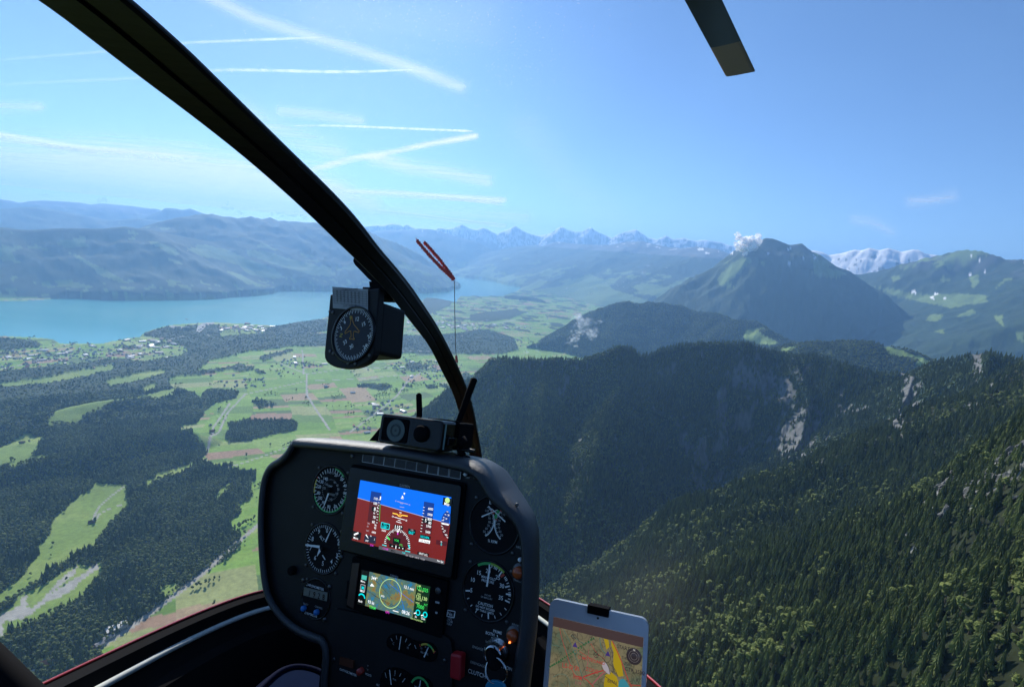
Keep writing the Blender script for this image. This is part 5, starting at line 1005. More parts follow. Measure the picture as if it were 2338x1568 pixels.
# ---- windscreen bow
LO = [(-60, -90), (89, 0), (247, 121), (321, 178), (445, 270), (569, 368), (692, 477), (764, 547), (830, 610), (881, 663), (923, 717), (951, 752), (981, 791), (1009, 849), (1033, 895), (1049, 944), (1071, 1035), (1078, 1120)]
HI = [(150, -110), (292, 0), (414, 108), (468, 160), (556, 246), (650, 338), (750, 434), (812, 500), (861, 566), (900, 610), (937, 656), (965, 698), (998, 747), (1040, 829), (1066, 890), (1080, 935), (1099, 1045), (1106, 1120)]
mb = MB(); prof = [(-1, 0), (-.96, -.25), (-.15, -.32), (-.08, -.10), (.0, -.08), (.06, -.22), (.80, -.26), (.97, -.1), (1, .05), (1, .6), (.6, .9), (-.6, .9), (-1, .6)]
V = []; nS = 0
LO = LO[:-1]; HI = HI[:-1]; lo = smoothp([np.array(p, float) for p in LO], 2, False); hi = smoothp([np.array(p, float) for p in HI], 2, False)
BOWC = []
_Fh = np.array([math.sin(math.radians(20)), math.cos(math.radians(20)), 0]); _T = at(185, 0, .45); _B = at(1092, 1080, 1.4); _n = nrm(np.cross(_T-_B, _Fh))   # the bow lies in one plane along the cabin
for a, b in zip(lo, hi):
    w_ = np.linalg.norm(a-b); c = (a+b)/2; tt = (_T@_n)/(ray(*c)@_n)
    A = ray(*a)*tt; B = ray(*b)*tt; C0 = (A+B)/2; s = (B-A)/2; dd = nrm(C0); BOWC.append(C0)
    V += [C0+s*x+dd*y*.018 for x, y in prof]; nS += 1
for px_, py_2, dd_ in [(1096, 1190, 1.36), (1094, 1260, 1.31), (1085, 1316, 1.268)]:
    C0 = at(px_, py_2, dd_); s = RGT*.015; V += [C0+s*x+nrm(C0)*y*.018 for x, y in prof]; nS += 1
k = len(prof); mb.add(V, [(i*k+j, (i+1)*k+j, (i+1)*k+(j+1) % k, i*k+(j+1) % k) for i in range(nS-1) for j in range(k)], bow_m, False)
tube(mb, [np.array(V[i*k+8])*1.004 for i in range(nS)], .0022, hoodm, 8)
mb.build('windscreen_bow', HELI, origin=BOWC[nS//2])
# ---- nose tub: sill, silver trim, black interior
SILL = [(-260, 1760, .62), (-60, 1640, .70), (86, 1568, .78), (143, 1540.6, .82), (249, 1490.5, .90), (384, 1427.5, 1.0), (487, 1384.5, 1.08), (558, 1359, 1.13), (610, 1346, 1.17), (700, 1330, 1.22), (850, 1318, 1.28), (1000, 1318, 1.28), (1120, 1330, 1.22), (1225, 1362, 1.12), (1252, 1380, 1.08), (1360, 1450, .97), (1478, 1543, .86), (1520, 1582, .82), (1640, 1700, .74), (1800, 1900, .66)]
SP = smoothp([at(*p) for p in SILL], 2, False)
def off(P, dn, inn):            # lower and pull towards the cabin centre
    c = np.array([.05, .35, 0]); R = []
    for p in P:
        d_ = (c-p)*np.array([1, 1, 0]); R.append(p+np.array([0, 0, -dn])+nrm(d_)*inn)
    return R
def strip(mb, A, B, m, smooth=True):
    n = len(A); mb.add(list(A)+list(B), [(i, i+1, n+i+1, n+i) for i in range(n-1)], m, smooth)
mb = MB(); tube(mb, off(SP, -.0010, .0), .0019, redp, 8, True)
outer = [p+nrm((p-np.array([.05, .35, p[2]])))*.10+np.array([0, 0, -.16]) for p in SP]; outer2 = [p+np.array([0, 0, -.3]) for p in outer]
strip(mb, [p+np.array([0, 0, -.003]) for p in SP], outer, redp); strip(mb, outer, outer2, redp); mb.build('nose_skin', HELI, origin=SP[len(SP)//2], label='red painted outer skin below the windscreen edge')
mb = MB(); A1 = off(SP, .0, .0); A2 = off(SP, .002, .016); A3 = off(SP, .022, .018); A4 = off(SP, .048, .034); strip(mb, A1, A2, matb); strip(mb, A2, A3, matb); strip(mb, A3, A4, matb)
A5 = off(SP, .055, .046); A6 = off(SP, .42, .10); A7 = off(SP, .70, .22); strip(mb, A4, A5, matb); strip(mb, A5, A6, matb); strip(mb, A6, A7, matb)
mb.add([A7[i] for i in range(len(A7))], [tuple(range(len(A7)))], matb); mb.build('interior_trim', HELI, origin=SP[0])
mb = MB(); TS = off(SP, .024, .0225); tube(mb, [p+np.array([0, 0, .002]) for p in TS], .0040, alu, 8); mb.build('silver_trim_strip', HELI, origin=TS[0])
# rest of the cabin: floor, roof, rear wall, door frames (behind and above the camera)
mb = MB(); zf = min(p[2] for p in A7)-.01
def bx_(x0, x1, y0, y1, z0, z1, m=matb):
    mb.add([(x, y, z) for z in (z0, z1) for x, y in ((x0, y0), (x1, y0), (x1, y1), (x0, y1))], [(0, 3, 2, 1), (4, 5, 6, 7), (0, 1, 5, 4), (1, 2, 6, 5), (2, 3, 7, 6), (3, 0, 4, 7)], m)
bx_(-.85, .75, -.9, .75, zf-.03, zf); bx_(-.85, .75, -.93, -.9, zf, -.15); bx_(-.55, .5, -.93, -.25, .42, .46); bx_(-.88, -.85, -.93, .1, zf, -.40); bx_(.75, .78, -.93, .1, zf, -.40)
bx_(-.88, -.85, -.93, -.25, .30, .46); bx_(.75, .78, -.93, -.25, .30, .46); mb.build('cabin_shell', HELI)
mb = MB(); tube(mb, [at(-90, 1440, .75), at(-20, 1505, .72), at(60, 1585, .70), at(200, 1720, .66)], .012, matb, 12); mb.build('door_frame', HELI)
# ---- windshield glass
gm = bpy.data.materials.new('windshield_glass'); gm.use_nodes = True; t = gm.node_tree; t.nodes.clear()
tr_ = N(t, 'ShaderNodeBsdfTransparent', i_Color=(.965, .975, .985, 1)); gl = N(t, 'ShaderNodeBsdfGlossy', i_Roughness=.35); fr_ = N(t, 'ShaderNodeValue'); fr_.outputs[0].default_value = .0006; m1 = N(t, 'ShaderNodeMixShader')
t.links.new(fr_.outputs[0], m1.inputs[0]); t.links.new(tr_.outputs[0], m1.inputs[1]); t.links.new(gl.outputs[0], m1.inputs[2])
tc = N(t, 'ShaderNodeTexCoord'); vo = N(t, 'ShaderNodeTexVoronoi', i_Scale=290.0); vo.feature = 'DISTANCE_TO_EDGE' if False else 'F1'; t.links.new(tc.outputs['Object'], vo.inputs['Vector'])
nz = N(t, 'ShaderNodeTexNoise', i_Scale=2.2, i_Detail=3.0); t.links.new(tc.outputs['Object'], nz.inputs[0])
sz = N(t, 'ShaderNodeSeparateColor'); t.links.new(vo.outputs['Color'], sz.inputs[0])
th = N(t, 'ShaderNodeMath', operation='LESS_THAN'); k1 = N(t, 'ShaderNodeMath', operation='MULTIPLY', i_1=.15); t.links.new(sz.outputs[0], k1.inputs[0]); t.links.new(vo.outputs['Distance'], th.inputs[0]); t.links.new(k1.outputs[0], th.inputs[1])
pz = N(t, 'ShaderNodeSeparateXYZ'); t.links.new(tc.outputs['Object'], pz.inputs[0])
geo = N(t, 'ShaderNodeVectorMath', operation='DISTANCE'); geo.inputs[1].default_value = (0, 0, 0); t.links.new(tc.outputs['Object'], geo.inputs[0])
mr = N(t, 'ShaderNodeMapRange', i_1=.02, i_2=.36, i_3=1.1, i_4=.0); t.links.new(geo.outputs['Value'], mr.inputs[0])
mr2 = N(t, 'ShaderNodeMapRange', i_1=.55, i_2=.75, i_3=.0, i_4=.02); t.links.new(nz.outputs[0], mr2.inputs[0])
ad = N(t, 'ShaderNodeMath', operation='ADD'); t.links.new(mr.outputs[0], ad.inputs[0]); t.links.new(mr2.outputs[0], ad.inputs[1])
cmp_ = N(t, 'ShaderNodeMath', operation='LESS_THAN'); t.links.new(sz.outputs[1], cmp_.inputs[0]); t.links.new(ad.outputs[0], cmp_.inputs[1])
ml = N(t, 'ShaderNodeMath', operation='MULTIPLY'); t.links.new(th.outputs[0], ml.inputs[0]); t.links.new(cmp_.outputs[0], ml.inputs[1]); ml2 = N(t, 'ShaderNodeMath', operation='MULTIPLY', i_1=.85); t.links.new(ml.outputs[0], ml2.inputs[0])
dust = N(t, 'ShaderNodeBsdfTranslucent', i_Color=(.95, .95, .95, 1)); m2 = N(t, 'ShaderNodeMixShader'); t.links.new(ml2.outputs[0], m2.inputs[0]); t.links.new(m1.outputs[0], m2.inputs[1]); t.links.new(dust.outputs[0], m2.inputs[2])
# thin bluish dust film; its thicker patch paints in the sun's glow
m3 = N(t, 'ShaderNodeMixShader'); fm = N(t, 'ShaderNodeMath', operation='MULTIPLY_ADD', i_1=.075, i_2=.0065); t.links.new(mr.outputs[0], fm.inputs[0]); sm = N(t, 'ShaderNodeTexNoise', i_Scale=3.0, i_Detail=5.0, i_Distortion=1.2); t.links.new(tc.outputs['Object'], sm.inputs[0]); sr = N(t, 'ShaderNodeMapRange', i_1=.50, i_2=.68, i_3=.0, i_4=.008); t.links.new(sm.outputs[0], sr.inputs[0]); fa = N(t, 'ShaderNodeMath', operation='ADD'); t.links.new(fm.outputs[0], fa.inputs[0]); t.links.new(sr.outputs[0], fa.inputs[1]); t.links.new(fa.outputs[0], m3.inputs[0]); film = N(t, 'ShaderNodeBsdfTranslucent', i_Color=(.38, .74, 1, 1)); t.links.new(m2.outputs[0], m3.inputs[1]); t.links.new(film.outputs[0], m3.inputs[2])
oo = N(t, 'ShaderNodeOutputMaterial'); t.links.new(m3.outputs[0], oo.inputs[0])
# the glass: outside the bow, closing on the sill
gx = np.linspace(0, 1, 41); top = smoothp([np.array(p) for p in [(-.95, .15, .46), (-.55, .34, .50), (-.1, .42, .52), (.35, .40, .50), (.80, .15, .46)]], 4, False)
ti = np.linspace(0, len(top)-1, 61); TP = np.array([np.array(top[int(i)])*(1-i % 1)+np.array(top[min(int(i)+1, len(top)-1)])*(i % 1) for i in ti])
si = np.linspace(0, len(SP)-1, 61); BP = np.array([np.array(SP[int(i)])*(1-i % 1)+np.array(SP[min(int(i)+1, len(SP)-1)])*(i % 1) for i in si])
V = []
for i in range(61):
    for s in gx:
        p = TP[i]*(1-s)+BP[i]*s; d_ = nrm(p*np.array([1, 1, .4])); V.append(p+d_*(.62*math.sin(math.pi*s)**.8*(1-.15*s))*(1 if i else 1))
idx = np.arange(61*41).reshape(61, 41); Fc = [tuple(x) for x in np.stack([idx[:-1, :-1], idx[1:, :-1], idx[1:, 1:], idx[:-1, 1:]], -1).reshape(-1, 4)]
mb = MB(); mb.add(V, Fc, gm, True)
# dust patch and painted sun glow sit where the print shows them
dq = ray(930, 60); best = min(range(len(V)), key=lambda i: np.linalg.norm(nrm(V[i])-nrm(dq)))
WSH = mb.build('windshield', HELI, origin=V[best])
# ---- rotor blade
tip = at(1690, 170, 4.9); A_ = at(1604, 0, 4.35); bd = nrm(A_-tip); side = nrm(np.cross(bd, np.array([0, 0, 1.]))); side = side*(1 if side@RGT > 0 else -1); up_ = nrm(np.cross(side, bd)); up_ = up_*(1 if up_[2] > 0 else -1)
chord = 52/F*4.9*1.06; rootp = tip+bd*4.7
def airfoil(c0, ch, th=.014):
    R = []
    for x, y in [(-.5, 0), (-.46, .45), (-.35, .8), (-.15, 1), (.1, .8), (.35, .35), (.5, 0), (.35, -.15), (.1, -.3), (-.15, -.4), (-.35, -.35), (-.46, -.2)]: R.append(c0+side*x*ch+up_*y*th)
    return R
def loft(mb, secs, m):
    n = len(secs[0]); V = [p for s in secs for p in s]; mb.add(V, [(i*n+j, i*n+(j+1) % n, (i+1)*n+(j+1) % n, (i+1)*n+j) for i in range(len(secs)-1) for j in range(n)], m, True); mb.add(V[-n:], [tuple(range(n))], m); mb.add(V[:n], [tuple(range(n))[::-1]], m)
mb = MB(); bladem = mat('blade_black', (.005, .005, .006), .7, spec=.1, noise=.3, nscale=20)
loft(mb, [airfoil(tip+bd*.35, chord), airfoil(rootp, chord)], bladem); RBd = mb.build('rotor_blade', HELI, origin=tip+bd*2)
mb = MB(); loft(mb, [airfoil(tip, chord*.95, .010), airfoil(tip+bd*.02, chord), airfoil(tip+bd*.35, chord)], mat('yellow_tip_paint', (.14, .065, .004), .6, noise=.15, nscale=30)); mb.build('blade_tip', RBd)
# ---- yaw string on its post
mb = MB(); yp = [at(1037, 640, 1.62), at(1038, 720, 1.6), at(1040, 800, 1.6), at(1046, 850, 1.6), at(1060, 900, 1.6)]; tube(mb, yp, .0011, screw, 8)
PB = mb.build('yaw_string_post', HELI, origin=yp[2]); mb = MB(); tube(mb, [at(1041, 812, 1.6), at(1043, 828, 1.6)], .004, mat('red_clamp', (.5, .03, .02), .4), 8); mb.build('clamp', PB)
yarn = mat('red_yarn', (.60, .035, .03), .9, noise=.3, nscale=400); YS = MB()
for k, (e0, e1, bend) in enumerate([((951, 548), (1036, 638), 3), ((967, 552), (1037, 638), -2.5)]):
    c = []; nn = 46
    for i in range(nn):
        f = i/(nn-1); x = e0[0]+(e1[0]-e0[0])*f; y = e0[1]+(e1[1]-e0[1])*f; q = bend*math.sin(f*3.14)
        c.append(at(x-q*.7+.6*math.sin(i*2.1+k), y+q*.7+.6*math.cos(i*1.7), 1.60+.012*k))
    tube(YS, c, [.0052+.0016*math.sin(i*2.6+k) for i in range(nn)], yarn, 7)
    for i in range(nn):
        for j in range(3):
            p = c[i]; d_ = nrm(RNG.normal(size=3)); tube(YS, [p, p+d_*.0095], [.0006, .0003], yarn, 3, False)
YO = YS.build('yaw_string', None); tag(YO, 'frayed red yarn streaming from the thin post outside the windscreen', 'string')
# ---- cushion in the footwell
cm = mat('dark_blue_fabric', (.002, .005, .020), .95, spec=.05, bump=.4, bscale=500, noise=.25, nscale=30)
CU = root('footwell_bag', tuple(at(650, 1640, 1.05)), 'dark blue fabric bag lying in the footwell left of the console', 'bag')
a_, b_, c_, d_ = at(545, 1600, .98), at(650, 1500, 1.1), at(790, 1545, 1.08), at(760, 1700, .92)
cu_, cv_ = nrm(c_-b_), nrm(a_-b_); cn_ = nrm(np.cross(cu_, cv_)); cn_ = cn_ if cn_[2] > 0 else -cn_; fr = Frame(b_, cu_, cv_, cn_)
q = [( (p-b_)@cu_, (p-b_)@cv_ ) for p in (a_, b_, c_, d_, at(500, 1700, .9))]; q = smoothp([q[0], q[1], q[2], q[3], q[4]], 3)
mb = MB(); prism(mb, fr, q, -.10, 0, cm); mb.build('body', CU, bevel=.012)
mb = MB(); qq = inset(q, .014); tube(mb, [fr.P(u, v, .003) for u, v in qq]+[fr.P(*qq[0], .003)], .004, mat('blue_piping', (.003, .005, .02), .8, spec=.05), 8); mb.build('piping', CU)
mb = MB(); flat(mb, fr, inset(q, .022), .0015, mat('blue_lining', (.001, .006, .024), .95, spec=.05, noise=.2, nscale=40)); mb.build('lining', CU)

# ================================================================== trees and houses
def samp(arr, x, y):
    a = np.arctan2(x, y); r = np.clip(np.hypot(x, y), rr[0]*1.001, rr[-1]*.999)
    fi = np.clip(np.interp(a, az, np.arange(len(az))), 0, len(az)-1.001); fj = np.clip(np.log(r/120)/math.log(34000/120)*(NR-1), 0, NR-1.001)
    i = fi.astype(int); j = fj.astype(int); u = fi-i; v = fj-j
    if arr.dtype == bool or arr.dtype == np.int8: return arr[np.round(fi).astype(int), np.round(fj).astype(int)]
    return arr[i, j]*(1-u)*(1-v)+arr[i+1, j]*u*(1-v)+arr[i, j+1]*(1-u)*v+arr[i+1, j+1]*u*v
def tuft_mat(name, c0, c1):
    m = bpy.data.materials.new(name); m.use_nodes = True; t = m.node_tree; p = t.nodes['Principled BSDF']; p.inputs['Roughness'].default_value = .85; p.inputs['Specular IOR Level'].default_value = .15
    oi = N(t, 'ShaderNodeObjectInfo'); tc = N(t, 'ShaderNodeTexCoord'); nz = N(t, 'ShaderNodeTexNoise', i_Scale=.45, i_Detail=4.0); t.links.new(tc.outputs['Object'], nz.inputs[0])
    ge = N(t, 'ShaderNodeNewGeometry'); n2 = N(t, 'ShaderNodeTexNoise', i_Scale=.012, i_Detail=3.0); t.links.new(ge.outputs['Position'], n2.inputs[0])
    a = N(t, 'ShaderNodeMath', operation='MULTIPLY_ADD', i_1=.5); t.links.new(nz.outputs[0], a.inputs[0]); a2 = N(t, 'ShaderNodeMath', operation='MULTIPLY', i_1=.55); t.links.new(oi.outputs['Random'], a2.inputs[0]); t.links.new(a2.outputs[0], a.inputs[2])
    a3 = N(t, 'ShaderNodeMath', operation='MULTIPLY_ADD', i_1=.7, i_2=-.35); t.links.new(n2.outputs[0], a3.inputs[0]); a4 = N(t, 'ShaderNodeMath', operation='ADD'); a4.use_clamp = True; t.links.new(a.outputs[0], a4.inputs[0]); t.links.new(a3.outputs[0], a4.inputs[1])
    mx = N(t, 'ShaderNodeMix', data_type='RGBA'); mx.inputs[6].default_value = (*c0, 1); mx.inputs[7].default_value = (*c1, 1); t.links.new(a4.outputs[0], mx.inputs[0]); t.links.new(mx.outputs[2], p.inputs['Base Color'])
    tl = N(t, 'ShaderNodeBsdfTranslucent'); t.links.new(mx.outputs[2], tl.inputs[0]); ms = N(t, 'ShaderNodeMixShader', i_0=.45); o = t.nodes['Material Output']
    t.links.new(p.outputs[0], ms.inputs[1]); t.links.new(tl.outputs[0], ms.inputs[2]); t.links.new(ms.outputs[0], o.inputs[0]); return m
sprm = tuft_mat('spruce_needles', (.034, .060, .028), (.25, .29, .10)); brdm = tuft_mat('broadleaf_leaves', (.075, .115, .038), (.29, .33, .10)); barkm = mat('bark', (.09, .07, .05), .9, noise=.3, nscale=2)
def spruce_crown(seed, Hh=24, R0=3.9, tiers=9, npt=9):
    rg = random.Random(seed); V = []; Fc = []
    for k in range(tiers):
        f = k/tiers; z0 = Hh*(.10+.90*f); zt = min(Hh, z0+Hh*.24*(1-f*.4)); R = R0*(1-f)**.85*(.85+.3*rg.random())+.25; b = len(V); ph = rg.random()*6
        V.append((0, 0, zt)); m = npt*2
        for i in range(m):
            a = ph+2*math.pi*i/m; q = R*(1.0+.25*rg.random() if i % 2 == 0 else .45+.2*rg.random()); V.append((q*math.cos(a), q*math.sin(a), z0-(.9*rg.random()+.5 if i % 2 == 0 else -.3)))
        for i in range(m): Fc.append((b, b+1+i, b+1+(i+1) % m))
    return V, Fc
def ico(c, r, rg, sq=1.0, sub=1):
    bm = bmesh.new(); bmesh.ops.create_icosphere(bm, subdivisions=sub+1, radius=1); V = []
    for v in bm.verts: k = r*(1+rg.uniform(-.28, .28)); V.append((c[0]+v.co.x*k, c[1]+v.co.y*k, c[2]+v.co.z*k*sq))
    Fc = [tuple(x.index for x in f.verts) for f in bm.faces]; bm.free(); return V, Fc
def broad_crown(seed, Hh=17, R0=5.2, nb=11):
    rg = random.Random(seed); V = []; Fc = []
    for k in range(nb):
        a = rg.random()*6.28; q = R0*.62*math.sqrt(rg.random()); z = Hh*(.42+.42*rg.random())*(1-.18*q/R0)
        if k == 0: q = 0; z = Hh*.82
        v, f = ico((q*math.cos(a), q*math.sin(a), z), R0*(.36+.2*rg.random()), rg, .85, 0 if nb < 8 else 1); b = len(V); V += v; Fc += [tuple(b+i for i in x) for x in f]
    for k in range(50):      # loose leaf sprays round the outline
        a = rg.random()*6.28; e_ = rg.uniform(-.4, 1.4); d_ = np.array([math.cos(a)*math.cos(e_), math.sin(a)*math.cos(e_), math.sin(e_)]); c = np.array([0, 0, Hh*.66])+d_*R0*rg.uniform(.8, 1.08); s = .5
        b = len(V); V += [tuple(c+np.array([rg.uniform(-s, s) for _ in range(3)])) for _ in range(3)]; Fc.append((b, b+1, b+2))
    return V, Fc
def rawmesh(name, VF, m):
    me = bpy.data.meshes.new(name); me.from_pydata(VF[0], [], VF[1]); me.materials.append(m); me.update(); return me
def trunkmesh(name, Hh, r):
    mb = MB(); tube(mb, [(0, 0, -3), (0, 0, Hh*.3), (.1, 0, Hh*.7), (0, 0, Hh*.95)], [r*1.3, r, r*.55, .05], barkm, 7)
    for k in range(6): a = k*2.4; z = Hh*(.3+.08*k); tube(mb, [(0, 0, z), (math.cos(a)*1.8, math.sin(a)*1.8, z+.6)], [r*.35, .04], barkm, 5)
    me = bpy.data.meshes.new(name); me.from_pydata(mb.v, [], mb.f); me.materials.append(barkm); return me
SPM = [rawmesh('spruce_crown', spruce_crown(i, *[(24, 3.6), (27, 4.2), (20, 3.4)][i]), sprm) for i in range(3)]
BRM = [rawmesh('broadleaf_crown', broad_crown(10+i, *[(17, 4.3), (20, 4.7), (14, 3.8)][i]), brdm) for i in range(3)]
STM = [trunkmesh('spruce_trunk', h, .32) for h in (24, 27, 20)]; BTM = [trunkmesh('broadleaf_trunk', h, .38) for h in (12, 14, 10)]
HTS = {'s': (24, 27, 20), 'b': (17, 20, 14)}
rockmask = (clf | ROCKS)
def scatter(sp, r0, r1, amax=.92):
    n = int(2*r1*math.sin(amax)/sp)+2; m = int(r1/sp)+2
    gx, gy = np.meshgrid((np.arange(n)-n/2)*sp, np.arange(m)*sp); gx = gx+RNG.uniform(-.5, .5, gx.shape)*sp; gy = gy+RNG.uniform(-.5, .5, gy.shape)*sp
    x = gx.ravel(); y = gy.ravel(); r = np.hypot(x, y); a = np.abs(np.arctan2(x, y)); k = (r > r0) & (r < r1) & (a < amax); x, y = x[k], y[k]
    o = samp(O, x, y); f = samp(forest, x, y); rk = samp(rockmask, x, y) | samp(road, x, y); gn = samp(green, x, y)
    k = ((o == 1) | ((o == 2) & ~gn) | ((o == 0) & f)) & ~(rk & (RNG.random(x.shape) < np.where(np.hypot(x, y) > 1300, .9, .6)))
    C2 = samp(C[..., 1].copy(), x, y); k &= ~((o == 2) & (C2 > .15))
    # small openings
    k &= fbm(x, y, 55, 3) > -.62
    return x[k], y[k], o[k]
xs, ys, os_ = scatter(5.4, 150, 1350); xm, ym, om = scatter(8.3, 1350, 3500); xf, yf, of_ = scatter(15, 3500, 7600)
AX = np.concatenate([xs, xm, xf]); AY = np.concatenate([ys, ym, yf]); AO = np.concatenate([os_, om, of_]); AF = np.concatenate([np.ones(len(xs)), np.ones(len(xm))*1.05, np.ones(len(xf))*1.75])
# single trees and copses in the fields
FT = []
for (px, py, n_, sp) in [(620, 928, 10, 25), (745, 880, 6, 20), (700, 920, 5, 30), (855, 905, 20, 60), (880, 900, 18, 50), (905, 893, 20, 60), (948, 878, 20, 60), (835, 960, 12, 40), (850, 945, 14, 40), (560, 1240, 1, 1), (618, 1015, 3, 8), (480, 985, 10, 25), (415, 980, 3, 10), (500, 935, 6, 20), (408, 1045, 2, 6),
                        (232, 1444, 8, 20), (215, 1190, 5, 8), (52, 1015, 5, 12), (30, 1052, 8, 14), (85, 1062, 8, 14), (70, 1080, 8, 14), (95, 1550, 10, 22), (40, 1560, 12, 25), (487, 1382, 2, 4), (330, 935, 10, 30), (575, 870, 20, 60), (640, 850, 15, 60), (700, 832, 25, 70), (950, 835, 40, 120), (985, 830, 30, 90), (620, 900, 12, 40), (770, 905, 12, 40), (800, 925, 9, 40), (1000, 880, 20, 60), (1010, 920, 15, 50), (1005, 950, 10, 40)]:
    c = onground(px, py)
    for _ in range(n_): FT.append((c[0]+RNG.normal()*sp*.6, c[1]+RNG.normal()*sp*.6))
for _ in range(420):
    a = RNG.uniform(-.85, .1); r = RNG.uniform(1700, 7000); x, y = r*math.sin(a), r*math.cos(a); FT.append((x, y))
    if RNG.random() < .3:
        th_ = RNG.uniform(.8, 1.4)
        for q in range(int(RNG.integers(3, 14))): FT.append((x+q*9*math.cos(th_)+RNG.normal()*4, y+q*9*math.sin(th_)+RNG.normal()*4))
FT = np.array(FT); k = (samp(O, FT[:, 0], FT[:, 1]) == 0) & ~samp(lake, FT[:, 0], FT[:, 1]) & ~samp(road, FT[:, 0], FT[:, 1]); FT = FT[k]
AX = np.concatenate([AX, FT[:, 0]]); AY = np.concatenate([AY, FT[:, 1]]); AO = np.concatenate([AO, np.full(len(FT), 9)]); AF = np.concatenate([AF, np.full(len(FT), 1.0)])
AZ = samp(H, AX, AY); AR = np.hypot(AX, AY)
nzb = fbm(AX, AY, 180, 3)+.9*RNG.random(AX.shape)-.45
lowz = sst(-620, -980, AZ)
kindb = np.where(AO == 1, nzb > .36-.36*lowz-.35*((AR > 1900) & (AX < 520)), nzb > -.22); kindb |= (AO == 9)
AS = (.5+.75*RNG.random(AX.shape)**.8)*np.where(AO == 1, np.clip(1.0-.25*sst(-600, -150, AZ), .6, 1), 1.0); ASX = AS*AF*RNG.uniform(.85, 1.15, AX.shape); ARot = RNG.uniform(0, 6.28, AX.shape); AV = RNG.integers(0, 3, AX.shape)
px_, py_, fz = project(AX, AY, AZ+18); inv = (fz > 0) & (px_ > -10) & (px_ < 2347) & (py_ > 0) & (py_ < 1600)
hid = ((px_ > 600) & (px_ < 1225) & (py_ > 1040)) | ((px_ > 1240) & (px_ < 1480) & (py_ > 1370+(px_-1258)*.19)) | (py_ > 1352-(px_-605)*-.0 + (605-px_)*.42) & (px_ < 605)
def visible(i):
    p = np.array([AX[i], AY[i], AZ[i]+15]); t_ = np.linspace(.1, .985, 90); q = p[None]*t_[:, None]; return not np.any(samp(H, q[:, 0], q[:, 1]) > q[:, 2])
IND = {}
for kd_, kb in (('s', False), ('b', True)):
    cand = np.where(inv & ~hid & (kindb == kb))[0]; sz = AS[cand]/AR[cand]; cand = cand[np.argsort(-sz)]; got = []
    for i in cand:
        if visible(i): got.append(i)
        if len(got) >= 292: break
    IND[kd_] = got
used_ = np.zeros(len(AX), bool)
def zone(px, py, kd_):
    t_ = 'dark spruce' if kd_ == 's' else 'light green broadleaf tree'
    if px > 2050 and py < 1330: return t_+' among the pale rocks of the outcrop on the near ridge', t_+'s among the pale rocks'
    if py > 1440 and px > 1900: return t_+' on the steep slope directly below, past the tablet', t_+'s on the steep slope directly below'
    if px < 1640: return t_+' on the wooded slope just above the tablet', t_+'s above the tablet'
    if py > 1330: return t_+' in the middle of the near wooded slope', t_+'s on the near wooded slope'
    return t_+' along the crest of the near wooded spur', t_+'s along the near spur'
for kd_, crowns, trunks, nm in (('s', SPM, STM, 'spruce_tree'), ('b', BRM, BTM, 'broadleaf_tree')):
    for i in IND[kd_]:
        used_[i] = True; v = int(AV[i]); lb, gr = zone(px_[i], py_[i], kd_)
        e_ = empty(nm, (AX[i], AY[i], AZ[i]-.6)); e_.scale = (ASX[i], ASX[i], AS[i]); e_.rotation_euler = (0, 0, ARot[i]); e_.empty_display_size = 2; tag(e_, lb, 'tree', gr)
        for mname, me in (('crown', crowns[v]), ('trunk', trunks[v])):
            o = bpy.data.objects.new(mname, me); link(o); o.parent = e_
def gn_instances(name, idx, protos, label):
    P = np.stack([AX[idx], AY[idx], AZ[idx]-.6], -1).astype(np.float32); me = bpy.data.meshes.new(name); me.vertices.add(len(P)); me.vertices.foreach_set('co', P.ravel())
    for nm, dat, ty in (('sc', np.stack([ASX[idx], ASX[idx], AS[idx]], -1), 'FLOAT_VECTOR'), ('rot', np.stack([idx*0., idx*0., ARot[idx]], -1), 'FLOAT_VECTOR')):
        a = me.attributes.new(nm, ty, 'POINT'); a.data.foreach_set('vector', dat.astype(np.float32).ravel())
    a = me.attributes.new('var', 'INT', 'POINT'); a.data.foreach_set('value', AV[idx].astype(np.int32))
    o = link(bpy.data.objects.new(name, me)); tag(o, label, kind='stuff')
    g = bpy.data.node_groups.new(name, 'GeometryNodeTree'); g.interface.new_socket('Geometry', in_out='INPUT', socket_type='NodeSocketGeometry'); g.interface.new_socket('Geometry', in_out='OUTPUT', socket_type='NodeSocketGeometry')
    gi = g.nodes.new('NodeGroupInput'); go = g.nodes.new('NodeGroupOutput'); ip = g.nodes.new('GeometryNodeInstanceOnPoints'); jn = g.nodes.new('GeometryNodeJoinGeometry')
    for pr in protos[::-1]:
        oi = g.nodes.new('GeometryNodeObjectInfo'); oi.inputs['Object'].default_value = pr; oi.inputs['As Instance'].default_value = True; g.links.new(oi.outputs['Geometry'], jn.inputs[0])
    g.links.new(gi.outputs[0], ip.inputs['Points']); g.links.new(jn.outputs[0], ip.inputs['Instance']); ip.inputs['Pick Instance'].default_value = True
    for nm, ty, sk in (('sc', 'FLOAT_VECTOR', 'Scale'), ('rot', 'FLOAT_VECTOR', 'Rotation'), ('var', 'INT', 'Instance Index')):
        na = g.nodes.new('GeometryNodeInputNamedAttribute'); na.data_type = ty; na.inputs[0].default_value = nm; g.links.new(na.outputs[0], ip.inputs[sk])
    g.links.new(ip.outputs[0], go.inputs[0]); md = o.modifiers.new('scatter', 'NODES'); md.node_group = g; return o
def pick(kd_):
    R = []
    for v in range(3):
        for e_, i in zip([o for o in scn.collection.objects if o.name.startswith('spruce_tree' if kd_ == 's' else 'broadleaf_tree')], IND[kd_]):
            if AV[i] == v: R.append(next(c for c in e_.children if c.name.startswith('crown'))); break
    return R
bpy.context.view_layer.update()
rest = np.where(~used_ & ~kindb)[0]; gn_instances('spruce_forest', rest, pick('s'), 'dark spruce forest covering the ridges and valley woods')
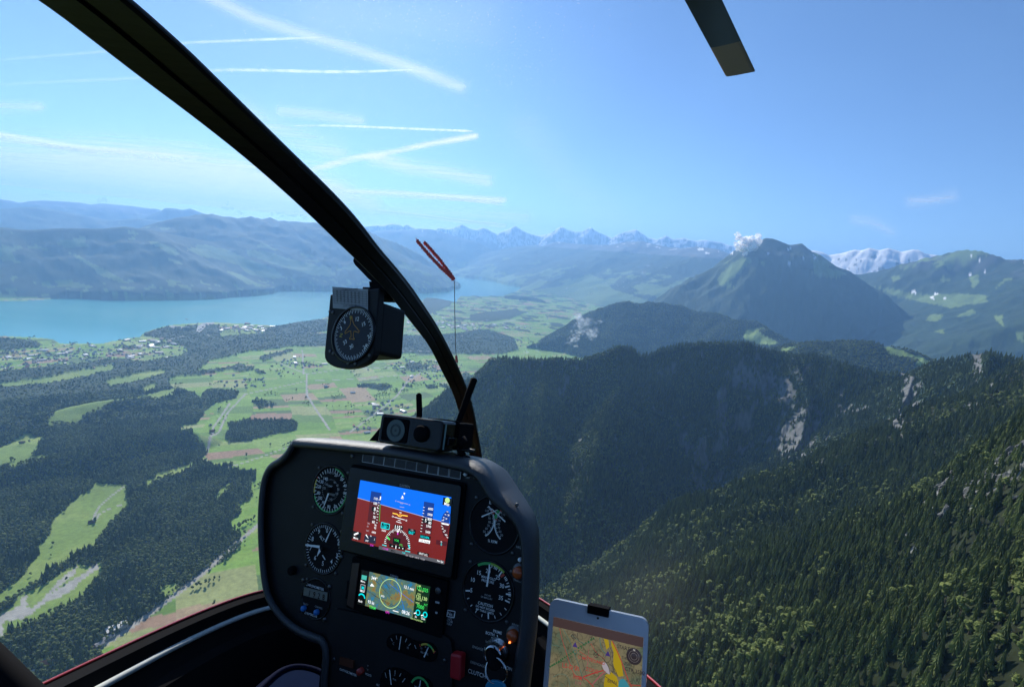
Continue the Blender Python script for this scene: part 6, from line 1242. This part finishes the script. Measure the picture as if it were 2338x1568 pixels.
rest = np.where(~used_ & kindb)[0]; gn_instances('broadleaf_woods', rest, pick('b'), 'lighter broadleaf woods, copses and field trees')
print('trees', len(AX), len(xs), len(xm), len(xf), 'hidden wall', len(IND['s']), len(IND['b']))
# ---- houses
wallm = mat('house_wall_plaster', (.55, .52, .46), .8, noise=.2, nscale=.5); woodm = mat('house_wall_timber', (.20, .13, .08), .8, noise=.2, nscale=.5)
roofs = [mat('roof_tiles_brown', (.16, .09, .06), .8, noise=.25, nscale=.6), mat('roof_tiles_red', (.34, .12, .06), .8, noise=.2, nscale=.6), mat('roof_grey_slate', (.22, .22, .22), .6, noise=.2, nscale=.6), mat('roof_pale_metal', (.52, .52, .49), .5, noise=.1, nscale=.6)]
winm = mat('house_window', (.03, .035, .04), .2)
_hc = {}
def hmesh(L, W, h, rh, wm, rf):
    key = (L, W, h, rh, wm.name, rf.name)
    if key in _hc: return _hc[key]
    a, b = L/2, W/2; wv = [(x, y, z) for z in (-6, h) for x, y in ((-a, -b), (a, -b), (a, b), (-a, b))]+[(-a, 0, h+rh), (a, 0, h+rh)]
    w_ = bpy.data.meshes.new('walls'); wf = [(0, 1, 5, 4), (1, 2, 6, 5), (2, 3, 7, 6), (3, 0, 4, 7), (4, 8, 7), (5, 6, 9)]
    wi = len(wf)
    for sgn in (-1, 1):
        for k in range(int(L//4)):
            x = -a+2+k*4; y = sgn*(b+.05); c = len(wv); wv += [(x, y, 1), (x+1.4, y, 1), (x+1.4, y, 2.6), (x, y, 2.6)]; wf.append((c, c+1, c+2, c+3) if sgn < 0 else (c+3, c+2, c+1, c))
    w_.from_pydata(wv, [], wf); w_.materials.append(wm); w_.materials.append(winm); w_.polygons.foreach_set('material_index', [0]*wi+[1]*(len(wf)-wi)); o_ = 1.2; t_ = .35; k = rh/b
    rv = []; 
    for z in (0, t_): rv += [(-a-o_, -b-o_, h-o_*k+z+.02), (a+o_, -b-o_, h-o_*k+z+.02), (a+o_, 0, h+rh+z+.02), (-a-o_, 0, h+rh+z+.02), (a+o_, b+o_, h-o_*k+z+.02), (-a-o_, b+o_, h-o_*k+z+.02)]
    r_ = bpy.data.meshes.new('roof'); r_.from_pydata(rv, [], [(6, 7, 8, 9), (9, 8, 10, 11), (3, 2, 1, 0), (5, 4, 2, 3), (0, 1, 7, 6), (4, 5, 11, 10), (1, 2, 8, 7), (2, 4, 10, 8), (5, 3, 9, 11), (3, 0, 6, 9)]); r_.materials.append(rf)
    _hc[key] = (w_, r_); return _hc[key]
def house(x, y, ang, size, wm, rf, label, cat, group=None, name='farmhouse', z=None):
    me = hmesh(*size, wm, rf); zz = float(samp(H, np.array([x]), np.array([y]))[0]) if z is None else z
    e_ = empty(name, (x, y, zz)); e_.rotation_euler = (0, 0, ang); e_.empty_display_size = 5; tag(e_, label, cat, group)
    for n_, m_ in zip(('wall', 'roof'), me): o = link(bpy.data.objects.new(n_, m_)); o.parent = e_
SZ = [(15, 11, 5.5, 4.5), (20, 13, 6, 5), (12, 9, 5, 4)]
for (px, py, ang, size, wm, rf, lab, nm) in [
    (266, 1436, .9, (46, 24, 9, 2.2), wallm, roofs[3], 'long white flat-roofed hall beside the road at the edge of the lower left wood', 'factory_hall'),
    (245, 1458, .9, (30, 12, 6, 2), wallm, roofs[2], 'grey-roofed works building just below the long white hall', 'factory_hall'),
    (228, 1474, 1.0, (18, 14, 8, 3), wallm, roofs[2], 'tall pale works building at the lower end of the roadside works', 'factory_hall'),
    (219, 1480, .5, (14, 10, 6, 3), wallm, roofs[0], 'brown-roofed shed beside the tall pale works building', 'shed'),
    (292, 1412, .9, (12, 9, 5, 2), wallm, roofs[2], 'small pale house above the long white hall on the road', 'house'),
    (108, 1515, .5, (24, 16, 6, 7), woodm, roofs[1], 'big farmhouse with an orange tiled roof at the lower left', 'farmhouse'),
    (62, 1548, .2, (18, 13, 6, 4), wallm, roofs[2], 'grey-roofed house below the orange-roofed farmhouse', 'house'),
    (72, 1537, .9, (14, 11, 6, 4), wallm, roofs[2], 'small grey-roofed house next to the orange-roofed farmhouse', 'house'),
    (50, 1555, 1.3, (14, 10, 5, 4), wallm, roofs[0], 'brown-roofed house in the corner hamlet', 'house'),
    (210, 1192, .4, (20, 14, 4, 6), woodm, roofs[0], 'dark lone barn in the long meadow between the woods', 'barn'),
    (52, 1011, .4, (16, 12, 5, 5), woodm, roofs[1], 'orange-roofed farm on the small pasture above the brown wood', 'farmhouse'),
    (484, 985, .7, (24, 15, 6, 6), woodm, roofs[1], 'reddish-roofed farm at the bend of the valley lane', 'farmhouse'),
    (481, 994, .2, (14, 10, 5, 4), wallm, roofs[0], 'small brown-roofed house next to the farm at the lane bend', 'house'),
    (480, 971, .9, (14, 10, 5, 4), wallm, roofs[3], 'white-roofed barn above the farm at the lane bend', 'barn'),
    (288, 907, .9, (14, 10, 5, 4), wallm, roofs[3], 'bright white house on the narrow green strip between woods', 'house'),
    (805, 896, .3, (36, 20, 7, 5), wallm, roofs[3], 'lone pale farm building among the field parcels', 'barn'),
    (838, 988, .6, (34, 18, 7, 4), wallm, roofs[3], 'large white-roofed farm shed left of the tracker box', 'barn')]:
    p = onground(px, py); house(p[0], p[1], ang, size, wm, rf, lab, nm.replace('_', ' '), None, nm)
for (px, py, n_, sp, nm) in [(545, 880, 5, 60, 'hamlet west of the main valley village'), (575, 872, 7, 70, 'hamlet west of the main valley village'), (628, 852, 8, 90, 'valley village below the compass'), (700, 833, 16, 100, 'valley village below the compass'), (745, 882, 3, 30, 'scattered farms in the field parcels'), (835, 975, 7, 45, 'village left of the tracker box'), (865, 938, 8, 60, 'village along the field road'),
                             (890, 925, 7, 70, 'village along the field road'), (955, 838, 22, 150, 'village at the foot of the bow'), (985, 850, 14, 120, 'village at the foot of the bow'), (1010, 868, 10, 100, 'village at the foot of the bow'), (510, 752, 16, 160, 'lakeside works by the white gravel delta'), (560, 750, 18, 160, 'lakeside works by the white gravel delta'), (335, 792, 16, 180, 'lakeside village below the turquoise lake'), (365, 778, 12, 160, 'lakeside village below the turquoise lake'),
                             (60, 815, 26, 260, 'town at the left edge below the lake'), (10, 832, 16, 160, 'town at the left edge below the lake'), (140, 812, 14, 200, 'town at the left edge below the lake'), (1000, 742, 24, 260, 'industrial strip in the hazy valley'), (1050, 748, 12, 200, 'industrial strip in the hazy valley'), (1125, 742, 14, 200, 'industrial strip in the hazy valley'), (1140, 775, 12, 200, 'industrial strip in the hazy valley')]:
    far_ = py < 800
    for k in range(n_):
        c = onground(px, py); x, y = c[0]+RNG.normal()*sp, c[1]+RNG.normal()*sp
        if samp(lake, np.array([x]), np.array([y]))[0] or samp(O, np.array([x]), np.array([y]))[0]: continue
        s_ = SZ[RNG.integers(3)]; s_ = (60, 34, 11, 5) if (far_ and RNG.random() < .35) else s_
        house(x, y, RNG.uniform(0, 3.1), s_, wallm if RNG.random() < .7 else woodm, roofs[RNG.choice(4, p=[.4, .25, .2, .15] if not far_ else [.2, .1, .35, .35])], 'small house in the '+nm, 'house', 'houses of the '+nm, 'house')

# ---- the rest of the far towns: hundreds of houses, one object
TV = []; TF = []; TM = []
def addhouse(x, y, L_, W_, h, rh, ang, ri):
    z = float(samp(H, np.array([x]), np.array([y]))[0]); ca, sa = math.cos(ang), math.sin(ang); b = len(TV); a_, b_ = L_/2, W_/2
    for px_h, py_h, pz_h in [(-a_, -b_, -5), (a_, -b_, -5), (a_, b_, -5), (-a_, b_, -5), (-a_, -b_, h), (a_, -b_, h), (a_, b_, h), (-a_, b_, h), (-a_, 0, h+rh), (a_, 0, h+rh)]: TV.append((x+px_h*ca-py_h*sa, y+px_h*sa+py_h*ca, z+pz_h))
    for f in [(0, 1, 5, 4), (2, 3, 7, 6), (1, 2, 6, 5), (3, 0, 4, 7)]: TF.append(tuple(b+i for i in f)); TM.append(0)
    for f in [(5, 6, 9), (7, 4, 8)]: TF.append(tuple(b+i for i in f)); TM.append(0)
    for f in [(4, 5, 9, 8), (6, 7, 8, 9)]: TF.append(tuple(b+i for i in f)); TM.append(ri)
for (px, py, n_, sp, k_) in [(40, 818, 90, 330, 1), (120, 808, 60, 300, 1), (200, 812, 40, 260, 1), (340, 790, 70, 220, 1), (375, 800, 30, 200, 1), (300, 805, 30, 200, 1), (530, 752, 60, 240, 1.2), (590, 752, 40, 200, 1.2), (625, 758, 30, 200, 1.2), (700, 745, 25, 220, 1.1), (960, 836, 50, 190, .9), (1000, 858, 40, 170, .9), (700, 834, 24, 130, .9), (560, 876, 14, 110, .9), (875, 930, 16, 90, .9),
                            (1005, 738, 70, 300, 1.3), (1060, 748, 50, 260, 1.3), (1125, 745, 50, 260, 1.3), (1150, 775, 40, 220, 1.2), (1000, 700, 40, 350, 1.2), (1070, 700, 30, 350, 1.2), (960, 715, 30, 300, 1.2), (1200, 720, 40, 500, 1.2), (1120, 700, 30, 400, 1.2), (1330, 680, 40, 900, 1.2), (1430, 670, 20, 700, 1.2), (160, 830, 20, 250, 1), (5, 838, 40, 200, 1.2)]:
    c = onground(px, py)
    for k in range(n_):
        x, y = c[0]+RNG.normal()*sp*1.2, c[1]+RNG.normal()*sp*.8; xa, ya = np.array([x]), np.array([y])
        if samp(lake, xa, ya)[0] or (samp(O, xa, ya)[0] and k_ < 1.15): continue
        big = RNG.random() < .12*k_; addhouse(x, y, *((55*k_, 30*k_, 9, 2) if big else (18*k_, 13*k_, 7, 5)), RNG.uniform(0, 3.1), int(RNG.choice([1, 2, 3, 4], p=[.4, .22, .18, .2] if not big else [.05, .05, .3, .6])))
me = bpy.data.meshes.new('distant_town'); me.from_pydata(TV, [], TF)
for m_ in [wallm]+roofs: me.materials.append(m_)
me.polygons.foreach_set('material_index', TM); tag(link(bpy.data.objects.new('distant_town', me)), 'pale houses of the far towns and villages scattered over the valley', kind='stuff')
# ---- limestone crags on the near ridge
rockm = mat('limestone', (.12, .12, .11), .95, noise=.6, nscale=.35, bump=.9, bscale=1.2); rockm.node_tree.nodes['Bump'].inputs['Distance'].default_value = .8
rg = random.Random(5); CR = [r for r in ROCKPIX if r[2] < 1800]; CR += [(rg.uniform(1900, 2330), 0, 0, 0) for _ in range(0)]
where = {0: 'at the far tip of the near ridge', 1: 'beside the rock-strewn ridge crest', 2: 'near the right edge of the view'}
for n_, (px, py, d, rad_) in enumerate(CR):
    c = at(px, py, d); mb = MB()
    for k in range(22 if d < 1000 else 14):
        x = c[0]+rg.gauss(0, 1)*rad_*.55; y = c[1]+rg.gauss(0, 1)*rad_*.55; z = float(samp(H, np.array([x]), np.array([y]))[0]); s_ = rg.uniform(.08, .22)*rad_
        bm = bmesh.new(); bmesh.ops.create_icosphere(bm, subdivisions=2, radius=1); sx, sy, sz = s_*rg.uniform(.7, 1.5), s_*rg.uniform(.5, 1.0), s_*rg.uniform(.8, 1.7); ph = rg.uniform(0, 9); vs = []
        for v in bm.verts:
            q = 1+.35*math.sin(v.co.x*5+ph)*math.sin(v.co.z*6+ph*2)+rg.uniform(-.14, .14); vs.append((x+v.co.x*sx*q, y+v.co.y*sy*q, z+v.co.z*sz*q-s_*.5))
        mb.add(vs, [tuple(i.index for i in f.verts) for f in bm.faces], rockm, False); bm.free()
    o = mb.build('rock_outcrop', None); tag(o, 'broken pale limestone crag among spruces on the right-hand ridge', 'rock', 'limestone crags on the right-hand ridge')

# ---- two boats on the lake
hull = mat('boat_hull_dark', (.05, .05, .06), .4, noise=.1, nscale=1); hullw = mat('boat_hull_white', (.75, .75, .75), .4, noise=.1, nscale=1)
for (px, py, L_b, hm, lab) in [(426, 729, 46, hull, 'dark passenger boat on the lake off the gravel delta'), (536, 711, 22, hullw, 'small white boat in the middle of the lake')]:
    c = onground(px, py, z=WATER); R_ = root('boat', tuple(c), lab, 'boat'); mb = MB(); W_ = L_b*.17
    rim = [(-.5, -.8), (-.5, .8), (-.1, 1), (.3, .75), (.5, 0), (.3, -.75), (-.1, -1)]; V = [c+np.array([x*L_b, y*W_*.5*q, z]) for z, q in ((-.5, .6), (L_b*.06, 1)) for x, y in rim]
    mb.add(V, [(i, (i+1) % 7, (i+1) % 7+7, i+7)[::-1] for i in range(7)]+[tuple(range(7, 14))[::-1]], hm); mb.build('hull', R_)
    mb = MB(); V = [c+np.array([x*L_b, y*W_*.5, z]) for z in (L_b*.06, L_b*.14) for x, y in ((-.35, -.6), (.15, -.6), (.22, 0), (.15, .6), (-.35, .6))]; mb.add(V, [(i, (i+1) % 5, (i+1) % 5+5, i+5) for i in range(5)]+[tuple(range(5, 10))], hullw); mb.build('cabin', R_)

# ================================================================== clouds
def cloudmat(name, k=1.0, soft=2.0, sc=.02, lo=.42, hi=.62, col=(.9, .9, .9)):
    m = bpy.data.materials.new(name); m.use_nodes = True; t = m.node_tree; t.nodes.clear(); tc = N(t, 'ShaderNodeTexCoord')
    nz = N(t, 'ShaderNodeTexNoise', i_Scale=sc, i_Detail=6.0, i_Roughness=.62); t.links.new(tc.outputs['Object'], nz.inputs[0]); mr = N(t, 'ShaderNodeMapRange', i_1=lo, i_2=hi, i_3=0., i_4=1.); t.links.new(nz.outputs[0], mr.inputs[0])
    lw = N(t, 'ShaderNodeLayerWeight', i_Blend=.5); iv_ = N(t, 'ShaderNodeMath', operation='SUBTRACT', i_0=1.0); t.links.new(lw.outputs['Facing'], iv_.inputs[1]); pw = N(t, 'ShaderNodeMath', operation='POWER', i_1=soft); t.links.new(iv_.outputs[0], pw.inputs[0])
    ml = N(t, 'ShaderNodeMath', operation='MULTIPLY'); t.links.new(mr.outputs[0], ml.inputs[0]); t.links.new(pw.outputs[0], ml.inputs[1]); mk = N(t, 'ShaderNodeMath', operation='MULTIPLY', i_1=k); mk.use_clamp = True; t.links.new(ml.outputs[0], mk.inputs[0])
    d = N(t, 'ShaderNodeBsdfDiffuse', i_Color=(*col, 1)); tl = N(t, 'ShaderNodeBsdfTranslucent', i_Color=(*col, 1)); mm = N(t, 'ShaderNodeAddShader'); t.links.new(d.outputs[0], mm.inputs[0]); t.links.new(tl.outputs[0], mm.inputs[1])
    tr = N(t, 'ShaderNodeBsdfTransparent'); ms = N(t, 'ShaderNodeMixShader'); t.links.new(mk.outputs[0], ms.inputs[0]); t.links.new(tr.outputs[0], ms.inputs[1]); t.links.new(mm.outputs[0], ms.inputs[2]); o = N(t, 'ShaderNodeOutputMaterial'); t.links.new(ms.outputs[0], o.inputs[0]); return m
CZ = 9000.
def aloft(px, py): d = ray(px, py); return d*(CZ/d[2])
ctm = cloudmat('contrail_vapour', .80, 3.2, .0016, .24, .62, (.62, .62, .62))
def contrail(pts, wpx, label, k0=.5, m=None):
    P = smoothp([aloft(*p) for p in pts], 3, False); n_ = len(P); ns = 16; V = []
    for i, p in enumerate(P):
        f = i/(n_-1); dist = np.linalg.norm(p); d = nrm(P[min(i+1, n_-1)]-P[max(i-1, 0)]); s = nrm(np.cross(d, [0, 0, 1])); v = nrm(p)
        ws = np.linalg.norm(s-v*(s@v)); u_ = np.array([0, 0, 1.])
        scr = wpx/F*(p@FWD); taper = min(1, 6*f+.15, 6*(1-f)+.15); W = scr*taper*.5; n1 = nrm(np.cross(d, v)); n2 = np.cross(n1, d)
        V += [p+n1*W*math.cos(2*math.pi*j/ns)+n2*W*.8*math.sin(2*math.pi*j/ns) for j in range(ns)]
    mb = MB(); mb.add(V, [(i*ns+j, i*ns+(j+1) % ns, (i+1)*ns+(j+1) % ns, (i+1)*ns+j) for i in range(n_-1) for j in range(ns)], m or ctm, True)
    o = mb.build('contrail', None); tag(o, label, 'contrail'); return o
faint = cloudmat('thin_cirrus', .50, 3.0, .0006, .30, .70, (.72, .70, .66)); wispy = cloudmat('wispy_cirrus', .75, 2.8, .0010, .30, .68, (.72, .69, .62))
contrail([(-120, 150), (0, 137), (120, 128), (250, 118), (400, 99), (560, 93), (735, 86)], 8, 'upper thin contrail crossing behind the windscreen bow')
contrail([(-120, 205), (0, 194), (150, 186), (330, 179), (480, 160), (600, 161), (780, 166), (945, 160)], 9, 'second straight contrail below the upper one, crossing the bow')
contrail([(670, 288), (760, 287), (880, 292), (1000, 297), (1080, 300)], 7, 'short thin contrail right of the bow at mid height')
contrail([(780, 437), (900, 442), (1020, 450), (1150, 462)], 14, 'long white contrail low over the snowy peaks')
contrail([(800, 447), (940, 452), (1080, 458), (1150, 470)], 7, 'thin contrail just under the low white one', m=ctm)
contrail([(850, 480), (940, 488), (1040, 502), (1150, 514)], 8, 'slanting contrail just above the far peaks', m=ctm)
contrail([(985, 512), (1040, 500), (1090, 488)], 5, 'short crossing contrail above the far peaks', m=ctm)
contrail([(-60, 300), (60, 320), (170, 340), (300, 352), (420, 362)], 24, 'broad soft contrail at the left edge', m=ctm)
STREAKS = [([(440, -30), (580, 40), (730, 88), (860, 130), (960, 165), (1050, 200)], 14, .6), ([(200, 395), (330, 402), (450, 398), (560, 384)], 11, 1.0), ([(330, 372), (450, 385), (580, 404)], 9, .9), ([(420, 412), (500, 408), (590, 420)], 14, .9), ([(540, 395), (600, 425), (640, 460), (720, 490)], 24, 1.1),
  ([(730, 425), (790, 448), (850, 470)], 22, 1.2), ([(695, 390), (800, 362), (900, 348), (980, 330), (1085, 313)], 6, 1.3), ([(690, 394), (800, 368), (880, 356)], 5, .7), ([(780, 436), (900, 441), (1150, 458)], 6, 1.2), ([(850, 362), (940, 385), (1010, 395), (1110, 412)], 15, .8), ([(640, 255), (720, 262), (820, 276)], 13, .5), ([(560, 260), (640, 300), (770, 350)], 26, .5), ([(-80, 246), (20, 246), (90, 246)], 12, .6),
  ([(-120, 300), (60, 322), (170, 340), (300, 352), (440, 362)], 10, 1.0), ([(-120, 345), (100, 352), (280, 372)], 18, .7), ([(-120, 400), (80, 392), (240, 385), (460, 400), (700, 440)], 52, 1.6), ([(-120, 440), (240, 430), (460, 440), (760, 460)], 42, 1.9), ([(-120, 370), (200, 372), (420, 380)], 46, 1.1), ([(360, 432), (480, 430), (640, 432)], 6, 1.0),
  ([(850, 482), (1000, 498), (1150, 516)], 6, .9), ([(2080, 460), (2120, 456), (2175, 446)], 12, .35), ([(1950, 500), (1990, 505), (2035, 530)], 11, .35), ([(700, 470), (900, 480), (1200, 500)], 16, .45), ([(1200, 300), (1300, 420), (1400, 500)], 40, .10), ([(740, 40), (900, 60), (1100, 40)], 60, .12)]
ca = np.radians(np.linspace(-62, 62, 560)); ce = np.radians(np.concatenate([np.linspace(1.6, 12, 170), np.linspace(12.1, 50, 170)])); CA, CE = np.meshgrid(ca, ce, indexing='ij')
Rg = CZ/np.tan(CE); SX, SY = np.sin(CA)*Rg, np.cos(CA)*Rg; sx_, sy_, sf_ = project(SX, SY, np.full_like(SX, CZ)); den = np.zeros(SX.shape)
for pts, w_, k_ in STREAKS:
    P = [np.array(p, float) for p in pts]; best = np.full(SX.shape, 1e9)
    for a, b in zip(P[:-1], P[1:]):
        d_ = b-a; t_ = np.clip(((sx_-a[0])*d_[0]+(sy_-a[1])*d_[1])/(d_@d_), 0, 1); best = np.minimum(best, np.hypot(sx_-a[0]-t_*d_[0], sy_-a[1]-t_*d_[1]))
    den = np.maximum(den, k_*np.exp(-(best/w_)**2)*(sf_ > 0))+.25*np.minimum(den, k_*np.exp(-(best/w_)**2)*(sf_ > 0))
SV = np.stack([SX, SY, np.full_like(SX, CZ)+fbm(SX, SY, 20000, 3)*250], -1).reshape(-1, 3); si_ = np.arange(SX.size).reshape(SX.shape); SQ_ = np.stack([si_[:-1, :-1], si_[1:, :-1], si_[1:, 1:], si_[:-1, 1:]], -1).reshape(-1, 4)
keep = (den.ravel()[SQ_].max(1) > .012); SQ_ = SQ_[keep]; u_, iv2 = np.unique(SQ_, return_inverse=True)
m = bpy.data.materials.new('cirrus_ice'); m.use_nodes = True; t = m.node_tree; t.nodes.clear(); tc = N(t, 'ShaderNodeTexCoord'); at2 = N(t, 'ShaderNodeAttribute', attribute_name='Col')
mp_ = N(t, 'ShaderNodeMapping'); mp_.inputs['Rotation'].default_value = (0, 0, .5); mp_.inputs['Scale'].default_value = (.35, 1.3, 1); t.links.new(tc.outputs['Object'], mp_.inputs[0])
nz = N(t, 'ShaderNodeTexNoise', i_Scale=.00022, i_Detail=9.0, i_Roughness=.62, i_Distortion=.6); t.links.new(mp_.outputs[0], nz.inputs[0]); mr = N(t, 'ShaderNodeMapRange', i_1=.34, i_2=.66, i_3=.34, i_4=1.); t.links.new(nz.outputs[0], mr.inputs[0])
mk = N(t, 'ShaderNodeMath', operation='MULTIPLY'); mk.use_clamp = True; t.links.new(at2.outputs['Fac'], mk.inputs[0]); t.links.new(mr.outputs[0], mk.inputs[1]); m2_ = N(t, 'ShaderNodeMath', operation='MULTIPLY', i_1=.85); t.links.new(mk.outputs[0], m2_.inputs[0])
d = N(t, 'ShaderNodeBsdfDiffuse', i_Color=(.80, .74, .62, 1)); tl = N(t, 'ShaderNodeBsdfTranslucent', i_Color=(.92, .84, .70, 1)); mm = N(t, 'ShaderNodeAddShader'); t.links.new(d.outputs[0], mm.inputs[0]); t.links.new(tl.outputs[0], mm.inputs[1])
tr = N(t, 'ShaderNodeBsdfTransparent'); ms = N(t, 'ShaderNodeMixShader'); t.links.new(m2_.outputs[0], ms.inputs[0]); t.links.new(tr.outputs[0], ms.inputs[1]); t.links.new(mm.outputs[0], ms.inputs[2]); o = N(t, 'ShaderNodeOutputMaterial'); t.links.new(ms.outputs[0], o.inputs[0])
me = fastmesh('cirrus_clouds', SV[u_], iv2.reshape(-1, 4), [m]); setcol(me, np.repeat(den.reshape(-1, 1)[u_], 3, 1)); tag(link(bpy.data.objects.new('cirrus_clouds', me)), 'thin layered cirrus streaks over the mountains on the left', kind='stuff')
cum = cloudmat('cumulus_vapour', 1.5, 1.2, .012, .32, .56, (.60, .58, .56)); cumf = cloudmat('far_cumulus_vapour', 1.0, 1.2, .003, .36, .60, (.5, .48, .46)); wsp = cloudmat('mist_vapour', .20, 2.6, .007, .34, .66, (.60, .61, .62))
def puffs(name, cs, m, label, cat='cloud', seed=1):
    rg = random.Random(seed); mb = MB()
    for (px, py, dist, rpx, n_) in cs:
        R = rpx/F*dist*1000
        for k in range(n_):
            d = np.array([rg.gauss(0, 1) for _ in range(3)])*R*.42; c = at(px, py, dist*1000)+d; v, f = ico(c, R*rg.uniform(.22, .5), rg, .8, 1); mb.add(v, f, m, True)
    o = mb.build(name, None); tag(o, label, cat); return o
puffs('cumulus_cloud', [(1706, 556, 10.3, 19, 26), (1690, 545, 10.3, 10, 10), (1722, 556, 10.3, 11, 10), (1702, 570, 10.3, 13, 12), (1683, 533, 10.3, 5, 6), (1718, 543, 10.3, 8, 8)], cum, 'white puffy cloud clinging to the left side of the pyramid mountain top', seed=3)
puffs('mist_patch', [(1318, 724, 6.1, 17, 24), (1330, 742, 6.1, 20, 30), (1347, 760, 6.1, 17, 24), (1316, 768, 6.1, 14, 18), (1300, 780, 6.1, 10, 12), (1368, 735, 6.1, 10, 10), (1312, 790, 6.1, 8, 8)], wsp, 'ragged white mist drifting in front of the dark middle hill', seed=4)
puffs('mist_patch', [(1205, 805, 6.0, 9, 6), (1222, 797, 6.0, 8, 5), (1185, 808, 6.0, 6, 4)], wsp, 'small mist wisp low above the left end of the dark wooded ridge', seed=5)
puffs('mist_patch', [(1478, 608, 14, 9, 6), (1468, 620, 14, 8, 5), (1490, 640, 14, 7, 4)], wsp, 'small mist wisp on the far blue valley side', seed=6)
for k, (px, py, r, lab) in enumerate([(105, 445, 9, 'tiny white cloud farthest left over the blue ranges'), (235, 456, 12, 'small white cloud above the flat blue ridge'), (518, 473, 13, 'small white cloud left of the bow'), (545, 484, 9, 'tiny white cloud just below the one left of the bow'), (635, 488, 14, 'low white cloud bank touching the bow')]):
    cs = [(px, py, 45, r*.5, 6), (px+r*.8, py+2, 45, r*.4, 5), (px-r*.8, py+2, 45, r*.35, 4)]
    if r == 14: cs += [(px+30, py+4, 45, 9, 7), (px+55, py+6, 45, 7, 5)]
    puffs('cumulus_cloud', cs, cumf, lab, seed=20+k)
